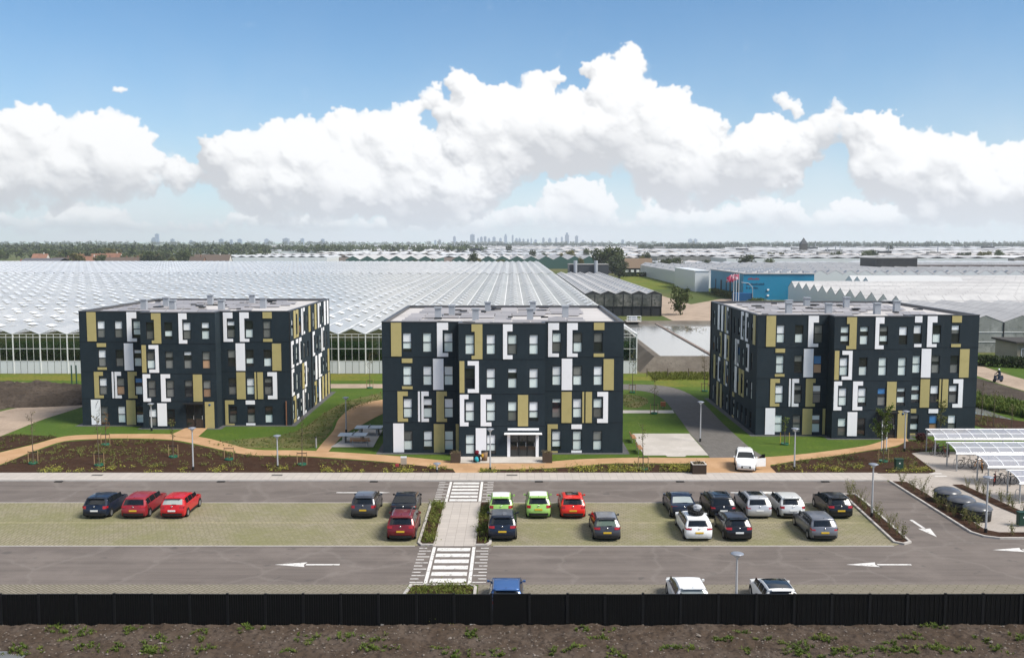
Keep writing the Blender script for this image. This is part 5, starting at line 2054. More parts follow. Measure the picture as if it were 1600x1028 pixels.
for k, (xa, xb, ya, yb, e) in enumerate(far_blocks):
    R = empty('far_greenhouse', (xa, ya, 0))
    tag(R, ('pale greenhouse block on the distant plain, %s from the left in the %s row back' % (nth(far_lab[k][1]), nth(far_lab[k][0]))) if k < len(far_lab) else
        'pale greenhouse block beyond the farmhouse trees, %s from the left' % nth((2, 3, 1, 0)[k - len(far_lab)]), 'greenhouse', 'far greenhouse blocks')
    n = max(2, min(14, int((xb - xa) / 9)))
    sp_ = (xb - xa) / n
    rise = min(1.4, sp_ * .16)
    mr = FARM[(k * 7 + k // 3) % 4]
    b = MB()
    d_ = yb - ya
    for i in range(n):
        x0_, x1_, xm = i * sp_, (i + 1) * sp_, (i + .5) * sp_
        b.add([(x0_, 0, e), (xm, 0, e + rise), (x1_, 0, e), (x0_, d_, e), (xm, d_, e + rise), (x1_, d_, e)], ((0, 3, 4, 1), (1, 4, 5, 2)))
    b.build('roof', mr, R)
    w_ = MB()
    W_T = xb - xa
    w_.box(.05, W_T - .05, .05, d_ - .05, 0, e - .1)
    w_.build('wall', (M_GWHITE, M_GREYWALL, M_GWHITE, MATS['brownish_wall'])[k % 4], R)

# small dark sheds and boilers between them
for k, px_ in enumerate(sorted(rng.uniform(420, 1590) for _ in range(14))):
    d = rng.uniform(850, 2600)
    q = at(px_, d)
    s = d / 1000
    R = empty('boiler_house', (q.x, q.y, 0))
    MB().box(-6 * s, 6 * s, 0, 8, 0, 7 + 2 * s).build('wall', M_DARKWALL if k % 2 else M_GREYWALL, R)
    MB().tube((4 * s, 3, 7), (4 * s, 3, 12 + 3 * s), .6, .6, 8).build('chimney', M_VENT, R)
    tag(R, 'small dark boiler house among the distant greenhouses, %s from the left' % nth(k), 'boiler house', 'far boiler houses')


# ------------------------------------------------------------------ woods on the horizon
def wood(name, label, spans, leafm, seed):
    r = random.Random(seed)
    b = MB()
    for (pxa, pxb, d0, d1, h0, h1, n) in spans:
        for _ in range(n):
            px_, d = r.uniform(pxa, pxb), r.uniform(d0, d1)
            h = r.uniform(h0, h1)
            q = at(px_, d)
            w = h * r.uniform(.35, .6)
            for c in range(5):
                cx, cy, cz = q.x + r.gauss(0, w * .5), q.y + r.gauss(0, w * .3), h * r.uniform(.35, .78)
                for _ in range(9):
                    leaf(b, (cx + r.gauss(0, w * .25), cy + r.gauss(0, w * .25), cz + r.gauss(0, h * .11)), h * r.uniform(.09, .16), r, .5, .8)
            b.tube((q.x, q.y, 0), (q.x, q.y, h * .5), .3, .2, 4, False)
    o = b.build(name, leafm)
    tag(o, label, 'woodland', kind='stuff')


wood('woodland', 'dark green belt of woodland along the left horizon', [(-60, 420, 1400, 2000, 12, 19, 380), (380, 560, 1500, 2100, 11, 17, 130)], M_FARLEAF[0], 1)
wood('woodland', 'lighter trees before the woodland at the left', [(-40, 420, 1080, 1250, 9, 14, 80), (450, 760, 1500, 2300, 11, 17, 170)], M_FARLEAF[1], 2)
wood('woodland', 'long dark row of trees right of the skyline', [(1000, 1130, 2100, 2250, 14, 17, 130)], M_FARLEAF[0], 3)
wood('woodland', 'thin line of trees along the right horizon', [(1120, 1660, 2700, 3600, 14, 22, 420), (700, 1130, 3400, 4600, 14, 20, 260)], M_FARLEAF[0], 4)
wood('woodland', 'small bushes dotted between the distant greenhouses', [(430, 1640, 900, 2700, 4, 7.5, 110)], M_FARLEAF[1], 5)
wood('woodland', 'bluish tree line under the city skyline', [(-60, 1660, 5200, 6500, 20, 30, 560)], M_FARLEAF[0], 6)

# ------------------------------------------------------------------ city skyline
M_CITY = mat('city_block', (.12, .17, .26), .7, .3, rnd=.3)  # blue of the distant air is put into the tower colour
sky_t = [(240, 371, 7), (245, 366, 5), (269, 374, 5), (298, 376, 4), (345, 374, 6), (361, 375, 4), (374, 374, 6), (416, 374, 6), (446, 373, 9), (472, 373, 5), (504, 374, 5), (710, 370, 4), (738, 367, 7), (747, 372, 3),
         (752, 371, 4), (758, 370, 4), (764, 372, 4), (772, 371, 5), (782, 373, 4), (790, 366, 4.5), (801, 368, 2.6), (807, 373, 4), (812, 372, 4), (818, 374, 3), (825, 374, 3), (837, 375, 4), (849, 372, 3.5),
         (859, 372, 5), (869, 372, 3), (878, 371, 3), (886, 364, 6), (901, 369, 4.5), (911, 376, 4), (973, 375, 4), (687, 375, 4), (680, 376, 3), (1079, 374, 6), (1087, 374, 5), (925, 376, 3), (830, 372, 2.5)]
for k, (px_, top, w) in enumerate(sorted(sky_t)):
    d = 8600 + (k * 37 % 11) * 40
    q = at(px_, d)
    h = CAM_H + (379 - top) / FOC * d
    ww = w / FOC * d
    R = empty('tower_block', (q.x, q.y, 0))
    if k % 3 == 0 and h > 60:
        MB().box(-ww / 2, ww / 2, 0, ww, 0, h * .82).build('tower', M_CITY, R)
        MB().box(-ww * .28, ww * .28, ww * .2, ww * .8, h * .82, h).build('crown', M_CITY, R)
    else:
        MB().box(-ww / 2, ww / 2, 0, ww, 0, h).build('tower', M_CITY, R)
        MB().box(-ww * .2, ww * .2, ww * .3, ww * .7, h, h + 6).build('plant_room', M_CITY, R)
    tag(R, 'blue-grey tower of the distant city skyline, %s from the left' % nth(k), 'tower', 'city skyline towers')

# ------------------------------------------------------------------ the hazy air
hz = MB().box(-15500, 15500, -400, 12500, -1.0, 215)
HAZE = bpy.data.materials.new('haze_air')
HAZE.use_nodes = True
HAZE.node_tree.nodes.clear()
_h = NT(HAZE.node_tree)
_v = _h.n('ShaderNodeVolumePrincipled')
_v.inputs['Color'].default_value = (.86, .92, 1, 1)
_v.inputs['Density'].default_value = 8.0e-5
_v.inputs['Anisotropy'].default_value = .2
_o = _h.n('ShaderNodeOutputMaterial')
_h.put(_o.inputs['Volume'], _v.outputs[0])
ho = hz.build('haze', HAZE)
tag(ho, 'thin pale haze over the whole plain', 'haze', kind='stuff')

# ------------------------------------------------------------------ the black fence
M_FENCE = mat('black_fence_slats', (.0035, .0035, .0036), .7, .15, var=[(2.5, (.006, .006, .006), .5, .8)])
M_FPOST = mat('fence_post', (.0075, .0078, .0085), .6, .2)
fe = empty('screen_fence', (0, Y_FENCE, 0))
tag(fe, 'long black slatted screen fence across the foreground', 'fence')
FW, FH = 1.905, 1.66
b = MB()
ns = 15
for k in range(ns):
    x = -FW / 2 + .05 + (FW - .1) * (k + .5) / ns
    w = (FW - .1) / ns * .42
    d = .03 if k % 2 else .012
    b.box(x - w, x + w, -d, .02, .03, FH - .02)
b.box(-FW / 2 + .05, FW / 2 - .05, .021, .035, .03, FH - .02)
pm = b.mesh('fence_panel')
pm.materials.append(M_FENCE)
tp = MB().box(-FW / 2 + .04, FW / 2 - .04, -.035, .045, FH - .018, FH + .012).mesh('top_rail')
tp.materials.append(M_FPOST)
po = MB().box(-.058, .058, -.05, .05, 0, FH + .05).box(-.06, .06, -.065, -.051, FH - .16, FH - .10).box(-.06, .06, -.065, -.051, .18, .24)
po = po.mesh('post')
po.materials.append(M_FPOST)
off = G(430, 955).x
for k in range(-19, 27):
    x = off + FW * k
    if abs(x) < 33:
        rr_ = random.Random(k + 50)
        o = link('fence_panel', pm, fe, (x + FW / 2, 0, rr_.uniform(-.014, .012)))
        o.rotation_euler = (rr_.gauss(0, .006), rr_.gauss(0, .0022), 0)
        o2 = link('top_rail', tp, fe, o.location)
        o2.rotation_euler = o.rotation_euler
        o = link('post', po, fe, (x, 0, rr_.uniform(-.03, .02)))
        o.rotation_euler = (rr_.gauss(0, .008), rr_.gauss(0, .005), 0)

# ------------------------------------------------------------------ street lamps
M_POLE = mat('lamp_pole', (.50, .51, .53), .4, .5, .4)
M_LAMP = mat('lamp_head', (.26, .28, .32), .35, .5, .3)
M_LENS = mat('lamp_lens', (.62, .66, .70), .15, .6)


def lamp(p, h, label):
    R = empty('street_lamp', (p.x, p.y, 0))
    MB().tube((0, 0, 0), (0, 0, h - .3), .075, .05, 10).build('pole', M_POLE, R)
    MB().tube((0, 0, 0), (0, 0, .35), .10, .10, 10).build('base_sleeve', M_BLACKP, R)
    hd = MB().lathe([(.001, h), (.17, h - .02), (.32, h - .07), (.34, h - .10), (.29, h - .12), (.001, h - .12)], 18).build('head', M_LAMP, R)
    MB().lathe([(.24, h - .121), (.09, h - .30), (.055, h - .34)], 16).build('lens', M_LENS, hd)
    tag(R, label, 'street lamp', 'street lamps')


for px, py, h, lab in ((302, 735, 3.75, 'white street lamp in the mulch bed before the left block entrance'),
                       (434, 733, 3.0, 'white street lamp in the mulch bed left of the ping-pong tables'),
                       (237, 673, 2.9, 'slim street lamp on the lawn against the left block'),
                       (541, 676, 3.7, 'slim street lamp beside the curving path left of the middle block'),
                       (766, 736, 3.7, 'street lamp before the entrance of the middle block'),
                       (1094, 690, 4.0, 'street lamp between the brick road and the concrete court'),
                       (1241, 735, 3.7, 'street lamp in the bed before the right block lawn'),
                       (1413, 706, 3.9, 'street lamp before the entrance of the right block'),
                       (1362, 808, 3.9, 'street lamp in the shrub bed at the end of the parking'),
                       (1540, 833, 3.9, 'street lamp in the bed beside the dark waste containers')):
    lamp(G(px, py), h, lab)
lamp(G(1152, 862, 3.8), 3.8, 'street lamp beside the black fence between two white cars')
lamp(G(683, 739.5), .95, 'knee-high lamp at the end of the mulch bed by the pavement')

# ------------------------------------------------------------------ cars
M_TYRE = mat('tyre_rubber', (.012, .012, .012), .8, .2)
M_RIM = mat('alloy_rim', (.42, .42, .43), .3, .5, .7)
M_CGLASS = mat('car_glass', (.010, .012, .014), .10, .5)
M_TAIL = mat('tail_light', (.36, .012, .016), .2, .6)
M_HEAD = mat('head_light', (.55, .57, .58), .1, .7)
M_PLATEY = mat('yellow_plate', (.62, .40, .03), .5, .4)
M_PLATEW = mat('white_plate', (.72, .72, .70), .5, .4)
M_TRIM = mat('black_trim', (.012, .012, .013), .55, .4)
M_CHROME = mat('chrome', (.62, .62, .63), .15, .6, .9)


def paint(name, c, metal=.0):
    return mat('paint_' + name, c, .32, .3, metal, coat=.45)


SIL = {   # side outlines (y from the rear, z); w0,w1 rear window; f0,f1 windscreen
    'hatch': dict(L=4.2, W=1.78, H=1.47, rw=((.13, 1.0), (.45, 1.37)), ws=((2.98, 1.0), (2.22, 1.40)),
                  pts=[(.10, .22), (.02, .34), (0, .50), (.0, .66), (.05, .76), (.09, .92), (.13, 1.0), (.45, 1.37), (.40, 1.43), (.62, 1.455), (1.2, 1.47), (1.8, 1.455), (2.22, 1.40), (2.98, 1.0),
                       (3.35, .94), (3.8, .84), (4.05, .74), (4.16, .60), (4.2, .46), (4.17, .28), (4.08, .2)], sw=(.62, 2.75), tail=(.70, .96)),
    'wagon': dict(L=4.62, W=1.82, H=1.47, rw=((.10, .98), (.36, 1.36)), ws=((3.25, .98), (2.45, 1.40)),
                  pts=[(.10, .22), (.02, .34), (0, .50), (.0, .64), (.04, .74), (.07, .92), (.10, .98), (.36, 1.36), (.34, 1.41), (.56, 1.44), (1.3, 1.47), (2.0, 1.455), (2.45, 1.40), (3.25, .98),
                       (3.7, .92), (4.2, .82), (4.46, .72), (4.58, .58), (4.62, .44), (4.58, .28), (4.5, .2)], sw=(.45, 3.0), tail=(.70, .93)),
    'suv': dict(L=4.45, W=1.85, H=1.64, rw=((.12, 1.10), (.42, 1.50)), ws=((3.1, 1.10), (2.35, 1.54)),
                pts=[(.10, .26), (.02, .40), (0, .58), (.0, .74), (.05, .84), (.08, 1.02), (.12, 1.10), (.42, 1.50), (.38, 1.56), (.62, 1.60), (1.3, 1.64), (1.95, 1.61), (2.35, 1.54), (3.1, 1.10),
                     (3.5, 1.05), (4.0, .96), (4.28, .84), (4.41, .68), (4.45, .52), (4.41, .34), (4.32, .25)], sw=(.5, 2.9), tail=(.80, 1.06)),
    'sedan': dict(L=4.6, W=1.80, H=1.44, rw=((.62, 1.0), (1.28, 1.34)), ws=((3.2, .97), (2.42, 1.38)),
                  pts=[(.10, .22), (.02, .34), (0, .50), (.0, .66), (.03, .80), (.06, .92), (.14, .975), (.40, .99), (.62, 1.0), (1.28, 1.34), (1.5, 1.41), (1.9, 1.44), (2.42, 1.38), (3.2, .97),
                       (3.65, .91), (4.15, .81), (4.44, .71), (4.56, .58), (4.6, .44), (4.56, .28), (4.48, .2)], sw=(1.05, 2.95), tail=(.72, .94)),
    'small': dict(L=3.75, W=1.68, H=1.50, rw=((.12, 1.02), (.40, 1.40)), ws=((2.75, 1.02), (2.05, 1.43)),
                  pts=[(.10, .22), (.02, .34), (0, .50), (.0, .66), (.05, .76), (.08, .94), (.12, 1.02), (.40, 1.40), (.36, 1.45), (.58, 1.48), (1.1, 1.50), (1.65, 1.48), (2.05, 1.43), (2.75, 1.02),
                       (3.05, .97), (3.4, .88), (3.62, .76), (3.72, .60), (3.75, .46), (3.71, .28), (3.62, .2)], sw=(.55, 2.55), tail=(.72, 1.0)),
}


def car_maps(S):
    W, H, L = S['W'] / 2, S['H'], S['L']
    belt = S['rw'][0][1] if S is not SIL['sedan'] else .97

    def hw(y, z):
        if z < .35:
            k = .90 + .10 * max(0, z - .1) / .25
        elif z < belt - .12:
            k = 1.0
        elif z < belt:
            k = 1.0 - .035 * (z - belt + .12) / .12
        else:
            k = .965 - .235 * ((z - belt) / (H - belt)) ** 1.15
        t = 1.0
        if y < .55:
            t -= .085 * ((.55 - y) / .55) ** 2
        if y > L - .9:
            t -= .15 * ((y - L + .9) / .9) ** 2
        return W * k * t

    def F(y, z, t):
        """shell point: silhouette point (y, z), t across -1..1"""
        a = abs(t)
        mid = L / 2
        yy = y + (1 if y < mid else -1) * .10 * a ** 4 * (1 if (y < .6 or y > L - .6) else 0)
        zz = z - .035 * a ** 2.5 * (1 if z > belt - .15 else 0)
        return (t * hw(y, z), yy, zz)
    return hw, F, belt


def resample(pts, step=.12):
    out_ = [pts[0]]
    for a, b in zip(pts, pts[1:]):
        d = math.hypot(b[0] - a[0], b[1] - a[1])
        n = max(1, int(d / step))
        for k in range(1, n + 1):
            out_.append((a[0] + (b[0] - a[0]) * k / n, a[1] + (b[1] - a[1]) * k / n))
    return out_


def make_car(kind, pm_, loc, rz, label, plate='y', roof=None, rails=False, sunroof=False, rear_glass=None, scale=1.0, door=False, sink=False, low_trim=True):
    S = SIL[kind]
    hw, F, belt = car_maps(S)
    L, H, W = S['L'], S['H'], S['W'] / 2
    R = empty('parked_car', loc, rz)
    R.scale = (scale,) * 3
    tag(R, label, 'car', 'parked cars')
    pts = resample(S['pts'])
    ts = [-1, -.9, -.72, -.5, -.25, 0, .25, .5, .72, .9, 1]
    b = MB()
    vs_ = [F(y, z, t) for (y, z) in pts for t in ts]
    n = len(ts)
    fs = []
    for i in range(len(pts) - 1):
        for j in range(n - 1):
            a = i * n + j
            fs.append((a, a + 1, a + n + 1, a + n))
    b.add(vs_, fs, True)
    # sides: columns from the outline down to the sill
    zs = .22 if kind != 'suv' else .28
    rows = 14
    for s in (-1, 1):
        vv = []
        for (y, z) in pts:
            yy = F(y, z, 1)[1]
            zt = F(y, z, 1)[2]
            for k in range(rows + 1):
                q = zt + (zs - zt) * k / rows if zt > zs else zt
                vv.append((s * hw(y, q if k else z), yy, q))
        ff = []
        m = rows + 1
        for i in range(len(pts) - 1):
            for k in range(rows):
                a = i * m + k
                ff.append((a, a + 1, a + m + 1, a + m) if s < 0 else (a, a + m, a + m + 1, a + 1))
        b.add(vv, ff, True)
    b.add([(-W * .9, .12, zs), (W * .9, .12, zs), (W * .9, L - .15, zs), (-W * .9, L - .15, zs)], ((3, 2, 1, 0),))
    body = b.build('body', pm_, R)

    def patch(name, a, c, t0, t1, m_, off=.010, nt=8, ns_=4, parent=R):
        d = Vector((c[0] - a[0], c[1] - a[1]))
        nr = Vector((-d.y, d.x)).normalized()
        if nr.y < 0 and abs(nr.y) > .15:
            nr = -nr
        if abs(nr.y) <= .15:
            nr = Vector((-1, 0)) if a[0] < L / 2 else Vector((1, 0))
        q = MB()
        vv = []
        for i in range(ns_ + 1):
            y, z = a[0] + d.x * i / ns_, a[1] + d.y * i / ns_
            for j in range(nt + 1):
                p = F(y, z, t0 + (t1 - t0) * j / nt)
                vv.append((p[0], p[1] + nr.x * off, p[2] + nr.y * off))
        ff = [(i * (nt + 1) + j, i * (nt + 1) + j + 1, (i + 1) * (nt + 1) + j + 1, (i + 1) * (nt + 1) + j) for i in range(ns_) for j in range(nt)]
        q.add(vv, ff, True)
        return q.build(name, m_, parent)

    def lerp(a, c, t):
        return (a[0] + (c[0] - a[0]) * t, a[1] + (c[1] - a[1]) * t)
    r0, r1 = S['rw']
    patch('rear_window', lerp(r0, r1, .06), lerp(r0, r1, .92), -.86, .86, rear_glass or M_CGLASS)
    w0, w1 = S['ws']
    patch('windscreen', lerp(w0, w1, .06), lerp(w0, w1, .96), -.88, .88, M_CGLASS)
    # side windows
    ya, yb = S['sw']
    for s in (-1, 1):
        cuts = [(ya, ya + (yb - ya) * .22), (ya + (yb - ya) * .25, ya + (yb - ya) * .58), (ya + (yb - ya) * .61, yb)]
        for i, (u, v) in enumerate(cuts):
            q = MB()
            vv = []
            for k in range(5):
                y = u + (v - u) * k / 4
                zb_ = belt + .03
                # roof height at y limits the glass
                zt = min(H - .10, np.interp(y, *zip(*sorted((p[0], p[1]) for p in S['pts'] if p[1] > belt))) - .09)
                zt = max(zt, zb_ + .02)
                for j in range(4):
                    z = zb_ + (zt - zb_) * j / 3
                    vv.append((s * (hw(y, z - .02) + .018), y, z - .02))
            ff = [(k * 4 + j, (k + 1) * 4 + j, (k + 1) * 4 + j + 1, k * 4 + j + 1) for k in range(4) for j in range(3)]
            q.add(vv, [f[::s] for f in ff], True)
            q.build('side_window', M_CGLASS, R)
        # door seams and sill
        MB().box(min(s * (W + .002), s * (W - .04)), max(s * (W + .002), s * (W - .04)), .95, L - 1.15, zs - .02, zs + .10).build('sill', M_TRIM, R)
        for y in (ya + (yb - ya) * .34, ya + (yb - ya) * .66):
            MB().box(min(s * (W - .01), s * (W + .02)), max(s * (W - .01), s * (W + .02)), y, y + .17, belt - .20, belt - .165).build('door_handle', pm_, R)
        mr = MB().box(min(s * (W + .02), s * (W + .15)), max(s * (W + .02), s * (W + .15)), yb - .10, yb + .0, belt + .0, belt + .10)
        mr.box(min(s * (W - .05), s * (W + .021)), max(s * (W - .05), s * (W + .021)), yb - .09, yb - .03, belt + .01, belt + .05)
        mr.build('wing_mirror', pm_ if s < 0 else pm_, R)
        # lamps
        z0, z1 = S['tail']
        vr = (sum(map(ord, label)) % 7) / 7
        tt = .56 + .2 * vr
        t0, t1 = (tt, 1.0) if s > 0 else (-1.0, -tt)
        z0, z1 = z0 + .10 * (1 - vr), z1 - .03 * vr
        patch('tail_light', (.0 + .05, z0), (.09, z1), t0, t1, M_TAIL, .014, 5, 3)
        q = MB()
        vv = [(s * (hw(y, z) + .008), y + .02, z) for y in (.08, .18, .30) for z in (z0 + .04, z1 - .02)]
        ff = [(0, 2, 3, 1), (2, 4, 5, 3)]
        q.add(vv, [f[::s] for f in ff])
        q.build('tail_light', M_TAIL, R)
        fz = np.interp(L - .25, *zip(*[(p[0], p[1]) for p in S['pts'][13:]][:7]))
        patch('headlight', (L - .42, float(np.interp(L - .42, [p[0] for p in S['pts'][13:19]], [p[1] for p in S['pts'][13:19]]))),
              (L - .10, float(np.interp(L - .10, [p[0] for p in S['pts'][13:19]], [p[1] for p in S['pts'][13:19]]))), t0 * 1.0, t1 * .97, M_HEAD, .012, 5, 4)
        # wheels with arches
        for y in (.78, L - .86):
            rr = .33 if kind == 'suv' else .30
            ar = MB()
            x0 = s * (hw(y, .5) + .004)
            ring = [(x0, y + (rr + .07) * math.cos(t), rr + .0 + (rr + .07) * math.sin(t)) for t in [PI * k / 12 for k in range(13)]]
            ar.add(ring + [(x0, y - rr - .07, zs - .04), (x0, y + rr + .07, zs - .04)], (tuple(range(15)) if s < 0 else tuple(range(14, -1, -1)),))
            ar.build('wheel_arch', M_TRIM, R)
            wl = MB()
            a, c = (hw(y, .5) - .16, hw(y, .5) + .022)
            wl.lathe([(rr * .62, a), (rr, a), (rr, c - .02), (rr * .95, c), (rr * .64, c)], 18, y, rr, 'x')
            wl.v = [(s * p[0], p[1], p[2]) for p in wl.v]
            wo = wl.build('wheel', M_TYRE, R)
            rm = MB()
            rm.lathe([(.001, c - .02), (rr * .12, c - .004), (rr * .60, c - .012), (rr * .66, c - .004)], 14, y, rr, 'x')
            rm.v = [(s * p[0], p[1], p[2]) for p in rm.v]
            rm.build('rim', M_RIM, wo)
    # bumper, plate, badge
    if low_trim:
        patch('rear_bumper_trim', (.02, .26), (.0, .44), -.86, .86, M_TRIM, .012)
    patch('grille', (L - .02, .36), (L, .56), -.55, .55, M_TRIM, .012)
    zp = .60 if kind in ('sedan',) else .80 if kind in ('suv', 'small') else .72
    zp = min(zp, S['tail'][1] - .06)
    yp = -.012 if zp < .7 else F(.06, zp, 0)[1] - .03
    pl = MB().box(-.26, .26, min(yp, .0) - .025, min(yp, .0) + .01, zp - .16, zp - .05)
    pl.build('number_plate', M_PLATEY if plate == 'y' else M_PLATEW, R)
    MB().box(-.26, .26, L + .004, L + .02, .40, .51).build('number_plate', M_PLATEY if plate == 'y' else M_PLATEW, R)
    bd = MB().lathe([(.001, 0), (.055, 0), (.055, .012), (.001, .012)], 10)
    bd.v = [(p[0], .035 - p[2], S['tail'][1] - .05 + p[1]) for p in bd.v]
    bd.build('badge', M_CHROME, R)
    top = [p for p in S['pts'] if p[1] > H - .12]
    def over_top(name, ya_, yb_, tt, m_, off):
        prof = resample([p for p in S['pts'] if p[1] > belt + .3 and p[0] >= S['rw'][1][0] + .1], .12)
        prof = [p for p in prof if ya_ <= p[0] <= yb_]
        q = MB()
        nt = 8
        vv = []
        for (y, z) in prof:
            for j in range(nt + 1):
                p = F(y, z, -tt + 2 * tt * j / nt)
                vv.append((p[0], p[1], p[2] + off))
        q.add(vv, [(i * (nt + 1) + j, i * (nt + 1) + j + 1, (i + 1) * (nt + 1) + j + 1, (i + 1) * (nt + 1) + j) for i in range(len(prof) - 1) for j in range(nt)], True)
        q.build(name, m_, R)
    if roof:
        over_top('roof_panel', S['rw'][1][0] + .1, S['ws'][1][0] + .02, .95, roof, .014)
    if sunroof:
        over_top('sunroof', 1.0, S['ws'][1][0] - .1, .70, M_CGLASS, .016)
    MB().tube((0, top[1][0] + .12, H - .05), (0, top[1][0] - .05, H + .10), .012, .008, 5).build('antenna', M_TRIM, R)
    if rails:
        for s in (-1, 1):
            MB().path([(s * .56, .6, H - .05), (s * .57, .75, H + .045), (s * .57, S['ws'][1][0] - .25, H + .045), (s * .56, S['ws'][1][0] - .1, H - .06)], .018, 6).build('roof_rail', M_CHROME, R)
    if kind in ('hatch', 'small', 'suv'):
        MB().box(-W * .62, W * .62, r1[0] - .14, r1[0] + .06, r1[1] + .035, r1[1] + .06).build('spoiler', pm_, R)
    MB().box(-.02, .30, r0[0] - .01, r0[0] + .012, r0[1] + .03, r0[1] + .05).build('wiper', M_TRIM, R)
    if door:
        # driver's door standing open (on the left side of the car)
        u0, u1 = ya + (yb - ya) * .60, yb + .1
        d = MB()
        d.box(0, -(u1 - u0), -.03, .03, zs + .08, belt)
        d.v = [(-x if False else x, y, z) for x, y, z in d.v]
        dn = empty('open_door', (-W - .01, u1, 0), math.radians(22))
        dn.parent = R
        d = MB().box(-(u1 - u0), 0, -.03, .03, zs + .08, belt)
        d.build('door_skin', pm_, dn)
        f_ = MB()
        f_.add([(-(u1 - u0) + .08, .0, belt + .002), (-.18, .0, belt + .002), (-.52, .10, H - .14), (-(u1 - u0) + .12, .10, H - .12),
                (-(u1 - u0) + .08, .02, belt + .002), (-.18, .02, belt + .002), (-.52, .12, H - .14), (-(u1 - u0) + .12, .12, H - .12)],
               ((0, 1, 2, 3), (7, 6, 5, 4), (0, 4, 5, 1), (1, 5, 6, 2), (2, 6, 7, 3), (3, 7, 4, 0)))
        f_.build('door_glass', M_CGLASS, dn)
    return R


BLACK = paint('black', (.008, .009, .012))
NAVY = paint('navy', (.010, .016, .032))
GREY = paint('dark_grey', (.055, .056, .066), .3)
MIDGREY = paint('steel_grey', (.17, .175, .195), .4)
SILVER = paint('silver', (.50, .50, .51), .35)
PWHITE = paint('white', (.78, .78, .77))
RED = paint('red', (.46, .012, .016))
BRIGHT = paint('bright_red', (.62, .022, .012))
MAROON = paint('maroon', (.16, .014, .020), .2)
DKRED = paint('deep_red', (.27, .022, .030), .1)
LIME = paint('lime_green', (.30, .52, .13))
BLUE = paint('blue', (.05, .12, .30), .3)
M_LGLASS = mat('bright_car_glass', (.30, .33, .32), .05, .8)
YA, YB, YC = 65.7, 60.6, 47.85


def row(px, py, y):
    return (G(px, py).x, y, .012)


make_car('hatch', NAVY, row(153, 808, YA), 0, 'black hatchback at the left end of the parking', 'w')
make_car('wagon', DKRED, row(213, 808, YA), 0, 'deep red estate car between the black hatchback and the red hatchback', 'y')
make_car('hatch', RED, row(273, 808, YA), 0, 'red hatchback, rightmost of the three cars parked at the left', 'w', rear_glass=M_LGLASS)
make_car('suv', GREY, row(569, 808, YA), 0, 'dark grey tall hatchback parked left of the black saloon', 'y', roof=paint('grey_roof', (.14, .14, .155), .3), scale=.95)
make_car('sedan', BLACK, row(632, 806, YA), 0, 'black saloon parked behind the dark red off-roader', 'y')
make_car('suv', MAROON, row(625, 849, YB), 0, 'dark red off-roader parked beside the pedestrian walk', 'y', rails=True)
make_car('small', LIME, row(783, 806, YA), 0, 'lime green hatchback with white roof, half hidden by the navy off-roader', 'y', roof=PWHITE)
make_car('small', LIME, row(841, 806, YA), 0, 'lime green hatchback with white roof, beside the bright red car', 'y', roof=PWHITE, scale=1.03)
make_car('hatch', BRIGHT, row(894.5, 807, YA), 0, 'bright red hatchback with dark roof front, right of the lime green one', 'y', sunroof=True)
make_car('suv', NAVY, row(785, 846, YB), 0, 'navy off-roader with a pale roof in front of the lime green hatchback', 'y', roof=paint('slate_roof', (.13, .14, .16), .3))
make_car('hatch', GREY, row(949, 847, YB), 0, 'dark grey hatchback parked alone in the near row', 'y', roof=paint('pale_grey_roof', (.26, .26, .275), .3), rear_glass=mat('green_car_glass', (.10, .13, .10), .05, .8))
make_car('sedan', NAVY, row(1067, 808, YA), 0, 'dark navy saloon behind the white estate car', 'y', rear_glass=M_LGLASS)
make_car('wagon', BLACK, row(1128, 808, YA), 0, 'black estate car between the navy saloon and the silver estate car', 'w', sunroof=True, rails=True)
make_car('wagon', SILVER, row(1184, 808, YA), 0, 'silver estate car with a dark sunroof', 'w', sunroof=True, rails=True, low_trim=False)
make_car('hatch', paint('pale_silver', (.62, .62, .60), .2), row(1236, 808, YA), 0, 'pale silver hatchback with black bumper right of the silver estate car', 'w')
make_car('hatch', BLACK, row(1310, 808, YA), 0, 'black hatchback at the right end of the far parking row', 'y')
ww = make_car('wagon', PWHITE, row(1094, 849, YB), 0, 'white estate car with a black load on its roof', 'y', low_trim=False)
make_car('hatch', BLACK, row(1157, 849, YB), 0, 'black hatchback parked right of the white estate car', 'w', roof=paint('dark_roof', (.05, .05, .06), .2))
make_car('wagon', MIDGREY, row(1290, 848, YB), 0, 'steel grey estate car at the right end of the near row', 'y')
q = G(791, 905, 1.4)
make_car('hatch', BLUE, (q.x, YC, .012), 0, 'blue car showing only its roof above the black fence', 'y')
q = G(1074, 903, 1.4)
make_car('hatch', PWHITE, (q.x, YC + .15, .012), 0, 'white car peeping over the black fence left of the lamp', 'y', rear_glass=M_LGLASS)
q = G(1210, 907, 1.4)
make_car('hatch', PWHITE, (q.x, YC - .1, .012), 0, 'white car with black roof behind the black fence right of the lamp', 'y', roof=M_CGLASS)
q = G(1166, 739.5)
make_car('small', PWHITE, (q.x + 3.75 * .19, q.y + .12 + 3.75 * .98, .034), PI - .19, 'white car facing the pavement with one front door open', 'w', door=True)

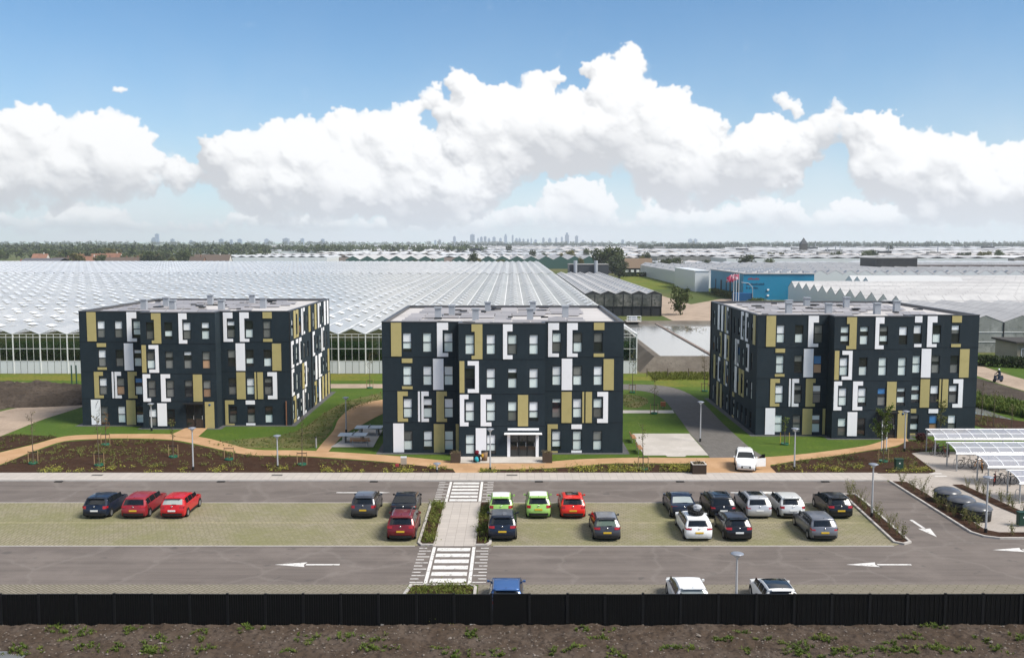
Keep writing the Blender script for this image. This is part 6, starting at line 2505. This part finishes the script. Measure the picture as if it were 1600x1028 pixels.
# load on the white estate car: wheel-like ring, dark bag and grey bundle
ld = empty('roof_load', (ww.location.x, ww.location.y + 1.35, .012 + 1.47))
b = MB()
for k in range(20):
    a0, a1 = 2 * PI * k / 20, 2 * PI * (k + 1) / 20
    b.tube((.42 * math.cos(a0), .42 * math.sin(a0), .14), (.42 * math.cos(a1), .42 * math.sin(a1), .14), .13, .13, 7, False)
b.build('black_ring', M_TYRE, ld)
for nm, c, m_, sd in (('dark_bag', (-.18, .35, .32), M_BLACKP, 1), ('grey_bundle', (.12, .2, .38), mat('grey_tarp', (.36, .37, .39), .5, .4), 2)):
    bm = bmesh.new()
    bmesh.ops.create_icosphere(bm, subdivisions=3, radius=.30)
    for v in bm.verts:
        v.co *= 1 + .35 * noise.noise(v.co * 5 + Vector((sd * 7, 0, 0)))
        v.co.z *= .75
        v.co += Vector(c)
    me = bpy.data.meshes.new(nm)
    bm.to_mesh(me)
    bm.free()
    me.materials.append(m_)
    for p_ in me.polygons:
        p_.use_smooth = True
    link(nm, me, ld)
tag(ld, 'black ring and grey bundle lying on the white estate car roof', 'roof load')

M_BUSH = mat('bushy_leaf', (.125, .155, .03), .75, .2, transl=.3, var=[(2.0, (.20, .20, .05), .45, .7)])
# ------------------------------------------------------------------ small plants in the beds
def bed_growth(name, label, poly, n, seed, hmin=.12, hmax=.38, m_=None, front=False):
    r = random.Random(seed)
    b, y_b = MB(), MB()
    ymin = min(p[1] for p in poly)
    seeds_ = scatter(poly, max(8, n // 7), r)
    spots_ = [q for q in ((c[0] + r.gauss(0, .45), c[1] + r.gauss(0, .35)) for c in (r.choice(seeds_) for _ in range(n))) if inside(q, poly)]
    for (x, y) in spots_:
        d = y - ymin
        h = r.uniform(hmin, hmax)
        if r.random() < .5:
            tuft(b, x, y, .05, h * .8, h, 8, r, .018)
        else:
            for _ in range(9):
                leaf(b, (x + r.gauss(0, h * .4), y + r.gauss(0, h * .4), .06 + abs(r.gauss(0, h * .5))), r.uniform(.03, .075), r, .8)
        if front and d < 2.2 and r.random() < .65:
            for _ in range(14):
                leaf(y_b, (x + r.gauss(0, .14), y + r.gauss(0, .14), .08 + abs(r.gauss(0, .14))), r.uniform(.04, .08), r, 1.0)
    tag(b.build(name, m_ or M_LEAF2), label, 'plants', kind='stuff')
    if y_b.f:
        tag(y_b.build('yellow_ground_cover', M_YELLOW), 'yellow-green ground cover at the front of the ' + label.split(' in the ')[-1], 'plants', kind='stuff')


bed_growth('bed_plants', 'low sprouting plants in the long mulch bed at the left', B_WEST, 900, 1, front=True)
bed_growth('bed_plants', 'low sprouting plants in the mulch bed before the middle block', B_MID, 420, 2, front=True)
bed_growth('bed_plants', 'low sprouting plants in the mulch bed before the right block', B_EAST, 420, 3, front=True)
bed_growth('bed_plants', 'low plants in the small bed beside the dirt road', B_NW, 260, 4)
bed_growth('bed_plants', 'thick leafy plants in the bed left of the pedestrian walk', B_W1, 260, 5, .25, .55, M_BUSH)
bed_growth('bed_plants', 'thick leafy plants in the bed right of the pedestrian walk', B_W2, 260, 6, .25, .55, M_BUSH)
bed_growth('bed_plants', 'leafy plants in the bed behind the black fence', B_FRONT, 620, 7, .2, .45, M_BUSH)
bed_growth('bed_plants', 'sparse dry plants in the bed beside the ditch', B_DITCH, 160, 8, .3, .9)
for poly_, sd, lab in ((SW1, 41, 'path left of the middle block'), (SW2, 42, 'small hollow right of the middle block')):
    r = random.Random(sd)
    b = MB()
    for (x, y) in scatter(poly_, 600 if sd == 41 else 120, r):
        tuft(b, x, y, .01, r.uniform(.08, .22), r.uniform(.08, .3), 6, r, .02)
    tag(b.build('swale_tufts', M_LEAF2), 'rough grass tufts in the swale by the ' + lab, 'grass', kind='stuff')
r = random.Random(43)
b = MB()
for _ in range(2600):
    x, y = r.uniform(20, 46), r.uniform(134, 141.5)
    tuft(b, x, y, .01, r.uniform(.1, .3), r.uniform(.15, .6), 6, r, .03)
tag(b.build('verge_grass', mat('verge_blades', (.12, .135, .028), .8, .15, transl=.2)), 'long yellowing grass on the verge before the basin', 'grass', kind='stuff')

# ------------------------------------------------------------------ wispy young shrubs along the kerbs
def shrub_mesh(seed, h, n):
    r = random.Random(seed)
    st, lf = MB(), MB()
    for k in range(7):
        a = r.uniform(0, 6.28)
        l = r.uniform(.7, 1) * h
        sp_ = r.uniform(.15, .42) * h
        p0 = Vector((r.gauss(0, .04), r.gauss(0, .04), 0))
        p1 = p0 + Vector((math.cos(a) * sp_ * .4, math.sin(a) * sp_ * .4, l * .55))
        p2 = p0 + Vector((math.cos(a) * sp_, math.sin(a) * sp_, l))
        st.tube(p0, p1, .014, .010, 4, False).tube(p1, p2, .010, .004, 4, False)
        for _ in range(n // 7):
            t = r.uniform(.2, 1)
            q = p0.lerp(p1, t * 1.7) if t < .55 else p1.lerp(p2, (t - .55) / .45)
            leaf(lf, (q.x + r.gauss(0, .07), q.y + r.gauss(0, .07), q.z + r.gauss(0, .05)), r.uniform(.025, .055), r, .4)
    sm, lm = st.mesh('stems'), lf.mesh('leaves')
    sm.materials.append(M_DRY)
    lm.materials.append(M_LEAF2)
    return sm, lm


SHR = [shrub_mesh(300 + k, h, n) for k, (h, n) in enumerate(((1.15, 190), (1.4, 230), (.95, 170), (1.25, 150)))]


def shrubs(spots_, label, seed):
    r = random.Random(seed)
    for i, (x, y) in enumerate(spots_):
        R = empty('young_shrub', (x, y, .07), r.uniform(0, 6.28))
        R.scale = (r.uniform(.8, 1.15),) * 3
        sm, lm = SHR[r.randrange(4)]
        link('stems', sm, R)
        link('leaves', lm, R)
        tag(R, label % nth(i), 'shrub', 'wispy young shrubs')


r = random.Random(9)
shrubs([(25.45 + .05 * k / 3 + r.uniform(-.2, .2), 61 + k * .95) for k in range(12)], 'wispy young shrub in the bed at the parking end, %s from the near kerb', 1)
shrubs([(31.3 + r.uniform(-.25, .25), 63.2 + k * 1.0) for k in range(13)], 'wispy young shrub in the bed beside the lane, %s from the near kerb', 2)
shrubs([(33 + k * 1.5, 62 + r.uniform(-.25, .25)) for k in range(6)], 'wispy young shrub along the near kerb of the yard, %s from the lane', 3)
shrubs([(36.6 - .08 * k + r.uniform(-.2, .2), 65.2 + k * .95) for k in range(10)], 'wispy young shrub in the bed behind the waste containers, %s from the near end', 4)


# ------------------------------------------------------------------ young trees with stakes
def young_tree(px, py, h, label, n=160, rx=.6, leafm=None, stakes=True, seed=0, base=.4, dense=.075, col_=None):
    p = G(px, py)
    rg = random.Random(seed + int(px))
    R = empty('young_tree', (p.x, p.y, .04))
    t = MB()
    lean = Vector((rg.gauss(0, .06), rg.gauss(0, .06), 0))
    t.tube((0, 0, 0), (lean.x * .4, lean.y * .4, h * .5), .035 + h * .004, .03, 6).tube((lean.x * .4, lean.y * .4, h * .5), (lean.x, lean.y, h), .03, .008, 5)
    tips = []
    for k in range(12):
        z = h * rg.uniform(base, .95)
        a = rg.uniform(0, 6.28)
        l = rx * rg.uniform(.5, 1) * (1.1 - .6 * (z / h - base) / (1 - base))
        q0 = Vector((lean.x * z / h, lean.y * z / h, z))
        q1 = q0 + Vector((math.cos(a) * l, math.sin(a) * l, l * rg.uniform(.7, 1.6)))
        t.tube(q0, q1, .013, .004, 4, False)
        tips.append((q0, q1))
    t.build('trunk', M_BARK, R)
    c = MB()
    for _ in range(n):
        q0, q1 = rg.choice(tips)
        q = q0.lerp(q1, rg.uniform(.15, 1.1))
        leaf(c, (q.x + rg.gauss(0, .1), q.y + rg.gauss(0, .1), q.z + rg.gauss(0, .1)), rg.uniform(.6, 1.3) * dense, rg, .3)
    c.build('crown', leafm or M_LEAF2, R)
    if stakes:
        for sx in (-.42, .42):
            MB().tube((sx, .0, 0), (sx, .0, 1.15), .035, .035, 6).build('stake', col_ or M_STAKE, R)
        MB().box(-.42, .42, -.025, .025, 1.0, 1.06).build('stake_bar', M_BLACKP, R)
        MB().lathe([(.36, 0), (.40, .14), (.37, .15), (.33, .02)], 14).build('watering_ring', mat('green_plastic', (.01, .10, .055), .5, .4), R)
    tag(R, label, 'young tree', 'staked young trees')


SPR = mat('spring_leaf', (.14, .12, .055), .7, .2, transl=.25)
young_tree(52, 725, 4.7, 'staked bare young tree in the mulch bed at the far left', 60, .7, SPR, base=.55)
young_tree(155, 728, 4.6, 'staked thin young tree before the panel printed with branches', 60, .6, SPR, base=.55)
young_tree(165, 696, 3.2, 'thin young tree with rusty leaves by the path before the left block', 90, .45, mat('rusty_leaf', (.20, .10, .03), .7, .2, transl=.2), base=.4)
young_tree(271, 715, 3.4, 'staked young tree left of the lamp in the long mulch bed', 120, .4, base=.45)
young_tree(358, 719, .6, 'tiny sapling with a green ring at the edge of the long bed', 20, .2)
young_tree(472, 727, 4.4, 'tall bare young tree between the bed lamp and the ping-pong tables', 40, .35, SPR, base=.55)
young_tree(578, 607, 5.0, 'bare young tree on the lawn behind the ping-pong tables', 90, .7, SPR, base=.45)
young_tree(1005, 734, 4.0, 'thin young tree in the bed before the concrete court', 60, .5, base=.5)
young_tree(1022, 647, 4.6, 'thin pale young tree beside the small path right of the middle block', 120, .6, base=.4)
young_tree(988, 614, 5.5, 'thin young tree on the verge just right of the middle block', 110, .7, base=.4)
young_tree(1101, 612, 5.6, 'young tree standing left of the right block beside the brick road', 120, .8, SPR, base=.35)
young_tree(1112, 603, 5.6, 'slim young tree close behind the brick road near the right block', 100, .6, base=.4)
young_tree(1226, 695, 2.7, 'small tree between two yellow stakes on the right block lawn', 130, .5, M_WEED, base=.45, col_=mat('yellow_stake', (.46, .32, .07), .7, .3))
young_tree(1380, 722, 5.0, 'leafy green young tree before the entrance of the right block', 1300, 1.15, M_WEED, base=.28, dense=.085)
young_tree(1468, 687, 3.9, 'slender dusky tree before the right wing of the right block', 420, .65, M_LEAF2, base=.3, stakes=False)
for k, (px, py) in enumerate(((1533, 660), (1552, 668), (1580, 680))):
    young_tree(px, py, 4.5 - .7 * k, 'thin bare sapling beside the ditch, %s from the left' % nth(k), 80, .5, SPR, stakes=False, base=.35)
p = G(1439, 690)
b = MB()
rg = random.Random(6)
for _ in range(700):
    v = Vector((rg.gauss(0, 1), rg.gauss(0, 1), rg.gauss(0, 1))).normalized() * rg.uniform(.6, 1)
    leaf(b, (v.x * .55, v.y * .5, .45 + v.z * .42), .07, rg)
o = b.build('red_bush', mat('dark_red_leaf', (.06, .014, .018), .7, .25), None, (p.x, p.y, .02))
tag(o, 'round dark red bush beside the entrance of the right block', 'bush')

# ------------------------------------------------------------------ bicycle shelters and bicycles
M_SHEET = mat('shelter_sheet', (.40, .40, .43), .15, .55, alpha=.62, transl=.0, rnd=.08, var=[(.8, (.40, .40, .43), .4, .7)])
M_SHPOST = mat('shelter_steel', (.40, .41, .42), .4, .5, .4)


def shelter(x, y, L, label):
    R = empty('bike_shelter', (x, y, .016))
    prof = []
    for k in range(9):                       # curved roof from the low front edge up and back
        a = math.radians(8 + 74 * k / 8)
        prof.append((2.25 - 2.25 * math.cos(a) - .3, 1.38 + .68 * math.sin(a)))
    nb = int(L / 1.18)
    w = L / nb
    b = MB()
    vs_ = [(xx, py_, pz + t) for t in (0, .02) for xx in (.04, w - .04) for py_, pz in prof]
    n = len(prof)
    fs = [(i, i + 1, n + i + 1, n + i) for i in range(n - 1)] + [(2 * n + i, 3 * n + i, 3 * n + i + 1, 2 * n + i + 1) for i in range(n - 1)]
    b.add(vs_, fs, True)
    me = b.mesh('roof_panel')
    me.materials.append(M_SHEET)
    rb = MB().path([(0, py_, pz + .015) for py_, pz in prof], .04, 6).mesh('rib')
    rb.materials.append(M_STEELW)
    for k in range(nb):
        link('roof_panel', me, R, (k * w, 0, 0))
    for k in range(nb + 1):
        link('rib', rb, R, (k * w, 0, 0))
    MB().tube((-.1, prof[0][0], prof[0][1]), (L + .1, prof[0][0], prof[0][1]), .075, .075, 8).build('eave_beam', M_STEELW, R)
    MB().tube((-.1, prof[-1][0], prof[-1][1]), (L + .1, prof[-1][0], prof[-1][1]), .06, .06, 8).build('top_beam', M_STEELW, R)
    MB().tube((-.1, prof[4][0], prof[4][1] + .03), (L + .1, prof[4][0], prof[4][1] + .03), .035, .035, 6).build('purlin', M_STEELW, R)
    for k in range(0, nb + 1, 3):
        MB().tube((k * w, prof[0][0] + .02, 0), (k * w, prof[0][0] + .02, prof[0][1]), .06, .06, 8).build('post', M_SHPOST, R)
        MB().tube((k * w, prof[-1][0] - .1, 0), (k * w, prof[-1][0] - .1, prof[-1][1]), .06, .06, 8).build('post', M_SHPOST, R)
    # bike hoops
    for k in range(nb):
        pts = [(k * w + .5, 1.3, 0)] + [(k * w + .5, 1.3 - .35 * (1 - math.cos(PI * i / 6)), .45 + .3 * math.sin(PI * i / 6)) for i in range(7)] + [(k * w + .5, .6, 0)]
        MB().path(pts, .022, 5).build('bike_hoop', M_SHPOST, R)
    tag(R, label, 'bike shelter', 'curved bike shelters')


s1, s2, s3 = G(1455, 711), G(1492, 735), G(1541, 758)
shelter(s1.x + .2, s1.y, 13, 'farthest bike shelter with its curved roof, next to the mulch bed')
shelter(s2.x, s2.y, 12, 'middle bike shelter with a curved translucent roof')
shelter(s3.x, s3.y, 11, 'near bike shelter with a curved translucent roof behind the lamp')
shelter(G(1590, 785).x, G(1590, 785).y, 9, 'bike shelter cut off at the right edge, nearest of the four')


def bicycle(x, y, rz, cm, label):
    R = empty('bicycle', (x, y, .016), rz)
    for cx in (-.52, .52):
        b = MB()
        for k in range(20):
            a0, a1 = 2 * PI * k / 20, 2 * PI * (k + 1) / 20
            b.tube((cx + .33 * math.cos(a0), 0, .345 + .33 * math.sin(a0)), (cx + .33 * math.cos(a1), 0, .345 + .33 * math.sin(a1)), .022, .022, 5, False)
        for k in range(8):
            a0 = 2 * PI * k / 8
            b.tube((cx, 0, .345), (cx + .32 * math.cos(a0), 0, .345 + .32 * math.sin(a0)), .006, .006, 3, False)
        b.build('wheel', M_TYRE, R)
    f = MB()
    bb, hd, st, rr_ = (-.08, 0, .32), (.36, 0, .82), (-.2, 0, .80), (-.52, 0, .345)
    for p0, p1 in ((bb, hd), (bb, st), (st, (.34, 0, .74)), (rr_, bb), (rr_, st), (hd, (.52, 0, .345)), (hd, (.33, 0, .98))):
        f.tube(p0, p1, .022, .022, 6)
    f.build('frame', cm, R)
    MB().path([(.22, -.28, 1.0), (.34, -.1, 1.0), (.34, .1, 1.0), (.22, .28, 1.0)], .016, 5).build('handlebar', M_CHROME, R)
    MB().prism([(-.34, -.09), (-.34, .09), (-.08, .025), (-.08, -.025)], .86, .92).tube((-.2, 0, .8), (-.21, 0, .87), .015).build('saddle', M_TRIM, R)
    MB().box(-.75, -.3, -.07, .07, .70, .715).build('carrier', M_TRIM, R)
    MB().lathe([(.001, -.02), (.09, -.02), (.09, .0), (.001, .0)], 10).build('chainwheel', M_CHROME, R)
    tag(R, label, 'bicycle', 'parked bicycles')


C_BLK, C_GRY = mat('bike_black', (.012, .012, .013), .4, .5), mat('bike_grey', (.18, .19, .2), .4, .5, .3)
C_ORG, C_RED = mat('bike_orange', (.62, .26, .05), .4, .5), mat('bike_red', (.4, .03, .02), .4, .5)
for k, (px, py, rz, cm, lab) in enumerate((
        (1462, 710, .5, C_GRY, 'grey bicycle, leftmost under the farthest shelter'), (1469, 712, 1.9, C_BLK, 'black bicycle turned sideways under the farthest shelter'),
        (1475, 711, 1.4, C_RED, 'red bicycle among the black ones under the farthest shelter'), (1482, 712, 1.2, C_BLK, 'black bicycle, rightmost of the group under the farthest shelter'),
        (1509, 731, .15, C_BLK, 'black city bicycle parked at the post of the middle shelter'), (1528, 733, .5, C_ORG, 'small orange bicycle between the middle and near shelters'),
        (1534, 737, 1.2, C_ORG, 'orange bicycle turned away beside the small orange one'), (1554, 757, 1.0, C_RED, 'red bicycle, leftmost under the near shelter'),
        (1566, 757, .3, C_BLK, 'black bicycle, second under the near shelter'), (1578, 757, 1.1, C_GRY, 'grey bicycle, third under the near shelter'),
        (1592, 757, .2, C_BLK, 'black bicycle at the right edge under the near shelter'))):
    q = G(px, py)
    bicycle(q.x, q.y, rz, cm, lab)

# ------------------------------------------------------------------ waste containers
M_DOME = mat('container_lid', (.075, .078, .088), .28, .5, coat=.3)
for k, (px, py) in enumerate(((1480, 768), (1502, 781), (1527.5, 793.5))):
    q = G(px, py, .8)
    R = empty('waste_container', (q.x, q.y, .016))
    MB().lathe([(.001, 0), (.88, 0), (.92, .74), (.001, .74)], 28).build('drum', M_TRIM, R)
    lid = MB().lathe([(.90, .745), (.97, .77), (.97, .83), (.93, .88), (.78, 1.0), (.52, 1.09), (.25, 1.13), (.001, 1.14)], 32).build('lid', M_DOME, R)
    MB().lathe([(.975, .79), (.982, .80), (.975, .81)], 32).build('rim_band', M_RIM, lid)
    MB().box(-.25, .25, -.94, -.86, .35, .6).build('hatch', M_FPOST, R)
    tag(R, 'round black waste container with a domed lid, %s' % ('farthest of the three', 'middle one of the three', 'nearest of the three')[k], 'waste container', 'domed waste containers')

# cabinets
M_GREENC = mat('cabinet_green', (.012, .045, .03), .5, .4)
for px, py, lab in ((1404, 735, 'dark green utility cabinet at the edge of the right mulch bed'), (1597, 822, 'dark green utility cabinet at the right edge of the picture')):
    q = G(px, py)
    R = empty('utility_cabinet', (q.x, q.y, .03))
    MB().box(-.32, .32, -.2, .2, .06, .95).build('body', M_GREENC, R)
    MB().box(-.36, .36, -.24, .24, .951, 1.0).build('lid', M_GREENC, R)
    MB().box(-.3, .3, -.18, .18, 0, .06).build('plinth', M_SLAB, R)
    MB().box(-.29, .29, -.212, -.201, .12, .90).build('door', M_GREENC, R)
    MB().box(-.06, .06, -.222, -.213, .6, .7).build('door_plate', M_PLATEW, R)
    tag(R, lab, 'cabinet')

# ------------------------------------------------------------------ ping-pong tables, benches, planters, bins
for (px, py, lab) in ((552, 691, 'pale concrete ping-pong table nearer the bench'), (577, 679, 'pale concrete ping-pong table nearer the middle block')):
    q = G(px, py)
    R = empty('ping_pong_table', (q.x, q.y, .046))
    MB().box(-1.37, 1.37, -.76, .76, .70, .77).build('table_top', mat('pale_top', (.55, .57, .58), .5, .4), R)
    for sx in (-.85, .85):
        MB().box(sx - .12, sx + .12, -.5, .5, 0, .70).build('leg', M_SLAB, R)
    MB().box(-.012, .012, -.80, .80, .771, .92).build('net', M_SHPOST, R)
    tag(R, lab, 'table tennis table', 'ping-pong tables')


def bench(px, py, rz, label):
    q = G(px, py)
    R = empty('bench', (q.x, q.y, .046), rz)
    me = MB().box(-.95, .95, -.045, .045, -.02, .02).mesh('slat')
    me.materials.append(mat('bench_wood', (.33, .17, .08), .7, .3))
    for k in range(4):
        link('slat', me, R, (0, -.18 + k * .11, .46))
    for k in range(2):
        o = link('slat', me, R, (0, .22 + .03 * k, .62 + k * .14))
        o.rotation_euler = (PI / 2 - .25, 0, 0)
    for sx in (-.7, .7):
        MB().path([(sx, -.2, 0), (sx, -.2, .43), (sx, .18, .43), (sx, .26, .82)], .025, 6).tube((sx, .15, 0), (sx, .18, .43), .025).build('leg', M_SHPOST, R)
    tag(R, label, 'bench', 'wooden benches')


bench(563, 697, PI, 'wooden bench in front of the ping-pong tables')
bench(989, 690, PI / 2, 'wooden bench on the lawn edge, far corner of the concrete court')
bench(999, 707, PI / 2, 'wooden bench on the lawn edge, near corner of the concrete court')


def planter(px, py, s, h, label, m_, fill):
    q = G(px, py)
    R = empty('planter_box', (q.x, q.y, .03))
    w = s / 2
    b = MB().box(-w, w, -w, -w + .08, 0, h).box(-w, w, w - .08, w, 0, h).box(-w, -w + .08, -w + .081, w - .081, 0, h).box(w - .08, w, -w + .081, w - .081, 0, h)
    b.box(-w + .081, w - .081, -w + .081, w - .081, 0, h - .12)
    b.build('box', m_, R)
    c = MB()
    rg = random.Random(int(px))
    for _ in range(130):
        leaf(c, (rg.gauss(0, w * .45), rg.gauss(0, w * .45), h + abs(rg.gauss(0, .1)) - .05), rg.uniform(.05, .1), rg)
    c.build('plants', fill, R)
    tag(R, label, 'planter', 'box planters')


PB = mat('planter_brown', (.075, .055, .04), .8, .2)
planter(712, 722, .85, .85, 'square wooden planter left of the middle block entrance', PB, M_DRY)
planter(855, 722, .85, .85, 'square wooden planter right of the middle block entrance', PB, M_DRY)
planter(1091, 740, 1.15, .85, 'large dark planter with a pale rim at the end of the middle bed', mat('planter_dark', (.05, .035, .026), .8, .2), M_DRY)
q = G(1091, 740)
b = MB()
for a, c, d, e in ((-.6, .6, -.6, -.48), (-.6, .6, .48, .6), (-.6, -.48, -.479, .479), (.48, .6, -.479, .479)):
    b.box(a, c, d, e, .851, .90)
for o_ in [o_ for o_ in col.objects if o_.name.startswith('planter_box') and abs(o_.location.x - q.x) < .01]:
    b.build('rim', M_SLAB, o_)
# bins and bags at the middle entrance
q = G(757, 720)
R = empty('bin_pile', (q.x, q.y, .05))
bm_ = MB().lathe([(.001, 0), (.24, 0), (.30, .8), (.001, .8)], 14).build('brown_bin', mat('bin_brown', (.20, .13, .08), .7, .3), R)
tag(R, 'brown round bin left of the middle block entrance', 'bin')
MB().lathe([(.31, .801), (.31, .86), (.001, .9)], 14).build('lid', M_TRIM, bm_)
R = empty('clothes_pile', (G(745, 722).x, G(745, 722).y, .05))
for nm, c, s, m_ in (('red_bag', (0, .1, .78), .21, mat('crimson_cloth', (.12, .010, .018), .8, .2)), ('turquoise_bag', (0, -.28, .28), .20, mat('turquoise_cloth', (.03, .30, .36), .7, .2)),
                     ('yellow_bag', (.48, .2, .5), .15, mat('amber_cloth', (.42, .25, .03), .7, .2))):
    bm = bmesh.new()
    bmesh.ops.create_icosphere(bm, subdivisions=2, radius=s)
    for v in bm.verts:
        v.co *= 1 + .3 * noise.noise(v.co * 5 + Vector(c))
        v.co.z *= 1.15
        v.co += Vector(c)
    me = bpy.data.meshes.new(nm)
    bm.to_mesh(me)
    bm.free()
    me.materials.append(m_)
    for p_ in me.polygons:
        p_.use_smooth = True
    link(nm, me, R)
MB().box(-.3, .3, -.15, .4, 0, .62).build('crate', M_TRIM, R)
tag(R, 'heap of red, turquoise and yellow bags by the middle block wall', 'bags')
# info post with red item in the long bed
q = G(631, 734)
R = empty('info_post', (q.x, q.y, .05))
MB().box(-.04, .04, -.04, .04, 0, 1.0).build('post', M_STAKE, R)
MB().box(-.26, .26, -.07, -.041, .45, 1.15).build('board', mat('board_tan', (.42, .34, .27), .7, .2), R)
MB().box(-.26, .26, -.078, -.0705, 1.0, 1.16).build('board_head', M_STEELW, R)
MB().box(-.7, -.42, -.1, .1, .25, .48).build('red_box', M_REDSIGN, R)
tag(R, 'small tan notice board with a white top in the long mulch bed', 'notice board')
q = G(494, 700)
R = empty('bollard_light', (q.x, q.y, .03))
MB().tube((0, 0, 0), (0, 0, .95), .08, .08, 10).build('post', M_SHPOST, R)
MB().lathe([(.09, .951), (.12, .98), (.10, 1.05), (.001, 1.08)], 12).build('cap', M_TRIM, R)
tag(R, 'short dark bollard light where the path forks left of the middle block', 'bollard')
q = G(1036, 638)
R = empty('waste_post', (q.x, q.y, .02))
MB().box(-.28, .28, -.2, .2, .25, .75).build('bin', mat('rust_bin', (.30, .12, .06), .7, .3), R)
MB().tube((0, 0, 0), (0, 0, .25), .05).build('post', M_SHPOST, R)
tag(R, 'small rusty red litter bin beside the brick road', 'litter bin')
q = G(1381, 706)
R = empty('sign_frame', (q.x, q.y, .03))
for sx in (-.22, .22):
    MB().tube((sx, 0, 0), (sx, 0, 2.9), .05, .05, 8).build('post', M_STEELW, R)
MB().tube((-.22, 0, 2.9), (.22, 0, 2.9), .05, .05, 8).build('top_bar', M_STEELW, R)
tag(R, 'narrow white portal frame behind the leafy tree at the right block', 'frame')
for k, (px, py, hh) in enumerate(((112.6, 604, 2.9), (120, 604, 2.9))):
    q = G(px, py)
    o = MB().tube((0, 0, 0), (0, 0, hh), .09, .09, 8).build('green_post', mat('post_green', (.02, .06, .045), .6, .3), None, (q.x, q.y, 0))
    tag(o, 'thin dark green post beside the left block, the %s one' % ('right' if k else 'left'), 'post')

# ------------------------------------------------------------------ scooter and rider on the side road
q = G(1559, 597)
R = empty('scooter', (q.x, q.y, .024), math.radians(200))
for cx in (-.62, .62):
    b = MB().lathe([(.08, -.07), (.24, -.07), (.25, 0), (.24, .07), (.08, .07)], 16, cx, .25, 'x')
    b.v = [(p_[1], p_[0], p_[2]) for p_ in b.v]
    b.build('wheel', M_TYRE, R)
sb = MB()
pr = [(-.85, .42), (-.8, .78), (-.15, .80), (-.05, .42), (.32, .36), (.42, .95), (.55, .98), (.62, .5), (.5, .28), (-.5, .26)]
n = len(pr)
sb.add([(x, -.16, z) for x, z in pr] + [(x, .16, z) for x, z in pr], [tuple(range(n)), tuple(range(2 * n - 1, n - 1, -1))] + [((i + 1) % n, i, n + i, n + (i + 1) % n) for i in range(n)])
sb.build('body', paint('scooter_blue', (.02, .03, .06)), R)
MB().box(-.78, -.1, -.14, .14, .801, .88).build('seat', M_TRIM, R)
MB().path([(.38, -.34, 1.1), (.46, -.12, 1.08), (.46, .12, 1.08), (.38, .34, 1.1)], .02, 6).build('handlebar', M_TRIM, R)
tag(R, 'dark scooter riding along the pale side road at the right', 'scooter')


def skinned(name, verts, edges, radii, m_, parent, loc, rz):
    me = bpy.data.meshes.new(name)
    me.from_pydata(verts, edges, [])
    o = bpy.data.objects.new(name, me)
    col.objects.link(o)
    md = o.modifiers.new('skin', 'SKIN')
    for i, r_ in enumerate(radii):
        me.skin_vertices[0].data[i].radius = (r_, r_)
    me.skin_vertices[0].data[0].use_root = True
    o.modifiers.new('sub', 'SUBSURF').levels = 2
    bpy.context.view_layer.update()
    dg = bpy.context.evaluated_depsgraph_get()
    nm = bpy.data.meshes.new_from_object(o.evaluated_get(dg))
    bpy.data.objects.remove(o)
    nm.materials.clear()
    nm.materials.append(m_)
    for p_ in nm.polygons:
        p_.use_smooth = True
    nm.name = name
    return link(name, nm, parent, loc, rz)


PR = empty('person', (q.x, q.y, .024), math.radians(200))
V = [(-.30, 0, .98), (-.26, 0, 1.22), (-.20, 0, 1.44), (-.16, 0, 1.56),
     (-.18, -.2, 1.42), (.02, -.27, 1.18), (.32, -.30, 1.12), (-.18, .2, 1.42), (.02, .27, 1.18), (.32, .30, 1.12),
     (-.26, -.11, .95), (.16, -.17, .86), (.18, -.16, .44), (.30, -.16, .40), (-.26, .11, .95), (.16, .17, .86), (.18, .16, .44), (.30, .16, .40)]
E_ = [(0, 1), (1, 2), (2, 3), (2, 4), (4, 5), (5, 6), (2, 7), (7, 8), (8, 9), (0, 10), (10, 11), (11, 12), (12, 13), (0, 14), (14, 15), (15, 16), (16, 17)]
RD = [.16, .155, .16, .06, .085, .06, .04, .085, .06, .04, .11, .085, .06, .05, .11, .085, .06, .05]
skinned('body', V, E_, RD, mat('dark_jacket', (.02, .03, .05), .8, .2), PR, None, 0)
hd = MB().lathe([(.001, 1.56), (.07, 1.57), (.10, 1.64), (.105, 1.72), (.08, 1.80), (.001, 1.84)], 14)
hd.v = [(x - .12, y, z) for x, y, z in hd.v]
hd.build('head', mat('skin_tone', (.45, .28, .20), .6, .3), PR)
hm_ = MB().lathe([(.125, 1.68), (.135, 1.74), (.11, 1.83), (.001, 1.87)], 14)
hm_.v = [(x - .13, y, z) for x, y, z in hm_.v]
hm_.build('helmet', M_STEELW, PR)
tag(PR, 'person in a dark jacket and pale helmet riding the scooter', 'person')
